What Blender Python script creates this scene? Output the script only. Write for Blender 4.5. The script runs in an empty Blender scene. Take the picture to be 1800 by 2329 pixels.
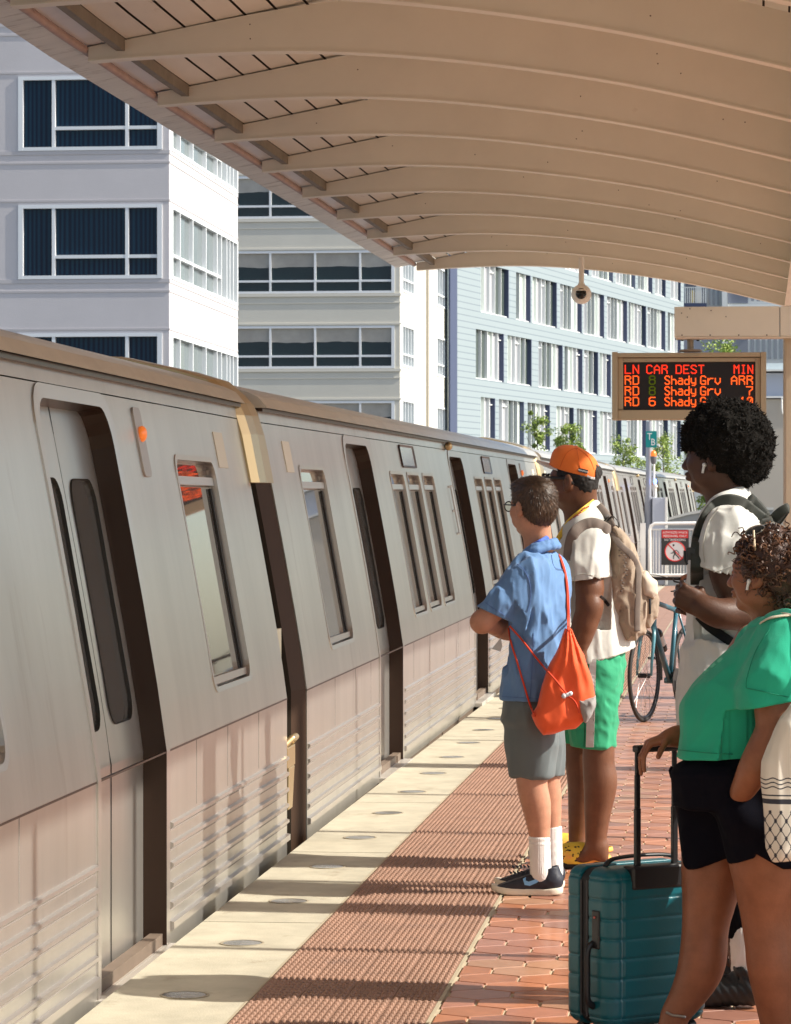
import bpy, bmesh, math, random
import numpy as np
from mathutils import Vector, Matrix
random.seed(7); RNG = np.random.default_rng(11)
D = bpy.data; S = bpy.context.scene; COL = S.collection
R = math.radians
# ------------------------------------------------------------------ camera, sky, sun, exposure
FPX = 7300.0; CX, HY = 900.0, 1155.0
YAW = math.atan(735.0/FPX); CAMZ = 1.6
cam = D.cameras.new('camera'); camo = D.objects.new('camera', cam); COL.objects.link(camo)
cam.sensor_fit = 'HORIZONTAL'; cam.sensor_width = 36; cam.lens = FPX/1800*36
cam.clip_start = 0.2; cam.clip_end = 2000
camo.location = (0, 0, CAMZ); camo.rotation_euler = (R(90)-9.5/FPX, 0, YAW)
cam.dof.use_dof = True; cam.dof.focus_distance = 13.0; cam.dof.aperture_fstop = 32.0
S.camera = camo
SUN_EL, SUN_AZ = R(39), R(-5)
w = D.worlds.new('World'); S.world = w; w.use_nodes = True
nt = w.node_tree; sky = nt.nodes.new('ShaderNodeTexSky'); sky.sky_type = 'NISHITA'; sky.sun_disc = False
sky.sun_elevation = SUN_EL; sky.sun_rotation = R(95); sky.dust_density = 1.6; sky.air_density = 1.0
bg = nt.nodes['Background']; nt.links.new(sky.outputs[0], bg.inputs[0]); bg.inputs[1].default_value = 0.135
sl = D.lights.new('sun', 'SUN'); sl.energy = 5.0; sl.angle = R(0.55); sl.color = (1.0, 0.94, 0.83)
so = D.objects.new('sun', sl); COL.objects.link(so)
sv = Vector((math.cos(SUN_EL)*math.cos(SUN_AZ), math.cos(SUN_EL)*math.sin(SUN_AZ), math.sin(SUN_EL)))
so.rotation_euler = sv.to_track_quat('Z', 'Y').to_euler(); so.location = (20, 0, 20)
S.view_settings.view_transform = 'Standard'; S.view_settings.look = 'None'
S.view_settings.gamma = 1; S.view_settings.exposure = 0.62
S.cycles.max_bounces = 8; S.cycles.diffuse_bounces = 5; S.cycles.glossy_bounces = 4
# ------------------------------------------------------------------ projection helpers (photo pixels -> world)
cY, sY = math.cos(YAW), math.sin(YAW)
def P(x, y, d):
    xc = (x-CX)/FPX*d
    return Vector((xc*cY-d*sY, xc*sY+d*cY, CAMZ-(y-HY)/FPX*d))
def PYp(x, y, Y): return P(x, y, Y/(cY+(x-CX)/FPX*sY))
def PXp(x, y, X): return P(x, y, X/((x-CX)/FPX*cY-sY))
def G(x, y, z=0): return P(x, y, (CAMZ-z)*FPX/(y-HY))
# ------------------------------------------------------------------ materials
MATS = {}
def mat(name, col, rough=.6, metal=0, var=0, vscale=3.0, bump=0, bscale=40, spec=None, coat=0, emit=None, estr=1, stretch=None, sheen=0, alpha=None, dirt=None, vc=False, trans=0, ior=1.45):
    if name in MATS: return MATS[name]
    m = D.materials.new(name); m.use_nodes = True; n = m.node_tree; b = n.nodes['Principled BSDF']
    b.inputs['Base Color'].default_value = (*col, 1); b.inputs['Roughness'].default_value = rough
    b.inputs['Metallic'].default_value = metal; b.inputs['IOR'].default_value = ior
    if spec is not None: b.inputs['Specular IOR Level'].default_value = spec
    if coat: b.inputs['Coat Weight'].default_value = coat; b.inputs['Coat Roughness'].default_value = .15
    if sheen: b.inputs['Sheen Weight'].default_value = sheen
    if trans: b.inputs['Transmission Weight'].default_value = trans
    if alpha is not None: b.inputs['Alpha'].default_value = alpha
    if emit: b.inputs['Emission Color'].default_value = (*emit, 1); b.inputs['Emission Strength'].default_value = estr
    src = None
    if var or bump or dirt:
        tc = n.nodes.new('ShaderNodeTexCoord'); mp = n.nodes.new('ShaderNodeMapping')
        n.links.new(tc.outputs['Object'], mp.inputs[0])
        if stretch: mp.inputs['Scale'].default_value = stretch
    if vc:
        a = n.nodes.new('ShaderNodeAttribute'); a.attribute_name = 'Col'; src = a.outputs['Color']
        n.links.new(src, b.inputs['Base Color'])
    if var:
        tx = n.nodes.new('ShaderNodeTexNoise'); tx.inputs['Scale'].default_value = vscale; tx.inputs['Detail'].default_value = 8; tx.inputs['Roughness'].default_value = .62
        n.links.new(mp.outputs[0], tx.inputs[0])
        mr = n.nodes.new('ShaderNodeMapRange'); mr.inputs[1].default_value = .3; mr.inputs[2].default_value = .7
        mr.inputs[3].default_value = 1-var; mr.inputs[4].default_value = 1+var
        n.links.new(tx.outputs[0], mr.inputs[0])
        mx = n.nodes.new('ShaderNodeMix'); mx.data_type = 'RGBA'; mx.blend_type = 'MULTIPLY'; mx.inputs[0].default_value = 1
        if src: n.links.new(src, mx.inputs[6])
        else: mx.inputs[6].default_value = (*col, 1)
        n.links.new(mr.outputs[0], mx.inputs[7]); src = mx.outputs[2]
        n.links.new(src, b.inputs['Base Color'])
    if dirt:  # (colour, scale, threshold) blotches
        tx = n.nodes.new('ShaderNodeTexNoise'); tx.inputs['Scale'].default_value = dirt[1]; tx.inputs['Detail'].default_value = 10; tx.inputs['Roughness'].default_value = .7
        n.links.new(mp.outputs[0], tx.inputs[0])
        mr = n.nodes.new('ShaderNodeMapRange'); mr.inputs[1].default_value = dirt[2]; mr.inputs[2].default_value = dirt[2]+.12
        n.links.new(tx.outputs[0], mr.inputs[0])
        mx = n.nodes.new('ShaderNodeMix'); mx.data_type = 'RGBA'; n.links.new(mr.outputs[0], mx.inputs[0])
        if src: n.links.new(src, mx.inputs[6])
        else: mx.inputs[6].default_value = (*col, 1)
        mx.inputs[7].default_value = (*dirt[0], 1); src = mx.outputs[2]
        n.links.new(src, b.inputs['Base Color'])
    if bump:
        tx = n.nodes.new('ShaderNodeTexNoise'); tx.inputs['Scale'].default_value = bscale; tx.inputs['Detail'].default_value = 6
        n.links.new(mp.outputs[0], tx.inputs[0])
        bp = n.nodes.new('ShaderNodeBump'); bp.inputs['Strength'].default_value = 1; bp.inputs['Distance'].default_value = bump
        n.links.new(tx.outputs[0], bp.inputs['Height']); n.links.new(bp.outputs[0], b.inputs['Normal'])
    MATS[name] = m; return m
# ------------------------------------------------------------------ mesh builder
class MB:
    def __init__(s): s.v = []; s.f = []; s.c = []
    def add(s, vs, fs, col=None):
        o = len(s.v); s.v += [tuple(v) for v in vs]; s.f += [tuple(i+o for i in f) for f in fs]
        s.c += [col]*len(fs); return s
    def quad(s, a, b, c, d, col=None): return s.add([a, b, c, d], [(0, 1, 2, 3)], col)
    def hexa(s, p, col=None):  # 8 points: bottom 4 ccw, top 4 ccw
        return s.add(p, [(3, 2, 1, 0), (4, 5, 6, 7), (0, 1, 5, 4), (1, 2, 6, 5), (2, 3, 7, 6), (3, 0, 4, 7)], col)
    def box(s, x0, x1, y0, y1, z0, z1, col=None, M=None):
        p = [Vector(q) for q in ((x0, y0, z0), (x1, y0, z0), (x1, y1, z0), (x0, y1, z0), (x0, y0, z1), (x1, y0, z1), (x1, y1, z1), (x0, y1, z1))]
        if M is not None: p = [M @ q for q in p]
        return s.hexa(p, col)
    def bar(s, a, b, w, h, up=(0, 0, 1), col=None):  # rectangular bar a->b, w sideways, h along up
        a, b = Vector(a), Vector(b); t = (b-a).normalized(); u = Vector(up); sd = t.cross(u)
        if sd.length < 1e-4: u = Vector((0, 1, 0)); sd = t.cross(u)
        sd.normalize(); u = sd.cross(t); sd *= w/2; u *= h/2
        return s.hexa([a-sd-u, a+sd-u, b+sd-u, b-sd-u, a-sd+u, a+sd+u, b+sd+u, b-sd+u], col)
    def tube(s, pts, r, n=8, col=None, caps=True, flat=1.0, ref=(0, 0, 1), closed=False):
        pts = [Vector(p) for p in pts]; N = len(pts); rs = r if hasattr(r, '__len__') else [r]*N
        o = len(s.v); prev = None
        for i, p in enumerate(pts):
            if closed: t = pts[(i+1) % N]-pts[i-1]
            else: t = pts[min(i+1, N-1)]-pts[max(i-1, 0)]
            t.normalize()
            if prev is None:
                u = Vector(ref); u = u-t*u.dot(t)
                if u.length < 1e-3: u = Vector((1, 0, 0)); u = u-t*u.dot(t)
            else: u = prev-t*prev.dot(t)
            u.normalize(); prev = u; v = t.cross(u)
            for k in range(n):
                a = 2*math.pi*k/n; s.v.append(tuple(p+u*(math.cos(a)*rs[i]*flat)+v*(math.sin(a)*rs[i])))
        M = N if closed else N-1
        for i in range(M):
            for k in range(n):
                a = o+i*n+k; b = o+i*n+(k+1) % n; j = (i+1) % N
                s.f.append((a, b, o+j*n+(k+1) % n, o+j*n+k)); s.c.append(col)
        if caps and not closed:
            s.f.append(tuple(o+k for k in range(n))[::-1]); s.f.append(tuple(o+(N-1)*n+k for k in range(n))); s.c += [col, col]
        return s
    def lathe(s, prof, n=24, M=Matrix.Identity(4), col=None):
        o = len(s.v)
        for r, z in prof:
            for k in range(n):
                a = 2*math.pi*k/n; s.v.append(tuple(M @ Vector((r*math.cos(a), r*math.sin(a), z))))
        for i in range(len(prof)-1):
            for k in range(n):
                s.f.append((o+i*n+k, o+i*n+(k+1) % n, o+(i+1)*n+(k+1) % n, o+(i+1)*n+k)); s.c.append(col)
        s.f.append(tuple(o+k for k in range(n))[::-1]); s.f.append(tuple(o+(len(prof)-1)*n+k for k in range(n))); s.c += [col, col]
        return s
    def ball(s, c, r, n=12, col=None, R3=None):
        c = Vector(c); r = r if hasattr(r, '__len__') else (r, r, r); o = len(s.v); m = n//2+1
        for i in range(m+1):
            th = math.pi*i/m
            for k in range(n):
                a = 2*math.pi*k/n; q = Vector((r[0]*math.sin(th)*math.cos(a), r[1]*math.sin(th)*math.sin(a), r[2]*math.cos(th)))
                if R3 is not None: q = R3 @ q
                s.v.append(tuple(c+q))
        for i in range(m):
            for k in range(n):
                s.f.append((o+i*n+k, o+(i+1)*n+k, o+(i+1)*n+(k+1) % n, o+i*n+(k+1) % n)); s.c.append(col)
        return s
    def prism(s, poly, mp, d0, d1, col=None):  # poly of (u,v); mp(u,v,d)->point ; d0 back, d1 front
        n = len(poly)
        return s.add([mp(u, v, d0) for u, v in poly]+[mp(u, v, d1) for u, v in poly],
                     [tuple(range(n))[::-1], tuple(range(n, 2*n))]+[(i, (i+1) % n, n+(i+1) % n, n+i) for i in range(n)], col)
    def build(s, name, m, parent=None, smooth=False, bevel=0, seg=2, vc=False, solid=0):
        me = D.meshes.new(name)
        o0 = Vector((0, 0, 0))
        me.from_pydata(s.v, [], s.f); me.materials.append(m)
        bm = bmesh.new(); bm.from_mesh(me); bmesh.ops.recalc_face_normals(bm, faces=bm.faces) if not vc else None
        if not vc: bm.to_mesh(me)
        bm.free()
        if vc:
            a = me.color_attributes.new('Col', 'FLOAT_COLOR', 'CORNER'); arr = []
            for p, c in zip(me.polygons, s.c): arr += [*(c or (1, 1, 1)), 1.0]*p.loop_total
            a.data.foreach_set('color', arr)
        if smooth: me.polygons.foreach_set('use_smooth', [True]*len(me.polygons)); 
        me.update()
        o = D.objects.new(name, me); COL.objects.link(o)
        if parent is not None: o.parent = parent; o.matrix_parent_inverse = parent_inv(parent)
        if solid:
            sm = o.modifiers.new('solid', 'SOLIDIFY'); sm.thickness = solid; sm.offset = 0
        if bevel:
            bv = o.modifiers.new('bevel', 'BEVEL'); bv.width = bevel; bv.segments = seg; bv.limit_method = 'ANGLE'; bv.angle_limit = R(40)
            if smooth is False: me.polygons.foreach_set('use_smooth', [False]*len(me.polygons))
        if smooth == 'auto':
            es = me.edges; me.set_sharp_from_angle(angle=R(35))
        return o
WROOT = set()   # things whose parts are written in world coordinates
def parent_inv(p):
    q = p
    while q.parent is not None: q = q.parent
    if q.name in WROOT and p.parent is None: return Matrix.Translation(p.location).inverted()
    return Matrix.Identity(4)
def tag(o, label=None, cat=None, group=None, kind=None):
    if label: o['label'] = label
    if cat: o['category'] = cat
    if group: o['group'] = group
    if kind: o['kind'] = kind
    return o
def empty(name, loc=(0, 0, 0), label=None, cat=None, group=None):
    o = D.objects.new(name, None); COL.objects.link(o); o.location = loc; o.empty_display_size = .2
    return tag(o, label, cat, group)
def copy_tree(o, parent=None):
    c = o.copy(); COL.objects.link(c)
    if parent is not None: c.parent = parent
    for ch in list(o.children): copy_tree(ch, c)
    return c
def ident(u, v, d): return Vector((u, v, d))
# wall with rectangular / rounded openings.  mp(u,v,d)->point, d>0 outward
def wall_holes(mb, u0, u1, v0, v1, holes, mp, usub=None, vcuts=(), d=0):
    us = sorted(set([u0, u1]+[h[i] for h in holes for i in (0, 1) if u0 < h[i] < u1]+list(usub or [])))
    vs = sorted(set([v0, v1]+[h[i] for h in holes for i in (2, 3) if v0 < h[i] < v1]+[c for c in vcuts if v0 < c < v1]))
    idx = {}
    def vid(u, v):
        k = (round(u, 5), round(v, 5))
        if k not in idx: idx[k] = len(mb.v); mb.v.append(tuple(mp(u, v, d)))
        return idx[k]
    for i in range(len(us)-1):
        for j in range(len(vs)-1):
            cu, cv = (us[i]+us[i+1])/2, (vs[j]+vs[j+1])/2
            if any(h[0] < cu < h[1] and h[2] < cv < h[3] for h in holes): continue
            mb.f.append((vid(us[i], vs[j]), vid(us[i+1], vs[j]), vid(us[i+1], vs[j+1]), vid(us[i], vs[j+1]))); mb.c.append(None)
def rrect(u0, u1, v0, v1, r, n=5, vc=()):
    pts = []
    for cx, cy, a0 in ((u1-r, v0+r, -90), (u1-r, v1-r, 0), (u0+r, v1-r, 90), (u0+r, v0+r, 180)):
        for k in range(n+1):
            a = R(a0+90*k/n); pts.append((cx+r*math.cos(a), cy+r*math.sin(a)))
    return pts
def corner_fans(mb, u0, u1, v0, v1, r, mp, n=5, d=0):
    for (ux, vy, cx, cy, a0) in ((u1, v0, u1-r, v0+r, -90), (u1, v1, u1-r, v1-r, 0), (u0, v1, u0+r, v1-r, 90), (u0, v0, u0+r, v0+r, 180)):
        arc = [(cx+r*math.cos(R(a0+90*k/n)), cy+r*math.sin(R(a0+90*k/n))) for k in range(n+1)]
        for k in range(n): mb.add([mp(ux, vy, d), mp(*arc[k], d), mp(*arc[k+1], d)], [(0, 1, 2)])
def reveal(mb, pts, mp, d0, d1):
    n = len(pts)
    for i in range(n):
        a, b = pts[i], pts[(i+1) % n]
        mb.quad(mp(*a, d0), mp(*b, d0), mp(*b, d1), mp(*a, d1))
def densify(pts, vcut):  # insert a point where the outline crosses a v level
    out = []
    for i in range(len(pts)):
        a, b = pts[i], pts[(i+1) % len(pts)]; out.append(a)
        if (a[1]-vcut)*(b[1]-vcut) < -1e-9:
            t = (vcut-a[1])/(b[1]-a[1]); out.append((a[0]+t*(b[0]-a[0]), vcut))
    return out
def text_mesh(mb, s, size, mp, d0=0, d1=.004, align='LEFT', xs=1.0):
    cu = D.curves.new('txt', 'FONT'); cu.body = s; cu.size = size; cu.align_x = align; cu.resolution_u = 2
    o = D.objects.new('txt', cu); COL.objects.link(o)
    dg = bpy.context.evaluated_depsgraph_get(); me = D.meshes.new_from_object(o.evaluated_get(dg))
    vs = [(v.co.x*xs, v.co.y) for v in me.vertices]; fs = [tuple(p.vertices) for p in me.polygons]
    mb.add([mp(u, v, d1) for u, v in vs], fs)
    D.objects.remove(o); D.curves.remove(cu); D.meshes.remove(me)
# ------------------------------------------------------------------ track curve: sideways drift to the right far down the line
CP = [(-40, 0), (12, 0), (16, .015), (20, .04), (28, .10), (37.4, .18), (45, .24), (53, .30), (59.4, .36), (66, .43), (72, .52), (78, .62), (90, .90), (101, 1.3), (115, 2.0), (140, 3.8)]
def curve(y):
    for (a, ca), (b, cb) in zip(CP, CP[1:]):
        if a <= y <= b: t = (y-a)/(b-a); return ca+(cb-ca)*t
    return CP[-1][1]
def cs(y, n=3):  # smoothed
    return sum(curve(y+k*1.5) for k in range(-n, n+1))/(2*n+1)
YS = [-6+1.5*i for i in range(52)]
# ground far below and the track bed
m_ground = mat('ground_mat', (.16, .15, .13), .9, var=.25, vscale=.3, bump=.02, bscale=3)
g = MB(); g.quad((-900, -300, -3.0), (900, -300, -3.0), (900, 1500, -3.0), (-900, 1500, -3.0)); tag(g.build('ground', m_ground), 'grey street level ground below the station', None, None, 'structure')
m_ballast = mat('ballast', (.20, .18, .16), .95, var=.35, vscale=18, bump=.03, bscale=25)
g = MB()
for a, b in zip(YS, YS[1:]+[120.0]):
    ca, cb = cs(a), cs(b)
    g.quad((-9+ca, a, -1.15), (-2.0+ca, a, -1.15), (-2.0+cb, b, -1.15), (-9+cb, b, -1.15))
tag(g.build('track_bed', m_ballast), 'gravel track bed beneath the train', None, None, 'structure')
# platform body
PEND = 66.0
YP = [y for y in YS if y < PEND]+[PEND]
m_conc = mat('granite_edge_mat', (.43, .395, .305), .82, var=.16, vscale=5, bump=.0015, bscale=120, dirt=((.30, .255, .185), 3.2, .57), stretch=(1.0, .8, 1))
m_side = mat('platform_side_mat', (.25, .23, .20), .9, var=.2)
g = MB()
for a, b in zip(YP, YP[1:]):
    ca, cb = cs(a), cs(b)
    g.quad((-1.52+ca, a, -.0065), (6+ca, a, -.0065), (6+cb, b, -.0065), (-1.52+cb, b, -.0065))
    g.quad((-1.9+ca, a, -1.15), (-1.9+ca, a, -.16), (-1.9+cb, b, -.16), (-1.9+cb, b, -1.15))
g.quad((-1.9+cs(PEND), PEND, -1.15), (6+cs(PEND), PEND, -1.15), (6+cs(PEND), PEND, -.0065), (-1.9+cs(PEND), PEND, -.0065))
m_grout = mat('grout_mat', (.50, .43, .31), .9, var=.15, vscale=20)
tag(g.build('platform_base', m_grout), 'pale mortar bed of the station platform', None, None, 'structure')
# granite edge slabs with joints, cut around the round lights by laying the lights on top
slab = 2.53; y0 = 14.80-slab*8
g = MB(); k = 0
while y0+k*slab < PEND:
    a, b = y0+k*slab+.006, min(y0+(k+1)*slab-.006, PEND); n = 3
    for i in range(n):
        p, q = a+(b-a)*i/n, a+(b-a)*(i+1)/n; ca, cb = cs(p), cs(q)
        g.hexa([Vector((-1.99+ca, p, -.16)), Vector((-1.525+ca, p, -.16)), Vector((-1.525+cb, q, -.16)), Vector((-1.99+cb, q, -.16)),
                Vector((-1.99+ca, p, 0)), Vector((-1.525+ca, p, 0)), Vector((-1.525+cb, q, 0)), Vector((-1.99+cb, q, 0))])
    k += 1
tag(g.build('platform_edge', m_conc, bevel=0), 'pale granite slabs along the platform edge', None, None, 'structure')
# tactile strip with real studs
m_tact = mat('tactile_mat', (.285, .165, .115), .68, var=.2, vscale=7, bump=.0008, bscale=150, dirt=((.20, .12, .09), 3.5, .55))
g = MB()
for a, b in zip(YP, YP[1:]):
    ca, cb = cs(a), cs(b)
    for i in range(4):
        x0 = -1.515+i*.1525; x1 = x0+.150
        g.hexa([Vector((x0+ca, a, -.02)), Vector((x1+ca, a, -.02)), Vector((x1+cb, b, -.02)), Vector((x0+cb, b, -.02)),
                Vector((x0+ca, a, .002)), Vector((x1+ca, a, .002)), Vector((x1+cb, b, .002)), Vector((x0+cb, b, .002))])
yy = 8.6; row = 0
vs = []; fs = []
while yy < 40:
    c0 = cs(yy)
    for i in range(4):
        for j in range(7):
            x = -1.515+i*.1525+.0125+j*.0207+(.0104 if row % 2 else 0)*0 + c0
            o = len(vs); r0, r1, h = .0096, .0055, .0080
            for (r, z) in ((r0, .002), (r1, .002+h)):
                for q in range(6):
                    an = q*math.pi/3; vs.append((x+r*math.cos(an), yy+r*1.5*math.sin(an), z))
            fs += [(o+q, o+(q+1) % 6, o+6+(q+1) % 6, o+6+q) for q in range(6)]+[tuple(o+6+q for q in range(6))]
    yy += .057; row += 1
g.add(vs, fs)
tag(g.build('tactile_strip', m_tact), 'brown studded tactile paving strip beside the granite edge', None, None, 'structure')
g = MB()
for x0, x1 in ((-1.524, -1.516), (-.905, -.893)):
    for a, b in zip(YP, YP[1:]):
        ca, cb = cs(a), cs(b)
        g.quad((x0+ca, a, .003), (x1+ca, a, .003), (x1+cb, b, .003), (x0+cb, b, .003))
tag(g.build('paving_trim', mat('trim_strip', (.40, .34, .24), .7, var=.1)), 'thin pale trims along both sides of the tactile strip', None, None, 'structure')
# hexagonal quarry tiles
m_tile = mat('tile_mat', (.4, .18, .1), .44, coat=.2, vc=True, var=.14, vscale=11, bump=.0006, bscale=30, dirt=((.25, .13, .085), 5.0, .64))
g = MB(); W = .2065; rowp = .1788; half = W/2-.0042; t = rowp/1.5; 
ri = 0; y = 8.2
while y < PEND-.15:
    n = int(7/W)
    c0 = cs(y)
    for i in range(n):
        x = -.885+W*(i+(.5 if ri % 2 else 0))
        if y > 20 and x > 3.4: break
        br = random.uniform(.80, 1.14); q = random.random()
        base = (.42, .165, .082) if q < .5 else ((.36, .155, .10) if q < .8 else ((.40, .21, .125) if q < .93 else (.30, .14, .10)))
        fz = min(.35, max(0, (y-13)*.03)); base = tuple(b*(1-fz)+c*fz for b, c in zip(base, (.36, .25, .20)))  # far tiles blended paler: grazing glare painted into their colour
        col = tuple(b*br for b in base)
        hw = half; vt = t-.0045; vh = t/2-.0005
        pts = [(hw, -vh), (hw, vh), (0, vt), (-hw, vh), (-hw, -vh), (0, -vt)]
        if i == 0 and ri % 2 == 0: pts = [(hw, -vh), (hw, vh), (0, vt), (-.001, vt), (-.001, -vt), (0, -vt)]
        tz = random.uniform(-.0005, .0005)
        if y < 26:
            b1 = .0035; sc = 1-b1/(W/2)
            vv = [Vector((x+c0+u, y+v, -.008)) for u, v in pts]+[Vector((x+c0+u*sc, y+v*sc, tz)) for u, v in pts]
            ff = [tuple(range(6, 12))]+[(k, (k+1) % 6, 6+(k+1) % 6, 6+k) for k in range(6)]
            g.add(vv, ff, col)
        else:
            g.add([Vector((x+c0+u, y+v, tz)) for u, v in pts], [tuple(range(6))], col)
    y += rowp; ri += 1
tag(g.build('platform_paving', m_tile, vc=True), 'terracotta hexagonal tiles covering the platform', None, None, 'structure')
# round edge lights
m_lens = mat('edge_light_lens', (.20, .20, .19), .22, var=.3, vscale=30); m_rim = mat('edge_light_rim', (.30, .26, .19), .6, metal=.0)
lg = empty('platform_light', (0, 0, 0), 'round unlit light set flush in the granite edge', 'platform light', 'round lights along the platform edge')
g = MB(); g.lathe([(.082, .0), (.082, .0035), (.075, .0035), (.075, .001)], 28); g.build('rim', m_rim, lg)
g = MB(); g.lathe([(.0, .0015), (.072, .0015), (.070, .0028), (.0, .0034)][::-1][:2]+[(.072, .001)], 28); g.build('lens', m_lens, lg)
y = 10.40
for k in range(26):
    o = lg if k == 0 else copy_tree(lg)
    o.location = (-1.745+cs(y), y, 0); y += 1.263
    o['label'] = ['round grey light in the granite edge nearest the camera, in the shadow', 'round grey light second from the camera in the granite edge',
                  'round light in the sunny granite with a dark far rim, third from the camera', 'round light in the granite edge just past the third one'][k] if k < 4 else 'small round light farther along the granite platform edge'

# ------------------------------------------------------------------ the train
m_steel = mat('stainless_mat', (.56, .535, .495), .29, metal=.80, var=.09, vscale=2.2, stretch=(1, 1.6, .22), bump=.0011, bscale=2.2, dirt=((.44, .40, .36), 1.6, .60))
m_rib = mat('stainless_rib', (.56, .52, .49), .28, metal=.8)
m_roof = mat('train_roof_mat', (.60, .55, .47), .34, metal=.6, var=.1)
m_bronze = mat('bronze_reveal', (.036, .018, .011), .34, metal=.25)
m_gold = mat('bronze_hood', (.50, .37, .20), .32, metal=.75)
m_rubber = mat('gap_rubber', (.030, .023, .016), .8, spec=.15)
m_tglass = mat('train_glass', (.40, .385, .36), .03, metal=.8)
m_dark = mat('black_seal', (.02, .018, .016), .5)
m_skirt = mat('train_skirt', (.20, .15, .115), .5, metal=.3, var=.15)
m_plate = mat('beige_plate', (.62, .56, .44), .5)
m_amber = mat('amber_lamp', (.75, .18, .03), .3, emit=(1, .22, .03), estr=.25)
m_red = mat('red_seat', (.45, .06, .05), .6)
LEN = 21.24
def prof(z):  # x offset of the side skin at height z
    if z < .70: return 0.0
    if z < 2.02: return -.235*((z-.70)/1.32)**1.12
    return -.235-.2*(z-2.02)
def nrm(z):
    dz = .01; dx = prof(z+dz)-prof(z-dz); return Vector((2*dz, 0, -dx)).normalized()
def tm(u, v, d):  # u along car, v height, d outward
    n = nrm(v); return Vector((prof(v)+n.x*d, u, v+n.z*d))
DOORS = [3.87, 10.72, 17.27]; DW = .63
def build_car():
    root = empty('train_car', (0, 0, 0), 'x', 'train car', 'cars of the silver metro train')
    holes = []; wins = []
    for c in DOORS: holes.append((c-DW, c+DW, -.02, 1.97))
    wins += [(1.1, 2.1)]
    wins += [(5.50+1.08*k, 6.35+1.08*k) for k in range(3)]+[(12.25+1.12*k, 13.1+1.12*k) for k in range(3)]
    wins += [(LEN-2.03, LEN-1.03)]
    wh = [(a, b, .86, 1.80) for a, b in wins]
    sq = [(6.30-.31, 6.30+.31, 1.80+.13, 1.80+.13)]
    sqs = [(5.55, 6.20, 1.90-.0, 1.99)]
    sqs = []
    for c in (6.35, 14.9): sqs.append((c-.45, c+.45, 1.835, 2.0))
    allh = holes+wh
    body = MB(); vc = [.70]+[.70+1.32*i/8 for i in range(1, 8)]
    wall_holes(body, 0, LEN, -.05, 2.02, allh, tm, usub=[LEN*i/12 for i in range(1, 12)], vcuts=vc)
    for h in wh: corner_fans(body, *h, .07, tm)
    for h in holes: 
        for (ux, cx, a0) in ((h[1], h[1]-.14, 0), (h[0], h[0]+.14, 90)):
            arc = [(cx+.14*math.cos(R(a0+90*k/6)), 1.97-.14+.14*math.sin(R(a0+90*k/6))) for k in range(7)]
            for k in range(6): body.add([tm(ux, 1.97, 0), tm(*arc[k], 0), tm(*arc[k+1], 0)], [(0, 1, 2)])
    # top band, far side, floor, ends
    body.quad(tm(0, 2.025, 0), tm(LEN, 2.025, 0), tm(LEN, 2.085, 0), tm(0, 2.085, 0))
    FW = -3.05
    body.quad((FW, 0, -.05), (FW, LEN, -.05), (FW, LEN, .7), (FW, 0, .7)); body.quad((FW, 0, .7), (FW, LEN, .7), (FW+.25, LEN, 2.085), (FW+.25, 0, 2.085))
    for yv in (0.0, LEN):
        zs = [-.05, .7, 1.2, 1.7, 2.02, 2.085]
        near = [Vector((prof(z), yv, z)) for z in zs]; far = [Vector((FW-prof(z), yv, z)) for z in zs]
        body.add(near+far[::-1], [tuple(range(12))])
    body.build('body', m_steel, root, smooth=False)
    g = MB(); g.quad((0, 0, -.05), (0, LEN, -.05), (FW, LEN, -.05), (FW, 0, -.05)); g.box(FW+.2, -.04, .2, LEN-.2, -.9, -.055); g.build('underframe', m_dark, root)
    # roof shell with gutter
    rp = [(-.20, 2.095), (-.215, 2.115), (-.245, 2.150), (-.30, 2.175), (-.50, 2.235), (-.85, 2.31), (-1.525, 2.36)]
    rp = rp+[(FW-x, z) for x, z in rp[::-1][1:]]
    g = MB()
    for (a, az), (b, bz) in zip(rp, rp[1:]): g.quad((a, 0, az), (a, LEN, az), (b, LEN, bz), (b, 0, bz))
    for yv in (0, LEN): g.add([Vector((x, yv, z)) for x, z in rp], [tuple(range(len(rp)))])
    g.build('roof', m_roof, root, smooth='auto')
    g = MB(); g.box(-.30, -.222, 0, LEN, 2.078, 2.096)
    for z in (.695,): g.box(prof(z)-.01, .0015, 0, LEN, z-.004, z+.003)
    g.build('gutter_seam', m_bronze, root)
    g = MB()
    for q in (1.1, 2.0, 2.75, 5.2, 6.3, 7.4, 8.5, 9.5, 12.1, 13.2, 14.3, 15.4, 18.6, 19.4, 20.3): g.box(-.01, .0012, q, q+.006, .44, .69)
    for q in (2.7, 5.0, 9.1, 12.0, 15.9, 18.5): g.prism([(q, .71), (q+.006, .71), (q+.006, 2.01), (q, 2.01)], lambda u, v, d: tm(u, v, d), -.004, .0012) if False else None
    g.build('panel_seams', mat('seam_shade_grey', (.24, .21, .19), .5), root)
    # corrugation ribs
    g = MB(); gd = MB()
    segs = []; p = 0
    for c in DOORS: segs.append((p, c-DW-.07)); p = c+DW+.07
    segs.append((p, LEN))
    for a, b in segs:
        for i in range(5):
            z = .415-.0745*i
            pr = [(-.002, z+.013), (.014, z+.008), (.015, z-.004), (.006, z-.013), (-.002, z-.0145)]
            g.prism(pr, lambda u, v, d: Vector((u, d, v)), a+.02, b-.02); gd.box(-.004, .0016, a+.02, b-.02, z-.021, z-.0145)
        g.prism([(-.002, .06), (.018, .055), (.018, .028), (-.002, .022)], lambda u, v, d: Vector((u, d, v)), a+.01, b-.01)
    g.build('corrugation', m_rib, root); gd.build('rib_shade_lines', mat('seam_shade_grey', (.10, .085, .075), .6), root)  # dark strips beneath each rib paint in its shade
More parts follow.
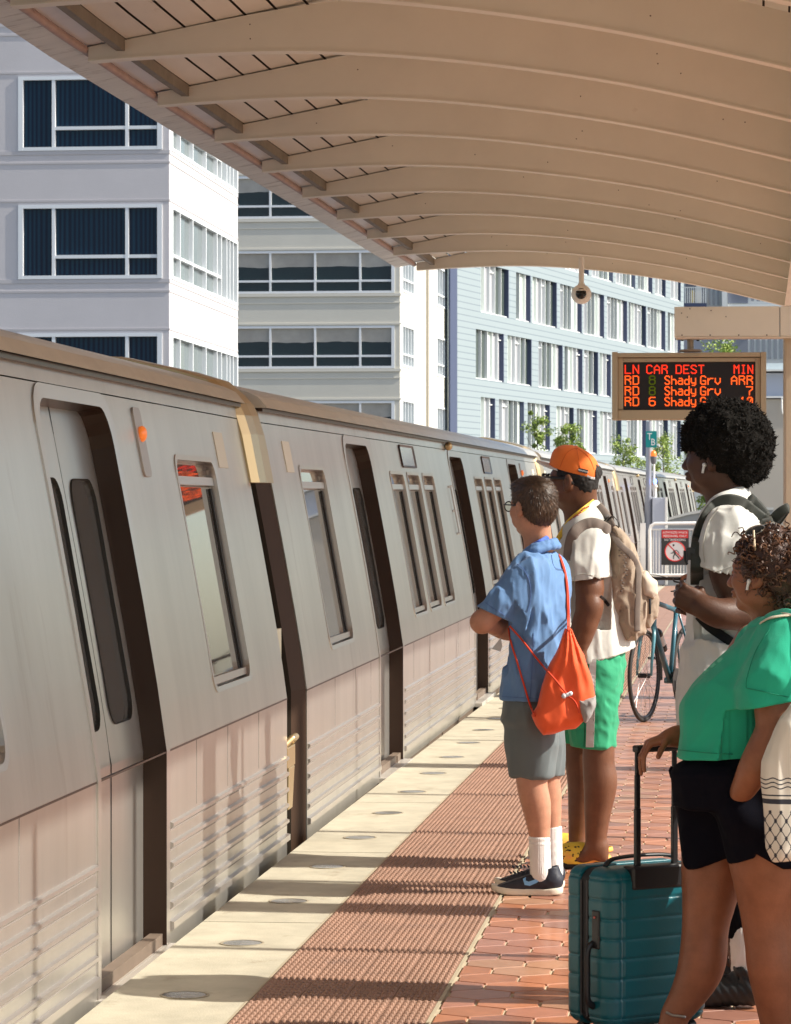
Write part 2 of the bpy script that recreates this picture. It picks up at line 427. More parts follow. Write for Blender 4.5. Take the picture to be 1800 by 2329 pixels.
    g = MB(); g.box(-.06, -.012, 0, LEN, -.62, .022)
    for i in range(7):
        a = 1.2+3.05*i; g.box(-.012, -.004, a, a+.02, -.19, .02)
    g.build('skirt', m_skirt, root)
    # doors
    for c in DOORS:
        dr = MB()
        for s in (-1, 1):
            u0, u1 = (c-DW, c-.004) if s < 0 else (c+.004, c+DW)
            wu0, wu1 = (u0+.11, u1-.085) if s < 0 else (u0+.085, u1-.11)
            wall_holes(dr, u0, u1, -.02, 1.98, [(wu0, wu1, .84, 1.72)], tm, vcuts=vc, d=-.085)
            corner_fans(dr, wu0, wu1, .84, 1.72, .09, tm, d=-.085)
        do = dr.build('door', m_steel, root)
        gl = MB(); fr = MB()
        for s in (-1, 1):
            u0, u1 = (c-DW, c-.004) if s < 0 else (c+.004, c+DW)
            wu0, wu1 = (u0+.11, u1-.085) if s < 0 else (u0+.085, u1-.11)
            pts = densify(rrect(wu0, wu1, .84, 1.72, .09), .7)
            gl.add([tm(u, v, -.094) for u, v in pts], [tuple(range(len(pts)))]); reveal(fr, pts, tm, -.098, -.078)
        g2 = MB(); g2.quad(tm(c-.006, -.02, -.083), tm(c+.006, -.02, -.083), tm(c+.006, .7, -.083), tm(c-.006, .7, -.083)); g2.quad(tm(c-.006, .7, -.083), tm(c+.006, .7, -.083), tm(c+.006, 1.98, -.083), tm(c-.006, 1.98, -.083))
        fr.v_off = 0
        o = gl.build('pane', m_tglass, do); o = fr.build('pane_seal', m_dark, do); g2.build('door_seam', m_dark, do)
        # reveal of the opening
        pts = [(c-DW, -.02)]+[(c-DW, .35), (c-DW, .70)]+[(c-DW, .7+.1129*k) for k in range(1, 10)]
        arcL = [(c-DW+.14+.14*math.cos(R(a)), 1.83+.14*math.sin(R(a))) for a in (180, 160, 140, 120, 105, 90)]
        arcR = [(c+DW-.14+.14*math.cos(R(a)), 1.83+.14*math.sin(R(a))) for a in (90, 75, 60, 40, 20, 0)]
        path = [(c-DW, -.02), (c-DW, .35), (c-DW, .699), (c-DW, .95), (c-DW, 1.25), (c-DW, 1.55)]+arcL+arcR+[(c+DW, 1.55), (c+DW, 1.25), (c+DW, .95), (c+DW, .699), (c+DW, .35), (c+DW, -.02)]
        g = MB()
        for a, b in zip(path, path[1:]): g.quad(tm(*a, .004), tm(*b, .004), tm(*b, -.12), tm(*a, -.12))
        g.build('door_reveal', m_bronze, root, smooth='auto')
        g = MB()   # raised steel frame round the opening
        cc = (c, 1.0)
        outp = [(c+(u-c)*1.10, v+(.05 if v > 1.8 else 0)) for u, v in path]
        for a, b, oa, ob in zip(path, path[1:], outp, outp[1:]):
            g.quad(tm(*a, .004), tm(*b, .004), tm(*ob, .006), tm(*oa, .006)); g.quad(tm(*oa, .006), tm(*ob, .006), tm(*ob, -.001), tm(*oa, -.001))
        g.build('door_frame', m_rib, root, smooth='auto')
        g = MB(); g.box(-.10, .055, c-DW-.08, c+DW+.08, -.055, -.022); g.box(.055, .062, c-DW-.08, c+DW+.08, -.085, -.018)
        g.build('door_sill', mat('sill_steel', (.62, .58, .52), .35, metal=.5), root, bevel=.003)
    # windows
    for k, (a, b) in enumerate(wins):
        pts = rrect(a, b, .86, 1.80, .07)
        g = MB(); reveal(g, pts, tm, .003, -.045)
        out = [((u-(a+b)/2)*1.07+(a+b)/2, (v-1.33)*1.045+1.33) for u, v in pts]; n = len(pts)
        for i in range(n):
            j = (i+1) % n; g.quad(tm(*pts[i], .003), tm(*pts[j], .003), tm(*out[j], .005), tm(*out[i], .005)); g.quad(tm(*out[i], .005), tm(*out[j], .005), tm(*out[j], -.001), tm(*out[i], -.001))
        wo = g.build('window', m_rib, root, smooth='auto')
        for za, zb_, m1 in ((1.70, 1.735, .005), (.87, .90, .02)): g = MB(); g.prism([(a+m1, za), (b-m1, za), (b-m1, zb_), (a+m1, zb_)], tm, -.03, -.012); g.build('sash_bar', m_rib, wo)
        g = MB(); g.add([tm(u, v, -.035) for u, v in pts], [tuple(range(n))]); g.build('pane', m_tglass, wo)
        g = MB(); g.prism([(b-.045, .88), (b-.012, .88), (b-.012, 1.69), (b-.045, 1.69)], tm, -.034, -.025); g.build('pane_seal', m_dark, wo)
    # small number windows
    for c in (6.85, 13.9):
        pts = rrect(c-.42, c+.42, 1.835+.035, 1.975+.035, .03)
        pts = rrect(c-.42, c+.42, 1.865, 1.995, .03)
        g = MB(); out = [((u-c)*1.12+c, (v-1.93)*1.22+1.93) for u, v in pts]; n = len(pts)
        for i in range(n):
            j = (i+1) % n; g.quad(tm(*pts[i], .003), tm(*pts[j], .003), tm(*out[j], .012), tm(*out[i], .012)); g.quad(tm(*out[i], .012), tm(*out[j], .012), tm(*out[j], -.001), tm(*out[i], -.001))
        fo = g.build('display_window', m_bronze, root)
        g = MB(); g.add([tm(u, v, .004) for u, v in pts], [tuple(range(n))]); g.build('pane', mat('display_pane', (.32, .31, .30), .12), fo)
    # door closer bolts, grab rail, marker lamp, plates, camera
    g = MB()
    for dy in (9.62,): 
        g.tube([tm(dy, 1.72, .02), tm(dy, 1.35, .02)], .008, 6)
        for z in (1.72, 1.53, 1.35): g.tube([tm(dy-.05, z, .0), tm(dy+.05, z, .022)], .01, 6)
    g.build('grab_rail', m_rib, root)
    g = MB(); g.ball(tm(10.0, 2.045, .03), .035, 10); g.build('marker_camera', m_gold, root, smooth=True)
    for (c, z0, z1) in ((.75, 1.78, 1.94), (LEN-.75, 1.78, 1.94)):
        g = MB(); g.prism([(c-.13, z0), (c+.13, z0), (c+.13, z1), (c-.13, z1)], tm, -.002, .004); g.build('number_plate', m_plate, root)
    g = MB(); g.prism(rrect(LEN-2.83, LEN-2.67, 1.72, 1.99, .03), tm, -.001, .008); lp = g.build('lamp_housing', mat('lamp_plate', (.40, .35, .32), .4, metal=.6), root)
    g = MB(); g.ball(tm(LEN-2.75, 1.885, .012), (.02, .045, .032), 12); g.build('marker_lamp', m_amber, lp, smooth=True)
    # car-end bellows post, gold hood above
    g = MB(); 
    zz = [-.6, .70, .9, 1.1, 1.3, 1.5, 1.7, 1.9]
    for z0, z1 in zip(zz, zz[1:]):
        for q in range(9):
            u0 = LEN-.01+.075*q; dd = -.06-.03*(q % 2)
            g.quad(tm(u0, z0, dd), tm(u0+.06, z0, dd-.02), tm(u0+.06, z1, dd-.02), tm(u0, z1, dd)); g.quad(tm(u0+.06, z0, dd-.02), tm(u0+.075, z0, -.09+.03*(q % 2)), tm(u0+.075, z1, -.09+.03*(q % 2)), tm(u0+.06, z1, dd-.02))
    g.build('gap_curtain', m_rubber, root)
    g = MB()
    for z0, z1 in zip(zz, zz[1:]): g.quad(tm(LEN+.60, z0, -.07), tm(LEN+.715, z0, -.002), tm(LEN+.715, z1, -.002), tm(LEN+.60, z1, -.07))
    g.build('gap_edge', mat('gap_bronze', (.045, .024, .014), .6, spec=.2), root)
    hp = []
    g = MB()
    rr = .055
    sec = [(0, 0), (0.0, rr*.9), (.010, rr*1.5), (.035, rr*2.2), (.06, rr*2.6)]
    path = [(1.72, 0), (1.95, 0), (2.04, -.01), (2.10, -.035), (2.15, -.08), (2.19, -.15), (2.235, -.3), (2.30, -.6)]
    prev = None
    for (z, xo) in path:
        x = prof(min(z, 2.05))+xo+.01
        ring = [Vector((x-.10, LEN-.03, z)), Vector((x+.0, LEN-.03, z)), Vector((x+.035, LEN+.01, z)), Vector((x+.055, LEN+.10, z)), Vector((x+.06, LEN+.28, z)), Vector((x+.045, LEN+.42, z)), Vector((x+.01, LEN+.52, z)), Vector((x-.10, LEN+.56, z))]
        if xo < -.1: ring = [v+Vector((0, 0, .02)) for v in ring]
        if prev:
            for i in range(7): g.quad(prev[i], prev[i+1], ring[i+1], ring[i])
        else: g.add(ring, [tuple(range(8))])
        prev = ring
    g.build('gap_hood', m_gold, root, smooth='auto')
    g = MB()  # safety chain bracket
    g.box(-.06, .0, LEN+.03, LEN+.30, .36, .46); g.tube([(-.03, LEN+.06, .46), (0.01, LEN+.10, .5), (.01, LEN+.24, .5), (-.03, LEN+.28, .46)], .018, 8); g.hexa([Vector(q) for q in ((-.06, LEN+.06, .16), (0, LEN+.06, .16), (0, LEN+.2, .16), (-.06, LEN+.2, .16), (-.06, LEN+.1, .36), (0, LEN+.1, .36), (0, LEN+.28, .36), (-.06, LEN+.28, .36))])
    g.build('coupling_bracket', m_gold, root, bevel=.006)
    g = MB(); g.box(-.08, -.06, LEN+.06, LEN+.24, .82, 1.02); g.build('warning_plate', mat('cream_plate', (.62, .60, .45), .5), root)
    return root
# end positions along the line (start y of each car)
PITCH = 21.96
starts = [15.80-PITCH, 15.80, 15.80+PITCH, 15.80+2*PITCH, 15.80+3*PITCH]
car0 = build_car()
LBL = ['nearest silver train car, with an amber lamp beside its last window', 'second silver train car, behind the two men, right after the bronze gap hood', 'third silver train car from the camera, beginning beyond the man in the orange cap', 'fourth silver train car from the camera, far along the curve', 'last silver train car, farthest off behind the lamp pole']
for k, ys in enumerate(starts):
    o = car0 if k == 0 else copy_tree(car0)
    a, b = cs(ys), cs(ys+LEN)
    o.location = (-2.05+a, ys, .0+max(0, ys-15.5)*.0045)
    o.rotation_euler = (.0045 if k > 0 else 0, 0, -math.atan2(b-a, LEN)); o['label'] = LBL[k]
# ------------------------------------------------------------------ canopy
m_can = mat('canopy_paint', (.80, .745, .63), .5, var=.05, vscale=1.5, dirt=((.66, .58, .46), 3.0, .66))
m_can2 = mat('canopy_panel', (.78, .72, .61), .55, var=.08, vscale=1.2, stretch=(2, .4, 1), dirt=((.42, .34, .25), 2.2, .62))
m_soff = mat('soffit_grey', (.74, .71, .67), .35, var=.10, vscale=2)
m_purl = mat('purlin_brown', (.21, .175, .13), .6, var=.2, vscale=6)
m_pink = mat('eave_pipe', (.47, .31, .25), .55, var=.15, vscale=6)
m_fasc = mat('fascia_metal', (.72, .68, .60), .42, metal=.0, var=.10, vscale=2, dirt=((.36, .30, .22), 4.5, .54), stretch=(.6, 2.2, 1))
m_seam = mat('dark_seam', (.04, .03, .02), .8)
def cc(y): return 0.022*max(0, y-18.4)
def ccr(y): return 0.012*max(0, y-18.4)
def CX_(x, y):  # sideways shift, stronger at the eave
    t = min(1, max(0, (-x+.6)/4.2)); return x+cc(y)*t+ccr(y)*(1-t)
XB = [(-3.64, 4.20), (-3.30, 4.222), (-2.86, 4.24), (-2.4, 4.245), (-1.85, 4.215), (-1.3, 4.155), (-.72, 4.067), (-.27, 3.977), (.42, 3.81), (.70, 3.735)]
XT = [(-3.64, 4.275), (-3.30, 4.335), (-2.86, 4.42), (-2.4, 4.50), (-1.85, 4.545), (-1.3, 4.50), (-.72, 4.42), (-.27, 4.26), (.42, 4.08), (.70, 4.005)]
root = empty('platform_canopy', (0, 0, 0), 'beige station canopy with arched ribs over the platform edge', 'canopy')
def cub(tab, x):
    xs = [p[0] for p in tab]; zs = [p[1] for p in tab]
    return float(np.interp(x, xs, zs))
xs = [-3.64+4.34*i/40 for i in range(41)]
def smooth_tab(tab, x): return sum(cub(tab, min(.70, max(-3.64, x+k*.06))) for k in range(-4, 5))/9
RIBY = [18.4+2.06*k for k in range(-9, 9)]
ribn = 0
for Y in RIBY:
    g = MB(); sec = []
    for x in xs:
        zb = smooth_tab(XB, x) if abs(x-.7) > .3 and abs(x+3.64) > .3 else cub(XB, x); zt = smooth_tab(XT, x) if abs(x+3.64) > .3 else cub(XT, x)
        X = CX_(x, Y); sec.append([Vector((X, Y-.05, zb)), Vector((X, Y-.05, zt)), Vector((X, Y+.05, zt)), Vector((X, Y+.05, zb))])
    for a, b in zip(sec, sec[1:]):
        for k in range(4): g.quad(a[k], a[(k+1) % 4], b[(k+1) % 4], b[k])
        g.hexa([a[0]+Vector((0, -.03, -.012)), a[3]+Vector((0, .03, -.012)), b[3]+Vector((0, .03, -.012)), b[0]+Vector((0, -.03, -.012)),
                a[0]+Vector((0, -.03, 0)), a[3]+Vector((0, .03, 0)), b[3]+Vector((0, .03, 0)), b[0]+Vector((0, -.03, 0))]) if ribn > 99 else None
    for a, b in zip(sec, sec[1:]):
        A0, A3, B0, B3 = a[0]+Vector((0, -.010, .001)), a[3]+Vector((0, .010, .001)), b[0]+Vector((0, -.010, .001)), b[3]+Vector((0, .010, .001)); dn = Vector((0, 0, -.010))
        g.quad(A0+dn, B0+dn, B3+dn, A3+dn); g.quad(A0, B0, B0+dn, A0+dn); g.quad(A3, B3, B3+dn, A3+dn); g.quad(A0, B0, a[0].lerp(b[0], 1), a[0])
    g.add(sec[0], [(0, 1, 2, 3)]); g.add(sec[-1], [(0, 1, 2, 3)])
    g.build('rib', m_can, root)
gb = MB(); rgb = random.Random(6)
for Y in RIBY[7:]:
    for k in range(5):
        x = rgb.uniform(-3.0, .3); zb, zt = smooth_tab(XB, x), smooth_tab(XT, x); z = rgb.uniform(zb+.04, zt-.03); gb.ball((CX_(x, Y), Y-.051, z), (.0045, .003, .0045), 6)
gb.build('rivets', mat('rivet_brown', (.16, .12, .085), .7), root)
# deck: from the eave up to the ridge and over the right wing
DY = [-3+2.06*i for i in range(20)]; DY = [y for y in DY if y < 34.88]+[34.93]
def strip(name, m, x0, z0, x1, z1, dz=0.0, sub=1):
    g = MB()
    for a, b in zip(DY, DY[1:]):
        g.quad(Vector((CX_(x0, a), a, z0+dz)), Vector((CX_(x1, a), a, z1+dz)), Vector((CX_(x1, b), b, z1+dz)), Vector((CX_(x0, b), b, z0+dz)))
    return g.build(name, m, root)
def dz_at(x):  # deck underside
    return float(np.interp(x, [-3.66, -3.30, -2.26, -1.0, .7, 2.45], [4.283, 4.343, 4.545, 4.78, 5.02, 4.30]))
strip('soffit', m_soff, -3.66, 4.283, -3.44, dz_at(-3.44))
g = MB()
x = -3.43
while x < .7:
    x1 = x+.160
    for a, b in zip(DY, DY[1:]):
        g.quad(Vector((CX_(x, a), a, dz_at(x))), Vector((CX_(x1, a), a, dz_at(x1))), Vector((CX_(x1, b), b, dz_at(x1))), Vector((CX_(x, b), b, dz_at(x))))
    x += .176
g.build('roof_panels', m_can2, root)
g = MB()
for a, b in zip(DY, DY[1:]):
    for (p, q) in ((-3.66, -2.26), (-2.26, -1), (-1, .7), (.7, 2.45)):
        g.quad(Vector((CX_(p, a), a, dz_at(p)+.03)), Vector((CX_(q, a), a, dz_at(q)+.03)), Vector((CX_(q, b), b, dz_at(q)+.03)), Vector((CX_(p, b), b, dz_at(p)+.03)))
g.build('roof_deck', m_seam, root)
strip('right_wing_panel', m_can2, .72, 5.00, 2.45, 4.285)
# steel purlin
g = MB()
for a, b in zip(DY, DY[1:]):
    x0, z0 = -3.44, dz_at(-3.44)
    g.bar((CX_(x0, a), a, z0-.035), (CX_(x0, b), b, z0-.035), .012, .07)
    g.bar((CX_(x0-.02, a), a, z0-.068), (CX_(x0-.02, b), b, z0-.068), .045, .006)
g.build('purlin', m_purl, root)
g = MB(); n = 0
pts = [Vector((CX_(-3.675, y), y, 4.262)) for y in DY]; g.tube(pts, .026, 8); g.build('eave_pipe', m_pink, root, smooth=True)
# outer fascia: sloping corrugated sheet
g = MB(); y = -2.0
while y < 34.9:
    y1 = min(y+.12, 34.93); o = 0
    a, b = y, y1
    p = lambda x, yy, z: Vector((CX_(x, yy), yy, z))
    g.quad(p(-3.70, a, 4.262+o), p(-3.70, b, 4.262+o), p(-3.875+o, b, 4.228), p(-3.875+o, a, 4.228))
    g.quad(p(-3.875+o, a, 4.228), p(-3.875+o, b, 4.228), p(-3.895+o, b, 4.40), p(-3.895+o, a, 4.40))
    y = y1
g.build('fascia', m_fasc, root)
# valley beam, columns
g = MB()
for a, b in zip(DY, DY[1:]):
    ca, cb = ccr(a), ccr(b)
    g.hexa([Vector(q) for q in ((.50+ca, a, 3.70), (1.05+ca, a, 3.70), (1.05+cb, b, 3.70), (.50+cb, b, 3.70), (.62+ca, a, 4.3), (1.0+ca, a, 4.3), (1.0+cb, b, 4.3), (.62+cb, b, 4.3))])
g.build('valley_beam', m_can, root)
m_col = mat('column_paint', (.52, .43, .31), .5, var=.06, vscale=1.2)
for Y in (27.0,):
    g = MB(); x0 = .54; g.box(x0, x0+.36, Y-.18, Y+.18, 0, 3.28); g.build('column', m_col, root, bevel=.02)
    g = MB(); g.lathe([(.13, 3.28), (.13, 3.72)], 20, Matrix.Translation((x0+.2, Y, 0))); g.build('column_neck', mat('neck_steel', (.25, .23, .2), .5), root, smooth='auto')
    # sign arm
    pa = PYp(1535, 700, 26.8); pb = PYp(1774, 766, 26.8)
    g = MB(); g.box(pa.x, pb.x-.004, 26.66, 26.94, pb.z, pa.z); g.box(pb.x+.002, pb.x+.4, 26.655, 26.945, pb.z, pa.z)
    g.box(pa.x+.01, pb.x+.3, 26.67, 26.93, pb.z-.012, pb.z-.002)
    g.build('sign_arm', m_can, root, bevel=.004)
    g = MB()
    for q in (1552, 1616, 1681, 1745): 
        c = PYp(q, 762, 26.64); g.ball(c, .006, 6)
    for q, r_ in ((1551, 712), (1564, 721), (1652, 720), (1570, 702), (1618, 706)):
        g.ball(PYp(q, r_, 26.65), .005, 6)
    g.build('rivets', m_seam, root)
for Y in (19.5, 12.4, 5.3):
    g = MB(); g.box(1.9, 2.2, Y-.15, Y+.15, 0, 4.9); g.build('column', m_col, root, bevel=.02)
# windscreen mullions carrying the right wing (their shadows cross the platform)
for k in range(-3, 10):
    Y = 13.25+2.1*k
    if abs(Y-19.5) < .4: continue
    g = MB(); g.box(2.6, 2.65, Y-.03, Y+.03, 0, 4.9); g.build('mullion', m_col, root)
# dome camera on its pipe
cm = empty('dome_camera', PYp(1323, 640, 34.0), 'round white dome camera hanging from the end of the canopy', 'security camera')
c0 = cm.location
def at0(o, v): return Vector(v)-o.location
g = MB(); top = PYp(1323, 606, 34.0)-c0; bot = PYp(1323, 655, 34.0)-c0
g.tube([top+Vector((0, 0, .10)), top, bot], .028, 10); g.lathe([(.035, 0), (.05, -.05)], 14, Matrix.Translation(bot+Vector((0, 0, .05))))
m_cw = mat('camera_white', (.84, .78, .70), .45)
g.build('pipe', m_cw, cm, smooth='auto')
g = MB(); cc0 = PYp(1323, 669, 34.0)-c0; g.ball(cc0, (.108, .108, .105), 24); g.build('housing', m_cw, cm, smooth=True)
g = MB(); g.ball(cc0+Vector((0, -.052, 0)), (.068, .072, .068), 20); g.build('dome', mat('dome_black', (.015, .013, .012), .06), cm, smooth=True)
g = MB(); g.tube([cc0+Vector((-.09, -.07, .035)), cc0+Vector((0, -.118, .038)), cc0+Vector((.09, -.07, .035))], .008, 6); g.build('trim_band', m_cw, cm)
# ------------------------------------------------------------------ arrivals sign
SY = 26.9
sg = empty('arrivals_sign', PYp(1568, 878, SY), 'beige framed electronic sign listing train arrivals in red letters', 'display sign')
so_ = sg.location.copy()
def sp(x, y, d=0): return PYp(x, y, SY)-so_+Vector((0, -d, 0))
m_sf = mat('sign_frame', (.47, .38, .25), .5, var=.04); m_sf2 = mat('sign_frame_lit', (.56, .48, .33), .5)
g = MB()
def sbox(g, x0, x1, y0, y1, d0, d1):
    a = sp(x0, y1); b = sp(x1, y0); g.box(a.x, b.x, -d1, -d0, a.z, b.z)
sbox(g, 1393, 1743.5, 801, 954.5, -.22, -.03); sbox(g, 1393, 1406, 801, 954.5, -.03, .05); sbox(g, 1731, 1743.5, 801, 954.5, -.03, .05)
sbox(g, 1406.5, 1730.5, 801.5, 813, -.03, .045); sbox(g, 1406.5, 1730.5, 932, 954, -.03, .03)
sbox(g, 1406.5, 1418, 813.3, 931.8, -.03, .01); sbox(g, 1719, 1730.5, 813.3, 931.8, -.03, .01); sbox(g, 1418.2, 1718.8, 813.3, 823.5, -.03, .01)
g.build('frame', m_sf, sg, bevel=.003)
g = MB(); sbox(g, 1417.5, 1719.5, 823, 932.5, -.06, -.012); g.build('screen', mat('led_screen', (.012, .010, .014), .35), sg)
g = MB(); a = sp(1571, 800); b = sp(1571, 768); g.tube([a, b+Vector((0, 0, .01))], .028, 12); g.lathe([(.10, 0), (.09, .018)], 20, Matrix.Translation(a)); g.build('hanger', mat('hanger_metal', (.30, .25, .19), .5, metal=.3), sg, smooth='auto')
g = MB(); a = sp(1536, 770); b = sp(1601, 766.5); g.box(a.x, b.x, .02, .22, a.z, b.z); g.tube([sp(1552, 770)+Vector((0, .1, 0)), sp(1552, 774)+Vector((0, .1, 0))], .012, 6); g.tube([sp(1588, 770)+Vector((0, .1, 0)), sp(1588, 774)+Vector((0, .1, 0))], .012, 6); g.build('hanger_plate', m_seam, sg)
GL = {'L': [[(0, 7), (0, 0), (4, 0)]], 'N': [[(0, 0), (0, 7), (4, 0), (4, 7)]], 'C': [[(4, 6), (3, 7), (1, 7), (0, 6), (0, 1), (1, 0), (3, 0), (4, 1)]],
 'A': [[(0, 0), (0, 5), (2, 7), (4, 5), (4, 0)], [(0, 3), (4, 3)]], 'R': [[(0, 0), (0, 7), (3, 7), (4, 6), (4, 5), (3, 4), (0, 4)], [(2, 4), (4, 2), (4, 0)]],
 'D': [[(0, 0), (0, 7), (3, 7), (4, 6), (4, 1), (3, 0), (0, 0)]], 'E': [[(4, 7), (0, 7), (0, 0), (4, 0)], [(0, 3.6), (3, 3.6)]],
 'S': [[(4, 6), (3, 7), (1, 7), (0, 6), (0, 5), (1, 4), (3, 3), (4, 2), (4, 1), (3, 0), (1, 0), (0, 1)]], 'T': [[(0, 7), (4, 7)], [(2, 7), (2, 0)]],
 'M': [[(0, 0), (0, 7), (2, 4.5), (4, 7), (4, 0)]], 'I': [[(1, 7), (3, 7)], [(2, 7), (2, 0)], [(1, 0), (3, 0)]],
 'h': [[(0, 7), (0, 0)], [(0, 4), (3, 4), (4, 3), (4, 0)]], 'a': [[(1, 5), (3, 5), (4, 4), (4, 0)], [(4, 3), (1, 3), (0, 2), (0, 1), (1, 0), (3, 0), (4, 1)]],
 'd': [[(4, 7), (4, 0), (1, 0), (0, 1), (0, 3), (1, 4), (4, 4)]], 'y': [[(0, 5), (0, 2), (1, 1), (4, 1)], [(4, 5), (4, 0), (3, -1), (1, -1)]],
 'G': [[(4, 6), (3, 7), (1, 7), (0, 6), (0, 1), (1, 0), (4, 0), (4, 3), (2, 3)]], 'r': [[(0, 5), (0, 0)], [(0, 3), (2, 5), (4, 5)]],
 'v': [[(0, 5), (0, 2), (2, 0), (4, 2), (4, 5)]], '1': [[(1, 6), (2, 7), (2, 0)], [(1, 0), (3, 0)]], '0': [[(1, 0), (0, 1), (0, 6), (1, 7), (3, 7), (4, 6), (4, 1), (3, 0), (1, 0)], [(0.6, 1), (3.4, 6)]],
 '6': [[(4, 7), (1, 7), (0, 6), (0, 1), (1, 0), (3, 0), (4, 1), (4, 3), (3, 4), (0, 4)]], '7': [[(0, 7), (4, 7), (4, 5), (2, 3), (2, 0)]],
 '8': [[(1, 4), (0, 5), (0, 6), (1, 7), (3, 7), (4, 6), (4, 5), (3, 4), (1, 4), (0, 3), (0, 1), (1, 0), (3, 0), (4, 1), (4, 3), (3, 4)]]}
def led(g, s, x0, x1, yt, yb):  # zoom-6 pixel box
    n = len(s); zx = lambda q: 1350+q/3.75; zy = lambda q: 600+q/3.75
    cell = (x1-x0)/(n*6-2)*1.0; h = (yb-yt)/7
    for i, ch in enumerate(s):
        for pl in GL[ch]:
            P2 = [(x0+6*cell*i+px*cell, yb-py*h) for px, py in pl]
            for a, b in zip(P2, P2[1:]):
                A = sp(zx(a[0]), zy(a[1]), -.008); B = sp(zx(b[0]), zy(b[1]), -.008); t = (B-A).normalized()*.0055
                g.bar(A-t*.8, B+t*.8, .0095, .004, up=(0, 1, 0))
def word(s, x0, x1, yt, yb, m, nm): g = MB(); led(g, s, x0, x1, yt, yb); g.build(nm, m, sg)
m_lr = mat('led_red', (.3, .02, .0), .5, emit=(1, .035, .012), estr=.85); m_lo = mat('led_orange', (.3, .05, .0), .5, emit=(1, .11, .015), estr=.95); m_ld = mat('led_dim', (.03, .04, .0), .5, emit=(.10, .13, .0), estr=.45)
for s_, a_, b_ in (('LN', 273, 386), ('CAR', 457, 630), ('DEST', 708, 943), ('MIN', 1203, 1360)): word(s_, a_, b_, 865, 933, m_lr, 'heading_word')
for (yt, yb, car, mn) in ((957, 1026, '8', 'ARR'), (1048, 1117, '8', '7'), (1139, 1208, '6', '10')):
    w_ = {'ARR': 1180, '7': 1308, '10': 1255}[mn]
    for s_, a_, b_ in (('RD', 273, 386), (car, 479, 527), ('Shady', 613, 873), ('Grv', 917, 1083), (mn, w_, 1358)): word(s_, a_, b_, yt, yb, m_ld if s_ == '8' else m_lo, 'arrival_word')
# ------------------------------------------------------------------ buildings
m_b1 = mat('b1_stucco', (.56, .53, .535), .85, var=.05, vscale=.6, bump=.003, bscale=30)
m_b1s = m_b1
m_wf = mat('window_frame_white', (.74, .76, .77), .45)
m_b2 = mat('b2_stucco', (.60, .575, .50), .85, var=.05, vscale=.5)
def curtain_mat():
    m = D.materials.new('curtain_glass'); m.use_nodes = True; n = m.node_tree; b = n.nodes['Principled BSDF']
    tc = n.nodes.new('ShaderNodeTexCoord'); wv = n.nodes.new('ShaderNodeTexWave'); wv.inputs['Scale'].default_value = 1.6; wv.inputs['Distortion'].default_value = 3.5; wv.inputs['Detail'].default_value = 3
    mp = n.nodes.new('ShaderNodeMapping'); mp.inputs['Scale'].default_value = (1.6, 1.6, .06); n.links.new(tc.outputs['Object'], mp.inputs[0]); n.links.new(mp.outputs[0], wv.inputs[0])
    cr = n.nodes.new('ShaderNodeMix'); cr.data_type = 'RGBA'; cr.inputs[6].default_value = (.003, .008, .026, 1); cr.inputs[7].default_value = (.008, .032, .060, 1)
    n.links.new(wv.outputs[0], cr.inputs[0]); n.links.new(cr.outputs[2], b.inputs['Base Color']); b.inputs['Roughness'].default_value = .12; b.inputs['Specular IOR Level'].default_value = .18
    return m
m_cg = curtain_mat()
m_g2 = mat('office_glass', (.012, .030, .034), .06, spec=.9, ior=1.5)
m_glite = mat('bright_glass', (.15, .18, .185), .08, spec=.8)
def facade(parent, mp, u0, u1, v0, v1, holes, m, depth=.15):
    g = MB(); wall_holes(g, u0, u1, v0, v1, holes, mp); 
    for h in holes: reveal(g, [(h[0], h[2]), (h[1], h[2]), (h[1], h[3]), (h[0], h[3])], mp, 0, -depth)
    return g.build('wall', m, parent)
def window(parent, mp, h, vert, horiz, fr=.06, depth=.12, glass=None, fm=None, mw=None, trans_only=None):
    u0, u1, v0, v1 = h; g = MB(); q = lambda a, b, c, d, d0=-depth, d1=.03: g.prism([(a, c), (b, c), (b, d), (a, d)], mp, d0, d1)
    q(u0-fr*.4, u0+fr, v0, v1); q(u1-fr, u1+fr*.4, v0, v1); q(u0+fr, u1-fr, v0, v0+fr, d1=.028); q(u0+fr, u1-fr, v1-fr, v1, d1=.028)
    mw = mw or fr
    for x in vert: q(x-mw/2, x+mw/2, v0+fr, v1-fr, d1=.02)
    for z, a, b in horiz: q(a, b, z-mw/2, z+mw/2, d1=.015)
    o = g.build('window', fm or m_wf, parent)
    g = MB(); g.quad(mp(u0, v0, -depth+.02), mp(u1, v0, -depth+.02), mp(u1, v1, -depth+.02), mp(u0, v1, -depth+.02)); g.build('pane', glass or m_g2, o)
    return o
# building 1 (left, closest)
b1 = empty('office_building', (0, 0, 0), 'grey stucco building with dark blue curtained windows at the left', 'building')
YB = 81.0
u_c = PYp(385, 400, YB).x
mf = lambda u, v, d: Vector((u, YB-d, v))
holes = []; zrow = []
for k in range(-2, 4):
    zt = PYp(200, 465, YB).z+3.295*(k-0); zb = PYp(200, 634, YB).z+3.295*k; zrow.append((zb, zt))
    holes.append((PYp(45, 500, YB).x, PYp(366, 500, YB).x, zb, zt))
facade(b1, mf, -40, u_c, -3, 24, holes, m_b1)
for h in holes:
    a, b = PYp(122, 500, YB).x, PYp(289, 500, YB).x; zt_ = h[2]+(h[3]-h[2])*.30
    window(b1, mf, h, [a, b], [(zt_, a, h[1]-.1)], fr=.09, glass=m_cg, mw=.085)
mside = lambda u, v, d: Vector((u_c+d, u, v))
L1 = PXp(541, 700, u_c).y
sh = [(YB+.35, L1-.15, zb, zt) for zb, zt in zrow]
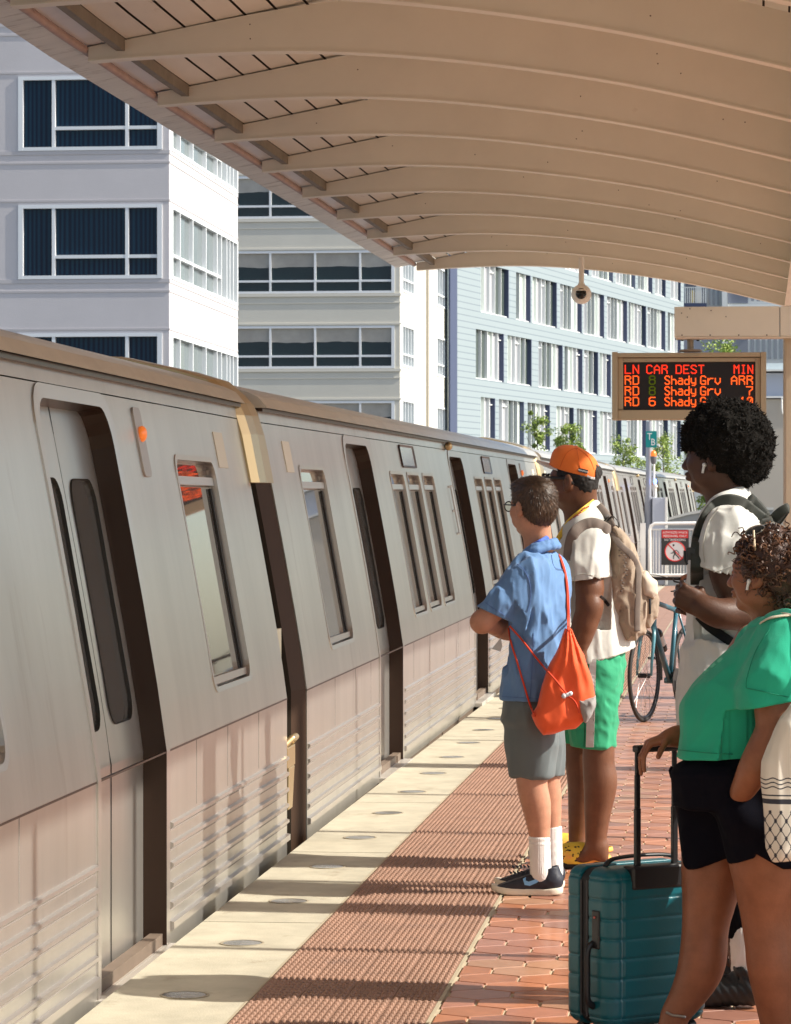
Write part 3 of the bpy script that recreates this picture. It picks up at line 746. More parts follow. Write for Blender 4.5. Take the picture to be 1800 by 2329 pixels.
facade(b1, mside, YB, L1, -3, 24, sh, m_b1s)
for h in sh:
    px = lambda q: PXp(q, 700, u_c).y
    vs_ = [px(q) for q in (409, 438, 468, 493, 503, 515, 522, 530)]
    window(b1, mside, h, vs_, [(h[2]+(h[3]-h[2])*.33, h[0], vs_[4])], fr=.09, glass=m_glite, mw=.07)
g = MB()
for zb, zt in zrow:
    for (z, t) in ((zb-.32, .05), (zt+.10, .05), (zb-.06, .10)):
        g.box(-40, u_c+.015, YB-.015, YB+.0, z-t/2, z+t/2); g.box(u_c+.0, u_c+.015, YB, L1, z-t/2, z+t/2)
g.build('ledge', mat('ledge_stucco', (.50, .475, .48), .8), b1)
g = MB(); g.box(-40, u_c-.01, YB+.2, L1, 23.5, 24); g.box(-40, u_c-.2, L1-.02, L1, -3, 23.5); g.build('roof', m_b1, b1)
# building 2 (centre)
b2 = empty('office_building', (0, 0, 0), 'cream building with long ribbon windows between the grey and the blue buildings', 'building')
Y2 = 139.0; uc2 = PYp(910, 700, Y2).x
mf2 = lambda u, v, d: Vector((u, Y2-d, v))
holes = []; rows = []
zt0 = PYp(720, 741, Y2).z; zb0 = PYp(720, 838, Y2).z
for k in range(-2, 4): rows.append((zb0+3.28*k, zt0+3.28*k)); holes.append((-25, PYp(896, 700, Y2).x, rows[-1][0], rows[-1][1]))
facade(b2, mf2, -26, uc2, -3, 24, holes, m_b2)
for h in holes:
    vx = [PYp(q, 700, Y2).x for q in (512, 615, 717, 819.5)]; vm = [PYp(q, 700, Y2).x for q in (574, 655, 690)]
    refl_ = MB(); rb_ = random.Random(int(h[2]*10)); ed = [h[0]]+vx+[h[1]]
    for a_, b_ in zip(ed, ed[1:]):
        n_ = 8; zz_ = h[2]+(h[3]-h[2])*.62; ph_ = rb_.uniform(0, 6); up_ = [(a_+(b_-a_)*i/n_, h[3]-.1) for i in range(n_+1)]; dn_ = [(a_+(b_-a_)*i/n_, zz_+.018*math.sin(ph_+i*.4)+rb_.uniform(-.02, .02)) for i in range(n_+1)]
        for i in range(n_): refl_.quad(mf2(*dn_[i], -.085), mf2(*dn_[i+1], -.085), mf2(*up_[i+1], -.085), mf2(*up_[i], -.085))
    refl_.build('pane_reflection', mat('reflection_beige', (.40, .375, .33), .25, var=.12, vscale=1.5), b2)  # beige upper strip paints a reflection on the glass, no real window covering
    window(b2, mf2, h, vx, [(h[2]+(h[3]-h[2])*.29, h[0], h[1])], fr=.10, glass=m_g2, mw=.09)
ang2 = math.atan2(PXp(1018, 700, -12.95).x-uc2, 14.0)
far2 = PYp(1019, 700, 153.2); dv2 = Vector((far2.x-uc2, 153.2-Y2, 0)); L2 = dv2.length; dv2.normalize(); n2 = Vector((dv2.y, -dv2.x, 0))
ms2 = lambda u, v, d: Vector((uc2, Y2, 0))+dv2*u+n2*d+Vector((0, 0, v))
def upx(org, dv, q):  # distance along a facade line where it crosses photo column q
    lo, hi = 0.0, 90.0
    f = lambda u: ((p := org+dv*u), 0)[0]
    for _ in range(40):
        m_ = (lo+hi)/2; p = org+dv*m_
        zc = p.y*cY-p.x*sY; xc = p.x*cY+p.y*sY; xx = CX+FPX*xc/zc
        if xx < q: lo = m_
        else: hi = m_
    return lo
o2 = Vector((uc2, Y2, 0)); hs = []
for zb, zt in rows:
    for a, b in ((915, 942), (994, 1018)): hs.append((upx(o2, dv2, a), upx(o2, dv2, b)-.1, zb+.1, zt+.1))
facade(b2, ms2, 0, L2, -3, 24, hs, m_b2)
for h in hs: window(b2, ms2, h, [(h[0]+h[1])/2, h[0]+(h[1]-h[0])*.25, h[0]+(h[1]-h[0])*.75], [(h[2]+(h[3]-h[2])*.3, h[0], h[1])], fr=.09, glass=mat('mid_glass', (.16, .20, .21), .1, spec=.8), mw=.07)
g = MB()
for zb, zt in rows:
    g.box(-26, uc2+.05, Y2-.06, Y2, zb-.14, zb-.02); g.box(-26, uc2+.05, Y2-.04, Y2, zt+.04, zt+.12)
    g.box(-26, uc2+.05, Y2-.03, Y2, zb-.44, zb-.40)
g.build('ledge', mat('ledge_cream', (.66, .63, .55), .8), b2)
u_ = upx(o2, dv2, 970); g = MB(); g.prism([(u_-.09, -3), (u_+.09, -3), (u_+.09, 24), (u_-.09, 24)], ms2, 0, .12); g.build('downpipe', mat('pipe_beige', (.46, .42, .35), .6), b2)
g = MB(); g.box(-26, uc2-.2, Y2+.3, Y2+10, 23.5, 24); g.build('roof', m_b2, b2)
# building 3 (pale blue siding)
b3 = empty('apartment_building', (0, 0, 0), 'pale blue sided apartment block with tall narrow windows and navy strips', 'building')
o3 = Vector((PYp(1020, 700, 152.0).x, 152.0, 0)); e3 = PYp(1556, 700, 203.0); dv3 = Vector((e3.x-o3.x, e3.y-o3.y, 0)); L3 = dv3.length; dv3.normalize(); n3 = Vector((dv3.y, -dv3.x, 0))
ms3 = lambda u, v, d: o3+dv3*u+n3*d+Vector((0, 0, v))
def siding_mat():
    m = D.materials.new('siding'); m.use_nodes = True; n = m.node_tree; b = n.nodes['Principled BSDF']; b.inputs['Roughness'].default_value = .6
    tc = n.nodes.new('ShaderNodeTexCoord'); sx = n.nodes.new('ShaderNodeSeparateXYZ'); n.links.new(tc.outputs['Object'], sx.inputs[0])
    mu = n.nodes.new('ShaderNodeMath'); mu.operation = 'MULTIPLY'; mu.inputs[1].default_value = 3.3; n.links.new(sx.outputs[2], mu.inputs[0])
    fr = n.nodes.new('ShaderNodeMath'); fr.operation = 'FRACT'; n.links.new(mu.outputs[0], fr.inputs[0])
    lt = n.nodes.new('ShaderNodeMath'); lt.operation = 'LESS_THAN'; lt.inputs[1].default_value = .13; n.links.new(fr.outputs[0], lt.inputs[0])
    mx = n.nodes.new('ShaderNodeMix'); mx.data_type = 'RGBA'; mx.inputs[6].default_value = (.255, .305, .325, 1); mx.inputs[7].default_value = (.14, .175, .205, 1); n.links.new(lt.outputs[0], mx.inputs[0])
    n.links.new(mx.outputs[2], b.inputs['Base Color']); return m
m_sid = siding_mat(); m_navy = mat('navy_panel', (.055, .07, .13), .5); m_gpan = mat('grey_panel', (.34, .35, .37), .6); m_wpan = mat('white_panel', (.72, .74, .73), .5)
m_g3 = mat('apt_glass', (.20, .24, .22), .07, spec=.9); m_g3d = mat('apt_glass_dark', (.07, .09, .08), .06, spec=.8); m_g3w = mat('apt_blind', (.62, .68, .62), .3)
zt3 = PYp(1085, 747, 156.4).z; zb3 = PYp(1085, 860, 156.4).z
hs = []; cells = []
rr3 = random.Random(5)
for k in range(-3, 4):
    zb, zt = zb3+3.3*k, zt3+3.3*k; u = upx(o3, dv3, 1083)+(0 if k % 2 == 0 else .9); gi = 0
    while u < L3-2.0:
        wd = rr3.choice([3, 4, 5, 5]); lights = [rr3.uniform(.75, 1.15) for _ in range(wd)]; W_ = min(sum(lights), L3-1.0-u)
        hs.append((u, u+W_, zb, zt)); cells.append((u, lights, zb, zt)); u += W_+rr3.choice([.5, .8, 1.5])
g = MB(); wall_holes(g, 0, L3, -3, 22, hs, ms3)
for h in hs: reveal(g, [(h[0], h[2]), (h[1], h[2]), (h[1], h[3]), (h[0], h[3])], ms3, 0, -.25)
g.build('wall', m_sid, b3)
for h, (u, lights, zb, zt) in zip(hs, cells):
    fr = MB(); pn = MB(); pd = MB(); pg = MB(); nv = MB(); x = u
    for i, l in enumerate(lights):
        x1 = min(x+l, h[1]);
        if x1-x < .2: break
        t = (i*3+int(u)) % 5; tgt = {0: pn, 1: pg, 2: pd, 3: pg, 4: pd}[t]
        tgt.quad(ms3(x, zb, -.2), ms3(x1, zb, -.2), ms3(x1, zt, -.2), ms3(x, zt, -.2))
        fr.prism([(x1-.05, zb), (x1, zb), (x1, zt), (x1-.05, zt)], ms3, -.22, -.05)
        if t == 1: fr.prism([(x+.05, zt-.35), (x1-.1, zt-.35), (x1-.1, zt-.3), (x+.05, zt-.3)], ms3, -.2, -.1)
        x = x1
    nv.prism([(h[1]-.09, zb), (h[1]-.001, zb), (h[1]-.001, zt), (h[1]-.09, zt)], ms3, -.21, .03)
    fr.prism([(h[0], zb), (h[1]-.17, zb), (h[1]-.17, zb+.05), (h[0], zb+.05)], ms3, -.22, -.03)
    wo = fr.build('window', m_wpan, b3)
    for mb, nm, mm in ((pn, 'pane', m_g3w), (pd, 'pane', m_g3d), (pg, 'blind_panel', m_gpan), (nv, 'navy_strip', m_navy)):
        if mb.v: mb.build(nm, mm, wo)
g = MB(); w0 = upx(o3, dv3, 1036); g.prism([(0, -3), (w0, -3), (w0, 22), (0, 22)], ms3, .01, .10); g.build('corner_strip', m_navy, b3)
g = MB(); g.hexa([ms3(0, 21.5, -.3), ms3(L3, 21.5, -.3), ms3(L3, 21.5, -9), ms3(0, 21.5, -9), ms3(0, 22, -.3), ms3(L3, 22, -.3), ms3(L3, 22, -9), ms3(0, 22, -9)]); g.build('roof', m_navy, b3)
g = MB(); g.quad(ms3(L3, -3, 0), ms3(L3, -3, -9), ms3(L3, 22, -9), ms3(L3, 22, 0)); g.build('end_wall', m_sid, b3)
# building 4 (modern, balconies, behind the sign)
b4 = empty('apartment_building', (0, 0, 0), 'modern apartment block with a balcony, dark panels and white columns behind the sign arm', 'building')
Y4 = 215.0
def pb(x, y): return PYp(x, y, Y4)
m4 = mat('b4_wall', (.60, .62, .62), .6); 
g = MB(); a = pb(1550, 822); b = pb(1900, 500); g.box(a.x, b.x, Y4, Y4+12, -3, b.z+6); g.build('wall', m4, b4)
def b4box(name, m, x0, x1, y0, y1, d0, d1):
    g = MB(); a = pb(x0, y1); b = pb(x1, y0); g.box(a.x, b.x, Y4-d1, Y4-d0, a.z, b.z); return g.build(name, m, b4)
b4box('dark_panel', mat('slate_panel', (.13, .145, .19), .5), 1656, 1702, 500, 690, .0, .1)
b4box('dark_panel', mat('slate_panel2', (.20, .215, .26), .5), 1656, 1702, 770, 815, .0, .1)
b4box('column', m_wpan, 1643, 1655, 480, 815, -.05, .5)
b4box('floor_band', m_wpan, 1656, 1790, 692, 700, .1, .4)
for k in range(9): 
    x = 1709+k*13
    wo = b4box('window', mat('b4_win', (.24, .26, .30), .15), x, x+7, 560, 685, 0, .06); b4box('window', mat('b4_win', (.24, .26, .30), .15), x, x+7, 770, 816, 0, .06)
for x in (1612, 1622, 1632): b4box('window', m_gpan, x, x+5, 600, 694, 0, .08)
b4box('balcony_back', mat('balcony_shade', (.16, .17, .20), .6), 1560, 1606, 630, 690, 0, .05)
bal = b4box('balcony_slab', m_navy, 1554, 1608, 692, 702, 0, 1.4)
g = MB()
for k in range(12): a = pb(1556+k*4.5, 692); g.box(a.x-.03, a.x+.03, Y4-1.38, Y4-1.34, a.z, a.z+1.0)
a = pb(1556, 692); b = pb(1607, 692); g.box(a.x, b.x, Y4-1.40, Y4-1.33, a.z+1.0, a.z+1.06)
g.build('balcony_railing', m_wpan, b4)
b4box('balcony_chair', mat('chair_yellow', (.6, .45, .12), .6), 1572, 1580, 662, 690, .4, .9); b4box('balcony_door', m_wpan, 1584, 1596, 640, 692, .05, .12)
b4box('lower_panel', mat('lav_panel', (.36, .37, .43), .6), 1556, 1643, 770, 815, 0, .05)
# pale station house at the right, behind the column
st = empty('station_house', (0, 0, 0), 'pale beige walled stair enclosure behind the platform column at the right', 'stair enclosure')
YS_ = 78.0
def sb(name, m, x0, x1, y0, y1, d0, d1):
    g = MB(); a = PYp(x0, y1, YS_); b = PYp(x1, y0, YS_); g.box(a.x, b.x, YS_-d1, YS_-d0, a.z, b.z); return g.build(name, m, st)
m_st = mat('station_beige', (.47, .415, .34), .7, var=.05, vscale=.8); m_stl = mat('station_bluegrey', (.42, .45, .52), .5); m_stw = mat('station_white', (.75, .74, .70), .5)
g = MB(); a = PYp(1690, 1260, YS_); b = PYp(2300, 906, YS_); g.box(a.x, b.x, YS_, YS_+8, -.02, b.z); g.build('wall', m_st, st)
sb('upper_panel', m_stl, 1690, 2300, 845, 900, -4, -.2); sb('top_panel', mat('station_pale', (.52, .60, .62), .5), 1690, 2300, 822, 839, -4, -.3)
sb('coping', m_stw, 1690, 2300, 838, 844, -4, .05); sb('coping', m_stw, 1690, 2300, 899, 905.5, -4, .08)
g = MB(); p0 = PYp(1779, 905, YS_-.1); g.tube([p0+Vector((.05, 0, 0)), p0, p0+Vector((0, -.05, -.25)), p0+Vector((.02, -.02, -.38))], .02, 6); g.build('conduit', m_stw, st)
# platform end: white gate with warning sign, pole with TB sign, cabinet, ramp wall
YG = 65.6
def sq(x, y, Y=YG): return PYp(x, y, Y)
gt = empty('metal_gate', sq(1525, 1332), 'white tubular gate at the far end of the platform', 'gate'); gl = gt.location.copy()
m_gw = mat('gate_white', (.78, .76, .72), .45)
def rel(v): return v-gl
g = MB(); r_ = .03
g.tube([rel(sq(1479, 1330)), rel(sq(1479, 1206)), rel(sq(1482, 1196)), rel(sq(1490, 1191)), rel(sq(1588, 1190)), rel(sq(1594, 1194)), rel(sq(1597, 1204)), rel(sq(1597, 1330))], .035, 8)
g.tube([rel(sq(1479, 1308)), rel(sq(1597, 1308))], .03, 8); g.tube([rel(sq(1479, 1204)), rel(sq(1597, 1204))], .018, 6)
g.build('frame', m_gw, gt, smooth='auto')
g = MB(); a = rel(sq(1457, 1335)); b = rel(sq(1469, 1190)); g.box(a.x, b.x, -.06, .06, a.z, b.z); g.box(a.x-.04, b.x+.04, -.1, .1, a.z, a.z+.03); g.build('gate_post', m_gw, gt)
g = MB()
for q in range(1486, 1597, 7): g.tube([rel(sq(q, 1308)), rel(sq(q, 1204))], .006, 4)
g.build('bars', m_gw, gt)
ws = empty('warning_sign', sq(1536, 1245, YG-.1), 'red, white and black no trespassing sign on the white gate', 'sign'); wl = ws.location.copy()
wm = lambda u, v, d: Vector((u, -d, v))
pxm = 7300/65.6
W2, H2 = 62/pxm/2, 80/pxm/2
g = MB(); g.prism(rrect(-W2, W2, -H2, H2, .02), wm, 0, .02); g.build('plate', mat('sign_black', (.03, .03, .03), .5), ws)
g = MB(); g.prism([(-W2+.01, H2-.17), (W2-.01, H2-.17), (W2-.01, H2-.01), (-W2+.01, H2-.01)], wm, .021, .024); g.build('red_band', mat('sign_red', (.55, .03, .03), .5), ws)
g = MB(); g.prism([(.21*math.cos(a), -.08+.21*math.sin(a)) for a in np.linspace(0, 2*math.pi, 33)[:-1]], wm, .021, .023); g.build('white_disc', mat('sign_white', (.75, .73, .7), .5), ws)
g = MB()
text_mesh(g, 'AUTHORIZED WMATA', .062, lambda u, v, d: wm(u, v+H2-.078, d), 0, .027, 'CENTER', xs=.78); text_mesh(g, 'PERSONNEL ONLY', .066, lambda u, v, d: wm(u, v+H2-.15, d), 0, .027, 'CENTER', xs=.85); text_mesh(g, 'NO TRESPASSING', .066, lambda u, v, d: wm(u, v+H2-.228, d), 0, .0235, 'CENTER', xs=.83)
g.build('lettering', mat('sign_white', (0, 0, 0)), ws)
g = MB(); ring = [Vector((.20*math.cos(a), -.027, -.08+.20*math.sin(a))) for a in np.linspace(0, 2*math.pi, 33)[:-1]]; g.tube(ring, .011, 6, closed=True); g.bar((-.14, -.03, .06), (.14, -.03, -.22), .022, .004, up=(0, 1, 0)); g.build('prohibition_ring', mat('sign_red', (0, 0, 0)), ws)
g = MB(); 
def st2(pts, r): g.tube([Vector((u, -.026, v-.08)) for u, v in pts], r, 6, flat=.4, ref=(0, 1, 0))
g.ball((.0-.03, -.026, .045), (.02, .004, .022), 10)
st2([(-.02, .02), (.0, -.04), (.005, -.06)], [.022, .024, .018]); st2([(-.02, .01), (.035, .02), (.07, -.02), (.085, -.05)], .009); st2([(-.02, .0), (-.05, -.035), (-.085, -.04)], .009)
st2([(.0, -.05), (.05, -.10), (.09, -.15)], .012); st2([(.0, -.05), (-.03, -.10), (-.03, -.155)], .012); g.build('walking_figure', mat('sign_black', (0, 0, 0)), ws)
# pole
pl = empty('lamp_pole', sq(1478, 1330, YG+1.2), 'grey steel pole at the platform end behind the white gate', 'pole'); ql = pl.location.copy()
m_pole = mat('pole_steel', (.36, .37, .42), .35, metal=.6)
def rp_(x, y, Y=YG+1.2): return PYp(x, y, Y)-ql
g = MB(); g.tube([rp_(1476, 1330), rp_(1476, 1130)], .085, 14); g.tube([rp_(1476, 1132), rp_(1477, 958)], .062, 12); g.build('pole', m_pole, pl, smooth='auto')
g = MB(); g.tube([rp_(1488, 1150), rp_(1488, 1048)], .025, 8); g.build('conduit', mat('gate_white', (0, 0, 0)), pl, smooth='auto')
tb = empty('platform_sign', PYp(1482, 999, YG+1.05), 'small teal sign reading TB at the top of the grey pole', 'sign')
g = MB(); g.prism(rrect(-.113, .113, -.17, .17, .02), lambda u, v, d: Vector((u, -d, v)), 0, .02); g.build('plate', mat('sign_teal', (.0, .23, .22), .45), tb)
g = MB(); text_mesh(g, 'T', .20, lambda u, v, d: Vector((u-.085, -d, v-.01)), 0, .023, xs=.85); text_mesh(g, 'B', .20, lambda u, v, d: Vector((u-.01, -d, v-.125)), 0, .023, xs=.85)
g.build('lettering', mat('sign_white', (0, 0, 0)), tb)
bc = empty('beacon_lamp', PYp(1487, 1038, YG+1.0), 'orange beacon lamp on a thin conduit beside the grey pole', 'beacon')
g = MB(); g.ball((0, 0, .04), (.062, .062, .09), 14); g.build('lens', mat('beacon_orange', (.75, .20, .04), .25, emit=(1, .25, .03), estr=.35), bc, smooth=True)
g = MB(); g.lathe([(.03, -.16), (.055, -.12), (.066, -.03), (.064, .0)], 14); g.build('base', mat('beacon_base', (.12, .12, .13), .5), bc, smooth='auto')
bl = empty('signal_lamp', PYp(1491, 1095, YG+1.0), 'small lit blue signal lamp above the grey cabinet', 'lamp')
g = MB(); g.ball((0, 0, 0), (.035, .035, .06), 12); g.build('lens', mat('lamp_blue', (.1, .15, .8), .3, emit=(.12, .22, 1), estr=4), bl, smooth=True)
g = MB(); g.tube([(0, 0, -.05), (.0, 0, -.3), (-.03, 0, -.42)], .03, 8); g.lathe([(.05, -.12), (.05, -.08)], 10); g.build('stem', mat('station_white', (0, 0, 0)), bl, smooth='auto')
cb = empty('equipment_cabinet', PYp(1501, 1330, YG+1.1), 'plain grey metal cabinet standing behind the white gate', 'cabinet'); cl = cb.location.copy()
a = PYp(1485, 1300, YG+1.1)-cl; b = PYp(1517, 1132, YG+1.1)-cl
g = MB(); g.box(a.x, b.x, -.18, .25, .0, b.z); g.build('body', mat('cabinet_grey', (.46, .49, .56), .4), cb, bevel=.01)
g = MB(); g.box(b.x-.03, b.x+.012, -.2, .26, .0, b.z+.015); g.build('door_edge', m_stw, cb)
# ramp wall right of the cabinet
rw = MB(); prw = lambda x, y, Y=74.0: PYp(x, y, Y)
tp = [prw(1512, 1186), prw(1540, 1178), prw(1570, 1170), prw(1612, 1164), prw(1700, 1160), prw(1760, 1160)]
for a, b in zip(tp, tp[1:]):
    for (h0, h1, dd) in ((-3, a.z, 0),):
        rw.hexa([Vector((a.x, 73.9, -3)), Vector((b.x, 73.9, -3)), Vector((b.x, 74.2, -3)), Vector((a.x, 74.2, -3)), Vector((a.x, 73.9, a.z)), Vector((b.x, 73.9, b.z)), Vector((b.x, 74.2, b.z)), Vector((a.x, 74.2, a.z))])
ro = rw.build('ramp_wall', mat('ramp_grey', (.28, .29, .29), .6)); tag(ro, 'dark grey ramp parapet rising behind the white gate and cabinet', 'wall')
g = MB()
for a, b in zip(tp, tp[1:]):
    g.hexa([Vector((a.x, 73.85, a.z+.002)), Vector((b.x, 73.85, b.z+.002)), Vector((b.x, 74.25, b.z+.002)), Vector((a.x, 74.25, a.z+.002)), Vector((a.x, 73.85, a.z+.06)), Vector((b.x, 73.85, b.z+.06)), Vector((b.x, 74.25, b.z+.06)), Vector((a.x, 74.25, a.z+.06))])
g.build('coping', mat('coping_pale', (.55, .54, .5), .6), ro)
# ------------------------------------------------------------------ street trees in front of the blue building
m_leaf = mat('leaf_mat', (.11, .17, .03), .55, vc=True); m_bark = mat('bark_mat', (.10, .075, .05), .9, var=.3, vscale=6)
def tree(name, base, top, rad, n, seed, label, ls=.16):
    rg = random.Random(seed); r0 = empty(name, base, label, 'tree', 'young street trees in front of the blue building'); H = top-base.z
    g = MB(); g.tube([(0, 0, 0), (rg.uniform(-.05, .05), 0, H*.4), (rg.uniform(-.1, .1), 0, H*.75), (0, 0, H*.97)], [.07, .055, .035, .012], 7)
    for k in range(10):
        z = H*(.35+.055*k); a = rg.uniform(0, 6.28); l = rad*rg.uniform(.4, .8); g.tube([(0, 0, z), (l*math.cos(a)*.6, l*math.sin(a)*.6, z+.25), (l*math.cos(a), l*math.sin(a), z+.6)], [.022, .015, .006], 5)
    g.build('trunk', m_bark, r0, smooth=True)
    g = MB(); clumps = []
    for k in range(60):
        t = rg.random(); z = H*(.30+.68*t); rr = rad*(.35+.65*math.sin(math.pi*min(1, .15+.85*(1-t))))*rg.uniform(.2, 1); a = rg.uniform(0, 6.28)
        clumps.append((rr*math.cos(a), rr*math.sin(a), z, rg.uniform(.12, .34)*rad/.8))
    for i in range(n):
        c = clumps[rg.randrange(len(clumps))]; v = Vector((rg.gauss(0, 1), rg.gauss(0, 1), rg.gauss(0, 1))); v.normalize(); v *= c[3]*rg.random()**.4
        p = Vector(c[:3])+v; s = ls*rg.uniform(.6, 1.2); a = Vector((rg.gauss(0, 1), rg.gauss(0, 1), rg.gauss(0, .6))).normalized(); b = a.cross(Vector((rg.gauss(0, 1), rg.gauss(0, 1), rg.gauss(0, 1)))).normalized()
        f = rg.uniform(.7, 1.35); col = (.20*f, .29*f, .05*f) if rg.random() < .7 else (.32*f, .38*f, .09*f)
        g.add([p-a*s*.5, p+b*s*.28, p+a*s*.5, p-b*s*.28], [(0, 1, 2, 3)], col)
    g.build('crown', m_leaf, r0, vc=True)
for i, (x, yt, Yd, rad, n, lab) in enumerate([(1222, 922, 128, .62, 1500, 'slim bright green tree, leftmost of the row in front of the blue building'), (1300, 962, 132, .80, 1500, 'bushy green tree just above the orange cap, in front of the blue building'),
        (1283, 985, 134, .5, 600, 'small green tree partly behind the bushy tree above the orange cap'), (1416, 988, 140, .85, 1400, 'green tree between the orange cap and the teal TB sign'), (1452, 1030, 146, .45, 500, 'smallest green sapling just left of the grey pole'), (1506, 985, 148, 1.0, 1700, 'green tree just right of the teal TB sign and beacon'),
        (1622, 778, 205, 2.0, 2200, 'light green tree seen just above the electronic sign')]):
    b = PYp(x, 1155, Yd); tree('street_tree', Vector((b.x, Yd, -3)), PYp(x, yt, Yd).z, rad, n*4, i+3, lab, ls=.11 if i < 6 else .22)
# ------------------------------------------------------------------ signed distance modelling for people, clothes and bags
from mathutils.bvhtree import BVHTree
rV = Vector((cY, sY, 0)); dV = Vector((-sY, cY, 0)); uV = Vector((0, 0, 1))
LAT = np.random.default_rng(3).random((32, 32, 32)).astype(np.float32)
def vnoise(x, y, z):
    i, j, k = np.floor(x).astype(int), np.floor(y).astype(int), np.floor(z).astype(int)
    fx, fy, fz = x-i, y-j, z-k; fx, fy, fz = [t*t*(3-2*t) for t in (fx, fy, fz)]
    def L(a, b, c): return LAT[(i+a) & 31, (j+b) & 31, (k+c) & 31]
    a = L(0, 0, 0)*(1-fx)+L(1, 0, 0)*fx; b = L(0, 1, 0)*(1-fx)+L(1, 1, 0)*fx
    c = L(0, 0, 1)*(1-fx)+L(1, 0, 1)*fx; d = L(0, 1, 1)*(1-fx)+L(1, 1, 1)*fx
    return (a*(1-fy)+b*fy)*(1-fz)+(c*(1-fy)+d*fy)*fz
def fold(scale=(9, 9, 3), amp=.006, seed=0, shear=0.0):
    def f(X, Y, Z):
        u = (X*cY+Y*sY); v = (-X*sY+Y*cY); Z2 = Z+shear*u
        w_ = vnoise(u*scale[0]*.5+seed, v*scale[1]*.5+7, Z2*scale[2]*.7+3)*1.3
        n = vnoise(u*scale[0]+w_+seed*3, v*scale[1]+w_, Z2*scale[2]+w_*1.2)
        n2 = vnoise(u*scale[0]*2.3+seed, v*scale[1]*2.3+w_*2, Z2*scale[2]*2.3)
        return amp*(np.abs(n*2-1)*1.6-.7+.5*(np.abs(n2*2-1)-.4))
    return f
def a3(v): return np.array(v, dtype=np.float32)
class SDF:
    def __init__(s): s.ops = []; s.lo = np.full(3, 1e9); s.hi = np.full(3, -1e9)
    def _bb(s, pts, r):
        for p in pts: s.lo = np.minimum(s.lo, np.array(p)-r); s.hi = np.maximum(s.hi, np.array(p)+r)
    def cap(s, a, b, ra, rb=None, k=.02, mode='add', grow=True):
        rb = ra if rb is None else rb; A, B = a3(a), a3(b); m = max(ra, rb)
        if mode == 'add' and grow: s._bb((A, B), m)
        BA = B-A; L = float(BA @ BA)+1e-9
        def f(X, Y, Z):
            t = np.clip(((X-A[0])*BA[0]+(Y-A[1])*BA[1]+(Z-A[2])*BA[2])/L, 0, 1)
            return np.sqrt((X-A[0]-t*BA[0])**2+(Y-A[1]-t*BA[1])**2+(Z-A[2]-t*BA[2])**2)-(ra+(rb-ra)*t)
        s.ops.append((mode, f, k, np.minimum(A, B)-m, np.maximum(A, B)+m)); return s
    def chain(s, pts, rs, k=.02):
        if len(pts) > 2:
            n = 4; P2 = spline(pts, n); r3 = spline([(r, 0, 0) for r in rs], n); pts, rs = P2, [v.x for v in r3]; k = min(k, .012)
        for i in range(len(pts)-1): s.cap(pts[i], pts[i+1], rs[i], rs[i+1], k)
        return s
    def ell(s, c, r, ax=None, k=.015, mode='add', grow=True):
        C = a3(c); r_ = a3(r); m = float(max(r))
        M = np.eye(3, dtype=np.float32) if ax is None else np.array([list(v) for v in ax], dtype=np.float32)
        if mode == 'add' and grow: s._bb((C,), m)
        def f(X, Y, Z):
            x, y, z = X-C[0], Y-C[1], Z-C[2]
            q = [(M[i, 0]*x+M[i, 1]*y+M[i, 2]*z) for i in range(3)]
            k0 = np.sqrt(sum((q[i]/r_[i])**2 for i in range(3)))+1e-6; k1 = np.sqrt(sum((q[i]/r_[i]**2)**2 for i in range(3)))+1e-6
            return k0*(k0-1)/k1
        s.ops.append((mode, f, k, C-m, C+m)); return s
    def loft(s, lv, f_, s_, k=.02, e=2.2, capr=.012, mode='add', grow=True):  # lv: (centre Vector, fb radius, side radius), top to bottom
        lv = sorted(lv, key=lambda t: t[0][2]); zs = np.array([l[0][2] for l in lv]); F, Sd = a3(f_), a3(s_)
        cx = np.array([l[0][0] for l in lv]); cy = np.array([l[0][1] for l in lv]); ra = np.array([l[1] for l in lv]); rb = np.array([l[2] for l in lv])
        zz = np.linspace(zs[0], zs[-1], 80)
        def sm(t):
            v = np.interp(zz, zs, t); kk = np.ones(9)/9; vp = np.pad(v, 4, mode='edge'); return np.convolve(vp, kk, 'valid')
        cx, cy, ra, rb = sm(cx), sm(cy), sm(ra), sm(rb)
        m = max(ra.max(), rb.max())
        lo = np.array([cx.min()-m, cy.min()-m, zs[0]-.01]); hi = np.array([cx.max()+m, cy.max()+m, zs[-1]+.01])
        if mode == 'add' and grow: s.lo = np.minimum(s.lo, lo); s.hi = np.maximum(s.hi, hi)
        def f(X, Y, Z):
            z1 = Z[0:1, 0:1, :]; x0 = np.interp(z1, zz, cx); y0 = np.interp(z1, zz, cy); a = np.interp(z1, zz, ra); b = np.interp(z1, zz, rb)
            dx, dy = X-x0, Y-y0; p = np.abs(dx*F[0]+dy*F[1])/a; q = np.abs(dx*Sd[0]+dy*Sd[1])/b
            d2 = ((p**e+q**e)**(1/e)-1)*np.minimum(a, b)
            dz = np.maximum(zs[0]-Z, Z-zs[-1]); c = capr
            u = np.maximum(d2+c, 0); v = np.maximum(dz+c, 0)
            return np.minimum(np.maximum(d2+c, dz+c), 0)+np.sqrt(u*u+v*v)-c
        s.ops.append((mode, f, k, lo, hi)); return s
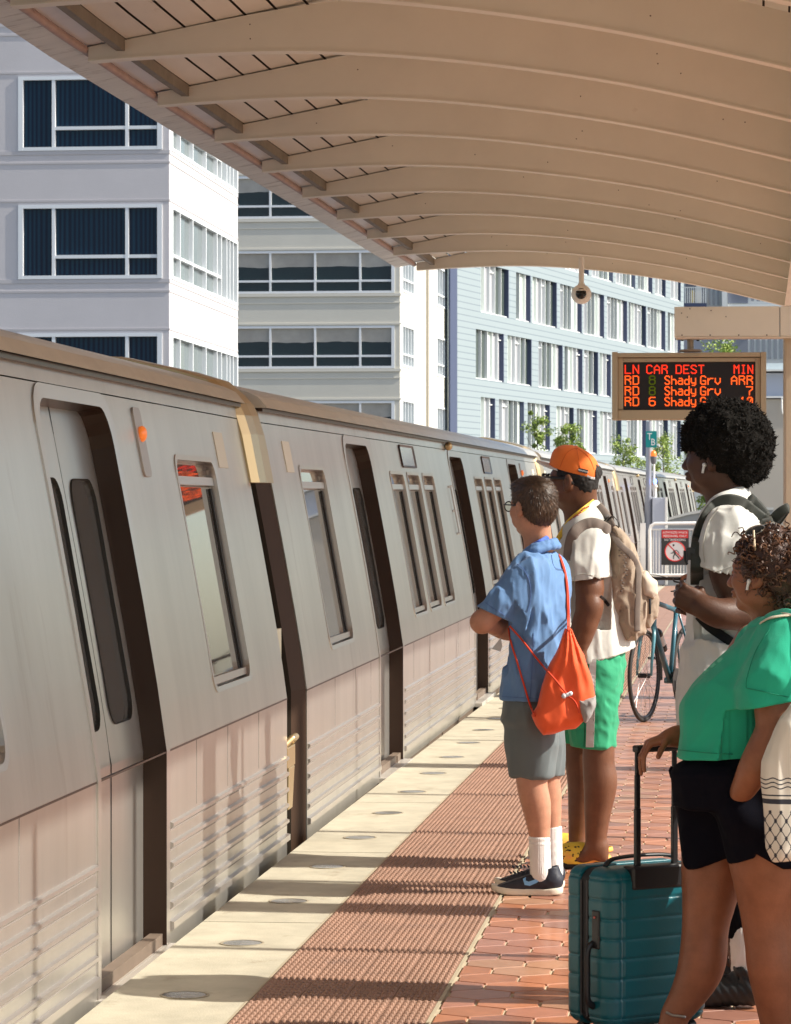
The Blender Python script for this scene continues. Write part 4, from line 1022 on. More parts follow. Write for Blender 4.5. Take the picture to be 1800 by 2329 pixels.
    def poly(s, pts, d, t, r=.02, k=.02, mode='add'):  # photo-pixel outline at camera depth d, half thickness t
        q = [P(x, y, d) for x, y in pts]; O = q[0]
        U = np.array([(p-O).dot(rV) for p in q]); V = np.array([(p-O).z for p in q]); n = len(q); o = a3(O); dd = a3(dV); rr = a3(rV)
        lo = np.min([list(p-dV*t) for p in q]+[list(p+dV*t) for p in q], axis=0); hi = np.max([list(p-dV*t) for p in q]+[list(p+dV*t) for p in q], axis=0)
        if mode == 'add': s.lo = np.minimum(s.lo, lo); s.hi = np.maximum(s.hi, hi)
        def f(X, Y, Z):
            u = (X-o[0])*rr[0]+(Y-o[1])*rr[1]; w_ = (X-o[0])*dd[0]+(Y-o[1])*dd[1]; v = Z-o[2]
            D2 = np.full(u.shape, 1e9, dtype=np.float32); ins = np.zeros(u.shape, bool)
            for i in range(n):
                j = (i+1) % n; ex, ey = U[j]-U[i], V[j]-V[i]; wx, wy = u-U[i], v-V[i]
                tt = np.clip((wx*ex+wy*ey)/(ex*ex+ey*ey+1e-12), 0, 1); D2 = np.minimum(D2, (wx-ex*tt)**2+(wy-ey*tt)**2)
                c1 = (V[i] > v) != (V[j] > v)
                with np.errstate(divide='ignore', invalid='ignore'): xi = U[i]+(v-V[i])*ex/(ey if abs(ey) > 1e-9 else 1e-9)
                ins ^= (c1 & (u < xi))
            d2 = np.where(ins, -np.sqrt(D2), np.sqrt(D2)); dz = np.abs(w_)-t
            a = np.maximum(d2+r, 0); b = np.maximum(dz+r, 0)
            return np.minimum(np.maximum(d2+r, dz+r), 0)+np.sqrt(a*a+b*b)-r
        s.ops.append((mode, f, k, lo, hi)); return s
    def cut(s, p, n):  # remove the side the normal points to
        p = a3(p); n = a3(Vector(n).normalized()); s.ops.append(('cut', lambda X, Y, Z: (X-p[0])*n[0]+(Y-p[1])*n[1]+(Z-p[2])*n[2], 0, None, None)); return s
    def cutif(s, p, n, fn):  # cut only where fn(X,Y,Z) is true
        p = a3(p); n = a3(Vector(n).normalized()); s.ops.append(('cutif', (lambda X, Y, Z: (X-p[0])*n[0]+(Y-p[1])*n[1]+(Z-p[2])*n[2], fn), 0, None, None)); return s
    def disp(s, fn): s.ops.append(('disp', fn, 0, None, None)); return s
    def mesh(s, h, lo=None, hi=None):
        lo = (s.lo-3*h) if lo is None else np.maximum(np.array(lo), s.lo-3*h); hi = (s.hi+3*h) if hi is None else np.minimum(np.array(hi), s.hi+3*h)
        n = np.maximum(np.ceil((hi-lo)/h).astype(int)+1, 3)
        ax = [(lo[i]+h*np.arange(n[i])).astype(np.float32) for i in range(3)]
        F = np.full(tuple(n), 1.0, dtype=np.float32)
        for mode, f, k, bl, bh in s.ops:
            if bl is not None:
                m = k+4*h+.015; i0 = [max(0, int((bl[i]-m-lo[i])/h)) for i in range(3)]; i1 = [min(n[i], int((bh[i]+m-lo[i])/h)+2) for i in range(3)]
                if any(i1[i] <= i0[i] for i in range(3)): continue
            else: i0 = [0]*3; i1 = list(n)
            sl_ = tuple(slice(i0[i], i1[i]) for i in range(3))
            X, Y, Z = np.meshgrid(*[ax[i][i0[i]:i1[i]] for i in range(3)], indexing='ij')
            g = F[sl_]
            if mode == 'cutif': d = f[0](X, Y, Z); F[sl_] = np.where(f[1](X, Y, Z), np.maximum(g, d), g); continue
            d = f(X, Y, Z)
            if mode == 'add':
                hh = np.clip(.5+.5*(d-g)/max(k, 1e-5), 0, 1); F[sl_] = d*(1-hh)+g*hh-k*hh*(1-hh)
            elif mode == 'sub':
                d = -d; hh = np.clip(.5-.5*(d-g)/max(k, 1e-5), 0, 1); F[sl_] = d*(1-hh)+g*hh+k*hh*(1-hh)
            elif mode == 'cut': F[sl_] = np.maximum(g, d)
            elif mode == 'disp': F[sl_] = g+d
        F[0] = F[-1] = 1; F[:, 0] = F[:, -1] = 1; F[:, :, 0] = F[:, :, -1] = 1
        return nets(F, lo, h)
def nets(F, lo, h):
    Sg = F < 0; n = F.shape; cs_ = tuple(k-1 for k in n)
    acc = np.zeros(cs_+(3,), np.float32); cnt = np.zeros(cs_, np.float32)
    for ax in range(3):
        o1, o2 = [a for a in range(3) if a != ax]
        s0 = [slice(None)]*3; s1 = [slice(None)]*3; s0[ax] = slice(0, -1); s1[ax] = slice(1, None)
        f0, f1 = F[tuple(s0)], F[tuple(s1)]; cr = (f0 < 0) != (f1 < 0)
        t = np.where(cr, f0/(f0-f1+1e-12), 0)
        for a in (0, 1):
            for b in (0, 1):
                sl_ = [slice(None)]*3; sl_[o1] = slice(a, a+cs_[o1]); sl_[o2] = slice(b, b+cs_[o2]); c = cr[tuple(sl_)]; tt = t[tuple(sl_)]
                cnt += c; acc[..., ax] += tt*c; acc[..., o1] += a*c; acc[..., o2] += b*c
    act = cnt > 0; idx = np.full(cs_, -1, int); idx[act] = np.arange(act.sum())
    ii = np.argwhere(act); V = lo+h*(ii+acc[act]/cnt[act][:, None])
    faces = []
    for ax in range(3):
        o1, o2 = [(1, 2), (2, 0), (0, 1)][ax]
        s0 = [slice(None)]*3; s1 = [slice(None)]*3; s0[ax] = slice(0, -1); s1[ax] = slice(1, None)
        a_, b_ = Sg[tuple(s0)], Sg[tuple(s1)]
        e = np.argwhere(a_ != b_); e = e[(e[:, o1] > 0) & (e[:, o2] > 0) & (e[:, o1] < cs_[o1]) & (e[:, o2] < cs_[o2])]
        if not len(e): continue
        def at(d1, d2):
            q = e.copy(); q[:, o1] -= d1; q[:, o2] -= d2; return idx[q[:, 0], q[:, 1], q[:, 2]]
        q = np.stack([at(1, 1), at(0, 1), at(0, 0), at(1, 0)], 1); fl = a_[e[:, 0], e[:, 1], e[:, 2]]
        q[~fl] = q[~fl][:, ::-1]; faces.append(q)
    Fc = np.concatenate(faces); Fc = Fc[(Fc >= 0).all(1)]
    return V, Fc
BV = {}
def sobj(name, parts, m, parent, col=None, smooth=True):
    """one mesh object out of one or more (verts, faces) pieces"""
    V = np.concatenate([p[0] for p in parts]); o = 0; Fs = []
    for p in parts: Fs.append(p[1]+o); o += len(p[0])
    Fc = np.concatenate(Fs); W0 = V.copy()
    me = D.meshes.new(name); loc = np.array(parent.location) if parent is not None else np.zeros(3)
    me.vertices.add(len(V)); me.vertices.foreach_set('co', (V-loc).astype(np.float32).ravel())
    me.loops.add(Fc.size); me.loops.foreach_set('vertex_index', Fc.astype(np.int32).ravel())
    me.polygons.add(len(Fc)); me.polygons.foreach_set('loop_start', np.arange(0, Fc.size, 4, dtype=np.int32)); me.polygons.foreach_set('loop_total', np.full(len(Fc), 4, np.int32))
    me.update(calc_edges=True); me.validate(); me.materials.append(m)
    if smooth: me.polygons.foreach_set('use_smooth', np.ones(len(me.polygons), bool))
    if col is not None:
        a = me.color_attributes.new('Col', 'FLOAT_COLOR', 'POINT'); c = np.ones((len(V), 4), np.float32); c[:, :3] = col(V); a.data.foreach_set('color', c.ravel())
    ob = D.objects.new(name, me); COL.objects.link(ob); ob.parent = parent
    BV[ob.name] = BVHTree.FromPolygons([tuple(v) for v in W0], [tuple(f) for f in Fc]); return ob
def cuff(S_, a, b, r, n=None, wall=.012, maxd=None, deep=1.0):
    a, b = Vector(a), Vector(b); ax = (b-a).normalized(); n = Vector(n).normalized() if n is not None else ax; A_, X_ = a3(b), a3(ax); D_ = a3(dV)
    def near(X, Y, Z):
        x, y, z = X-A_[0], Y-A_[1], Z-A_[2]; t = x*X_[0]+y*X_[1]+z*X_[2]; q = np.sqrt(np.maximum(x*x+y*y+z*z-t*t, 0)); m = (q < r*1.45) & (t > -r*1.2) & (t < r*2.5)
        return m if maxd is None else m & (x*D_[0]+y*D_[1] < maxd)
    S_.cutif(b, n, near); ri = r-wall; S_.cap(b+ax*(ri*.35), b+ax*(ri*.35+r), ri, ri*1.04, .003, 'sub')
def hit(objs, x, y, off=.004, fallback=None):
    o = Vector((0, 0, CAMZ)); dr = (P(x, y, 10)-o).normalized(); best = None
    for ob in objs:
        r = BV[ob.name].ray_cast(o, dr)
        if r[0] is not None and (best is None or r[3] < best[1]): best = (r[0], r[3], r[1])
    if best is None: return fallback
    n = best[2]; n = n if n.dot(dr) < 0 else -n
    return best[0]+n*off
def hits(objs, pts, off=.004, d=None): 
    out = []
    for p in pts:
        h = hit(objs, p[0], p[1], off); 
        if h is None: h = P(p[0], p[1], d if d else (out and ((out[-1]-Vector((0, 0, CAMZ))).dot(dV)) or 12))
        out.append(h)
    return out
def surfpath(objs, pts, off=.004, n=8, sm=2, d=None):  # 2-D spline projected on the surfaces, depth smoothed
    s2 = [(v.x, v.y) for v in spline([(p[0], p[1], 0) for p in pts], n)]; eye = Vector((0, 0, CAMZ)); out = []
    for x, y in s2:
        h = hit(objs, x, y, 0); out.append((x, y, (h-eye).dot(dV) if h else None))
    known = [q[2] for q in out if q[2] is not None]; last = known[0] if known else d; ds = []
    for q in out:
        if q[2] is not None: last = q[2]
        ds.append(last)
    ds = [min(ds[max(0, i-1):i+2]) for i in range(len(ds))]
    for _ in range(sm): ds = [min(ds[i], (ds[max(0, i-1)]+ds[i]*2+ds[min(len(ds)-1, i+1)])/4+.001) for i in range(len(ds))]
    return [P(x, y, z-off) for (x, y, _), z in zip(out, ds)]
def wbuild(mb, name, m, parent, **kw):  # MB written in world coordinates, put under a thing at its own location
    mb.v = [tuple(Vector(v)-parent.location) for v in mb.v]; return mb.build(name, m, parent, **kw)
def spline(pts, n=6):
    pts = [Vector(p) for p in pts]; out = []
    for i in range(len(pts)-1):
        p0 = pts[max(i-1, 0)]; p1 = pts[i]; p2 = pts[i+1]; p3 = pts[min(i+2, len(pts)-1)]
        for k in range(n):
            t = k/n; out.append(.5*((2*p1)+(p2-p0)*t+(2*p0-5*p1+4*p2-p3)*t*t+(3*p1-p0-3*p2+p3)*t**3))
    return out+[pts[-1]]
def frame(phi):  # facing left in the photo, turned phi degrees away from the camera
    f = -rV*math.cos(R(phi))+dV*math.sin(R(phi)); s_ = -rV*math.sin(R(phi))-dV*math.cos(R(phi)); return f, s_
def head(S_, C, f, s_, sc=1.0, neck=None, nr=.058, lips=1.0, jaw=1.0, tilt=0, ears=True):
    u = uV
    if tilt: f2 = f*math.cos(R(tilt))+u*math.sin(R(tilt)); u = u*math.cos(R(tilt))-f*math.sin(R(tilt)); f = f2
    def L(x, y, z): return C+f*x*sc+s_*y*sc+u*z*sc
    ax = (f, s_, u)
    def E(x, y, z, a, b, c, k=.012, mode='add'): S_.ell(L(x, y, z), (a*sc, b*sc, c*sc), ax, k*sc, mode)
    E(-.014, 0, .030, .097, .076, .086); E(.032, 0, -.020, .060, .060, .080, .03); E(.018, 0, -.062, .055, .052*jaw, .045, .03)
    E(.066, 0, -.098, .019, .021, .016, .025); E(.074, 0, .020, .016, .048, .013, .02)
    for q in (1, -1):
        E(.060, .040*q, -.026, .026, .022, .024, .025); E(.095, .031*q, .002, .014, .017, .011, .012, 'sub')
        E(.0765, .031*q, .001, .0145, .016, .0115, .003)
        E(.094, .013*q, -.037, .010, .009, .008, .008)
        E(.020, .050*q, -.066, .040, .016, .024, .025)
        if ears:
            E(-.008, .082*q, -.008, .019, .0105, .033, .006); E(-.002, .093*q, -.010, .010, .008, .019, .004, 'sub'); E(.001, .080*q, -.033, .010, .008, .012, .006); E(.010, .0755*q, -.012, .006, .006, .010, .006)
    S_.cap(L(.086, 0, .004), L(.104, 0, -.032), .008*sc, .0125*sc, .012*sc)
    E(.089, 0, -.0585, .0115*lips, .021, .0062*lips, .006); E(.087, 0, -.0700, .0110*lips, .019, .0068*lips, .006); E(.098, 0, -.0642, .006, .020, .0016, .003, 'sub')
    if neck is not None: S_.cap(L(-.022, 0, -.05), neck, nr*sc, nr*1.08, .04)
    return L
def hand(S_, w, fd, pn, td, sc=1.0, curl=(25, 35, 25), spread=.0, thumb=(.5, .5), k=.006, fist=False):
    """w wrist, fd finger direction, pn palm normal (palm faces it), td thumb side direction"""
    fd = Vector(fd).normalized(); pn = Vector(pn); pn = (pn-fd*pn.dot(fd)).normalized(); td = Vector(td); td = (td-fd*td.dot(fd)-pn*td.dot(pn)).normalized()
    k0 = w+fd*.045*sc; S_.ell(w+fd*.048*sc, (.052*sc, .040*sc, .0155*sc), (fd, td, pn), .015); S_.cap(w-fd*.02*sc, w+fd*.02*sc, .026*sc, .024*sc, .02)
    lens = [(.045, .027, .020), (.050, .031, .022), (.046, .029, .021), (.036, .022, .018)]; offs = [.028, .0095, -.0095, -.028]
    for i in range(4):
        d = (fd+td*spread*(1.5-i)/3); d.normalize(); p = w+fd*(.090-.004*abs(i-1))*sc+td*offs[i]*sc; S_.cap(w+fd*.05*sc+td*offs[i]*.8*sc, p, .011*sc, .0095*sc, .008)
        for j, l in enumerate(lens[i]):
            a = R(curl[j]); d = (d*math.cos(a)+pn*math.sin(a)).normalized(); q = p+d*l*sc; r0 = (.0092, .0085, .0076, .0068); S_.cap(p, q, r0[j]*sc, r0[j+1]*sc, .0035); p = q
    d = (td*.85+fd*thumb[0]+pn*.25).normalized() if not fist else (td*.45+fd*.40+pn*.65).normalized(); p = w+fd*.022*sc+td*.025*sc; S_.cap(w+fd*.02*sc+td*.01*sc, p+d*.030*sc, .0165*sc, .0115*sc, .01); p = p+d*.030*sc
    for j, l in enumerate((.032, .026)):
        d = ((d*.75+fd*.45*thumb[1]+pn*.45*(1-thumb[1])) if not fist else (d*.6+pn*.5-td*.45)).normalized(); q = p+d*l*sc; S_.cap(p, q, .0105*sc, .0085*sc, .004); p = q
    return p
def shoe(S_, heel, f, s_, L=.28, w_=.042, h=.065, z0=.018):
    p = lambda x, z, y=0: heel+f*x+uV*z+s_*y
    S_.chain([p(.035, .055), p(.12, .055), p(.20, .042), p(L-.035, .032)], [w_*.92, w_*.95, w_*1.02, w_*.80], .03); S_.cap(p(.03, .07), p(.055, h+.035), w_*.85, w_*.92, .02)
    S_.cut(p(0, z0), (0, 0, -1))
def sole(S_, heel, f, s_, L=.285, w_=.046, z1=.030, toe=.012):
    p = lambda x, z, y=0: heel+f*x+uV*z+s_*y
    S_.chain([p(.038, .02), p(.13, .02), p(.21, .02), p(L-.04, .022)], [w_, w_*.86, w_*1.08, w_*.86], .02)
    S_.cut(p(0, z1), (0.0, 0, 1)); S_.cut(p(0, .001), (0, 0, -1))
def tufts(mb, pts, nrms, ln, wd, rg, curl=.5, cols=((.012, .010, .009),), seg=2):
    for p, n in zip(pts, nrms):
        n = Vector(n); t = n.cross(Vector((rg.gauss(0, 1), rg.gauss(0, 1), rg.gauss(0, 1)))).normalized(); l = ln*rg.uniform(.5, 1.3); w_ = wd*rg.uniform(.6, 1.3)
        c = cols[rg.randrange(len(cols))]; q = Vector(p)-n*.004; d = n; b = t; prev = None
        for i in range(seg+1):
            r = w_*(1-i/(seg+.3)); ring = [q+b*r, q-b*r*.5+d.cross(b)*r*.87, q-b*r*.5-d.cross(b)*r*.87]
            o = len(mb.v)
            mb.v += [tuple(v) for v in ring]
            if prev is not None:
                for k in range(3): mb.f.append((prev+k, prev+(k+1) % 3, o+(k+1) % 3, o+k)); mb.c.append(c)
            prev = o; d = (d+Vector((rg.gauss(0, curl), rg.gauss(0, curl), rg.gauss(0, curl)))).normalized(); q = q+d*l/seg; b = (b-d*b.dot(d)).normalized()
def surf_samples(obname_VF, n, rg, keep=None):
    V, Fc = obname_VF; idx = [rg.randrange(len(Fc)) for _ in range(n)]; P_, N_ = [], []
    for i in idx:
        a, b, c, d = [Vector(V[j]) for j in Fc[i]]; nn = (c-a).cross(d-b)
        if nn.length < 1e-12: continue
        nn.normalize(); s1, t1 = rg.random(), rg.random(); q = a.lerp(b, s1).lerp(d.lerp(c, s1), t1)
        if keep is None or keep(q, nn): P_.append(q); N_.append(nn)
    return P_, N_
def skin(name, col, rough=.48):
    m = mat(name, col, rough, var=.16, vscale=16, bump=.0008, bscale=160); b = m.node_tree.nodes['Principled BSDF']
    b.inputs['Subsurface Weight'].default_value = .12; b.inputs['Subsurface Radius'].default_value = (.01, .004, .002); b.inputs['Subsurface Scale'].default_value = .6
    b.inputs['Specular IOR Level'].default_value = .36; return m
def cloth(name, col, rough=.85, var=.06, vs=6, bump=.0006, bs=350, sheen=.12, spec=.25, **k): return mat(name, col, rough, var=var, vscale=vs, bump=bump, bscale=bs, sheen=sheen, spec=spec, **k)
# ------------------------------------------------------------------ PERSON 1: man in the blue polo
sk1 = skin('skin_fair', (.47, .235, .15)); m_eye = mat('eye_mat', (.55, .52, .50), .15)
def person(name, foot, label): 
    o = empty(name, foot, label, 'person'); return o
d1 = 13.33; K1 = lambda x, y, dd=0: P(x, y, d1+dd)
p1 = person('person', G(1225, 2028), 'man with short brown hair, blue polo, grey shorts and white socks, arms folded')
f1, s1 = frame(25); fh1, sh1 = frame(50)
B = SDF(); C1 = K1(1211, 1152)
nk = K1(1226, 1252, .02)
L1_ = head(B, C1, fh1, sh1, .98, nk, .057)
hd = B.mesh(.0032)
A = SDF()
A.chain([K1(1196, 1315, -.12), K1(1106, 1406, -.13), K1(1096, 1414, -.13)], [.052, .044, .042], .02)
A.chain([K1(1098, 1414, -.13), K1(1128, 1424, -.04)], [.041, .034], .02); A.chain([K1(1128, 1424, -.04), K1(1160, 1428, .06)], [.034, .027], .02)
hand(A, K1(1163, 1430, .07), rV*.6+dV*.6, -uV*.2+rV, uV, .95, (15, 25, 20))
A.chain([K1(1235, 1300, .16), K1(1128, 1412, .10)], [.048, .042], .02); A.chain([K1(1128, 1412, .10), K1(1136, 1432, .0), ], [.040, .028], .02)
hand(A, K1(1126, 1430, -.01), rV*1.0-dV*.25-uV*.22, -dV*-.8-rV*.0, uV, .95, (28, 45, 30), thumb=(.6, .6))
ar = A.mesh(.0045)
T = SDF(); T.loft([(K1(1228, 1272), .04, .06), (K1(1229, 1300), .07, .13), (K1(1230, 1400), .085, .14), (K1(1218, 1600), .10, .15), (K1(1215, 1650), .10, .15)], f1, s1)
T.chain([K1(1208, 1640, -.09), K1(1210, 1775, -.095), K1(1221, 1835, -.09), K1(1229, 1915, -.085), K1(1231, 1985, -.08)], [.085, .062, .057, .038, .036], .03)
T.chain([K1(1225, 1640, .09), K1(1240, 1765, .09), K1(1247, 1825, .10), K1(1255, 1905, .10), K1(1257, 1975, .10)], [.085, .060, .054, .037, .036], .03)
lg1 = T.mesh(.007)
body1 = sobj('body', [hd, ar, lg1], sk1, p1)
# hair
H = SDF(); ax = (fh1, sh1, uV); sc = .98
def LL(C, f, s_, sc): return lambda x, y, z: C+f*x*sc+s_*y*sc+uV*z*sc
h1 = LL(C1, fh1, sh1, .98)
H.ell(h1(-.016, 0, .040), (.106, .086, .089), ax, .02); H.ell(h1(-.050, 0, -.015), (.066, .074, .072), ax, .03); H.ell(h1(.050, 0, .085), (.045, .060, .030), ax, .03)
H.ell(h1(.10, 0, -.035), (.075, .10, .085), ax, .01, 'sub'); H.ell(h1(.012, .085, -.035), (.032, .03, .050), ax, .01, 'sub'); H.ell(h1(.012, -.085, -.035), (.032, .03, .050), ax, .01, 'sub')
wh = h1(-.055, .028, .075)
def strands(X, Y, Z, c=wh):
    u = (X-c[0])*rV[0]+(Y-c[1])*rV[1]; v = Z-c[2]; an = np.arctan2(v, u); rr = np.sqrt(u*u+v*v)
    return .0007*np.sin(an*46+rr*90+4*vnoise(X*40, Y*40, Z*40))*np.clip(rr*12, 0, 1)+.003*(vnoise(X*55, Y*55, Z*55)-.5)
H.disp(strands)
hm = H.mesh(.003)
m_h1 = mat('hair_brown', (.075, .040, .022), .50, vc=True, var=.3, vscale=90, spec=.5)
sobj('hair', [hm], m_h1, p1, col=lambda V: np.array([.045, .025, .014])[None]*(1+1.6*np.clip(vnoise(V[:, 0]*60, V[:, 1]*60, V[:, 2]*60)-.35, 0, 1))[:, None])
ho = D.objects['hair']
g = MB(); rg = random.Random(4)
pp, nn = surf_samples(hm, 6500, rg, lambda q, n: (q-C1).dot(fh1) < .075)
nn2 = []
for q, n in zip(pp, nn):
    t = (q-wh); t = t-n*t.dot(n); t = t.normalized() if t.length > 1e-4 else n; nn2.append((t*1.0+n*.22).normalized())
tufts(g, [q-n*.0-t*.004 for q, n, t in zip(pp, nn, nn2)], nn2, .022, .00085, rg, .10, ((.055, .030, .016), (.085, .047, .025), (.17, .10, .052), (.035, .020, .012)))
wbuild(g, 'hair_strands', mat('strand_mat', (.1, .06, .03), .42, vc=True, spec=.6), p1, vc=True)
# polo shirt
m_polo = cloth('polo_blue', (.120, .235, .44), .62, var=.07, bump=.0005, bs=420)
Sh = SDF()
lv = [(1229, 1252, .052, .075), (1230, 1264, .072, .13), (1231, 1282, .085, .155), (1233, 1330, .100, .185), (1232, 1400, .106, .180), (1227, 1460, .108, .172), (1219, 1530, .114, .170), (1214, 1594, .122, .175)]
Sh.loft([(K1(x, y), a, b) for x, y, a, b in lv], f1, s1, .02, 2.1)
Sh.cap(K1(1204, 1300, -.11), K1(1142, 1372, -.13), .064, .062, .04); Sh.cap(K1(1142, 1372, -.13), K1(1118, 1402, -.13), .062, .060, .02)
Sh.cap(K1(1242, 1292, .13), K1(1165, 1385, .12), .068, .058, .035)
nrm_ = (K1(1110, 1412, -.13)-K1(1160, 1345, -.13)).normalized()
def cutcap(X, Y, Z): return np.zeros_like(X)
Sh.disp(fold((11, 9, 4), .013, 2, .5)); Sh.disp(fold((24, 18, 9), .0055, 8, -.7))
pc = K1(1122, 1394, -.13); nn_ = (rV*-.42-uV*.9)
pcut = a3(pc); ncut = a3(nn_.normalized())
cuff(Sh, K1(1142, 1372, -.13), K1(1121, 1396, -.13), .060, nn_, maxd=.08); Sh.cut(K1(1214, 1591), (0, 0, -1))
sh1_ = Sh.mesh(.005); shirt1 = sobj('polo_shirt', [sh1_], m_polo, p1)
# collar and cuffs, hem seams
g = MB()
cp = [K1(1222, 1246, -.085), K1(1255, 1238, -.05), K1(1262, 1236, .03), K1(1240, 1240, .10), K1(1210, 1252, .07), K1(1196, 1262, -.02), K1(1206, 1254, -.07)]
cpt = spline(cp+[cp[0]], 3)[:-1]; Q = SDF()
for i in range(len(cpt)):
    a_, b_ = cpt[i], cpt[(i+1) % len(cpt)]; ca = (a_-nk); ca.z = 0; ca.normalize(); cb_ = (b_-nk); cb_.z = 0; cb_.normalize()
    Q.cap(a_+uV*.012, b_+uV*.012, .0085, None, .012); Q.cap(a_-uV*.010+ca*.012, b_-uV*.010+cb_*.012, .009, None, .018)
Q.disp(fold((30, 30, 10), .003, 4))
sobj('collar', [Q.mesh(.0035)], cloth('polo_collar', (.105, .215, .43), .65), p1)
g = MB(); g.tube(surfpath([shirt1], [(1177, 1283), (1195, 1300), (1206, 1330), (1207, 1365), (1200, 1392)], .0006), .0016, 5)
g.tube(surfpath([shirt1], [(1104, 1370), (1120, 1382), (1138, 1393), (1149, 1400)], .0004), .0013, 5)
for pts_ in ([(1214, 1440), (1212, 1500), (1208, 1560), (1207, 1588)], [(1142, 1584), (1180, 1587), (1225, 1589)], [(1255, 1262), (1262, 1290), (1284, 1296)]): g.tube(surfpath([shirt1], pts_, .0004), .0012, 5)
wbuild(g, 'shirt_seam', cloth('polo_seam', (.09, .16, .36), .8), p1)
# lanyard at the neck
g = MB(); g.tube(spline([K1(1208, 1243, -.06), K1(1228, 1232, -.085), K1(1246, 1222, -.04), K1(1250, 1220, .02)]), .009, 8, flat=.3, ref=(0, 0, 0) if False else tuple(-dV)); wbuild(g, 'lanyard', cloth('lanyard_blue', (.06, .13, .50), .6), p1, smooth=True)
g = MB(); g.quad(K1(1119, 1476, -.1), K1(1140, 1450, -.1), K1(1143, 1470, -.1), K1(1139, 1482, -.1)); wbuild(g, 'badge', mat('badge_white', (.5, .5, .48), .4), p1, solid=.003)
# glasses
def glasses(parent, L_, r, m, round_=True, temple=.0018, w_=.0015, name='glasses'):
    g = MB()
    for q in (1, -1):
        c = (0, .033*q, .0)
        pts = [L_(.112, .033*q+.023*math.cos(a)*(1 if round_ else 1.15), .000+(.021 if round_ else .017)*math.sin(a)) if round_ else L_(.112, .034*q+.026*max(-1, min(1, 1.35*math.cos(a))), .001+.019*max(-1, min(1, 1.35*math.sin(a)))) for a in np.linspace(0, 2*math.pi, 25)[:-1]]
        g.tube(pts, w_, 6, closed=True); g.tube([L_(.112, .057*q, .006), L_(.10, .071*q, .008), L_(.04, .081*q, .006), L_(-.012, .083*q, .004), L_(-.03, .081*q, -.018)], temple, 6)
    g.tube([L_(.112, -.010, .004), L_(.116, 0, .008), L_(.112, .010, .004)], w_, 6)
    o = wbuild(g, name, m, parent, smooth=True)
    for q in (1, -1): g = MB(); g.add([L_(.112, .033*q+.022*math.cos(a), .020*math.sin(a)) for a in np.linspace(0, 2*math.pi, 17)[:-1]], [tuple(range(16))]); lo_ = wbuild(g, 'lens', mat('lens_glass', (.9, .95, .95), .02, trans=1.0, ior=1.2), parent); lo_.parent = o
    return o
m_blackp = mat('black_plastic', (.012, .012, .013), .3)
glasses(p1, L1_, .022, m_blackp, True, .0028, .0026)
# shorts
m_sho1 = cloth('shorts_greygreen', (.125, .150, .155), .7, var=.08)
Q = SDF()
Q.loft([(K1(1213, 1575), .108, .155), (K1(1213, 1640), .118, .165)], f1, s1, .03, 2.2)
Q.loft([(K1(1210, 1600, -.075), .105, .085), (K1(1213, 1690, -.08), .112, .094), (K1(1212, 1768, -.085), .088, .080)], f1, s1, .03, 2.2)
Q.loft([(K1(1215, 1600, .075), .105, .085), (K1(1224, 1690, .08), .108, .092), (K1(1236, 1766, .09), .084, .078)], f1, s1, .03, 2.2)
Q.disp(fold((12, 12, 4), .011, 5, .3)); Q.cut(K1(1212, 1768), (0, 0, -1))
Q.cap(K1(1212, 1760, -.085), K1(1212, 1800, -.085), .066, .070, .003, 'sub'); Q.cap(K1(1238, 1758, .09), K1(1238, 1800, .09), .064, .07, .003, 'sub')
sobj('shorts', [Q.mesh(.0055)], m_sho1, p1)
# socks
m_sock = cloth('sock_white', (.72, .69, .66), .9, bump=.001, bs=260)
for i, (x0, dd, yt) in enumerate(((1227, -.087, 1901), (1254, .10, 1878))):
    Q = SDF(); Q.chain([K1(x0, yt, dd), K1(x0+2, yt+45, dd), K1(x0+4, 1992, dd+.0)], [.0405, .040, .041], .02); Q.cut(K1(x0, yt, dd), (0, 0, 1)) if False else None
    c0_ = K1(x0, 1992, dd)
    Q.cut(K1(x0, yt, dd), (0, 0, 1))
    Q.disp(lambda X, Y, Z, c=c0_: .0010*np.sin(np.arctan2(Y-c[1], X-c[0])*36)+.0010*np.sin(Z*260)*(Z > K1(0, yt+14).z))
    sobj('sock', [Q.mesh(.0032)], m_sock, p1)
m_sn = mat('sneaker_black', (.016, .020, .032), .55, var=.2, vscale=30, bump=.0006, bscale=300); m_sole = mat('sole_cream', (.70, .64, .52), .6); m_swo = mat('swoosh_blue', (.20, .45, .75), .4); m_rust = cloth('heel_rust', (.26, .10, .05), .7)
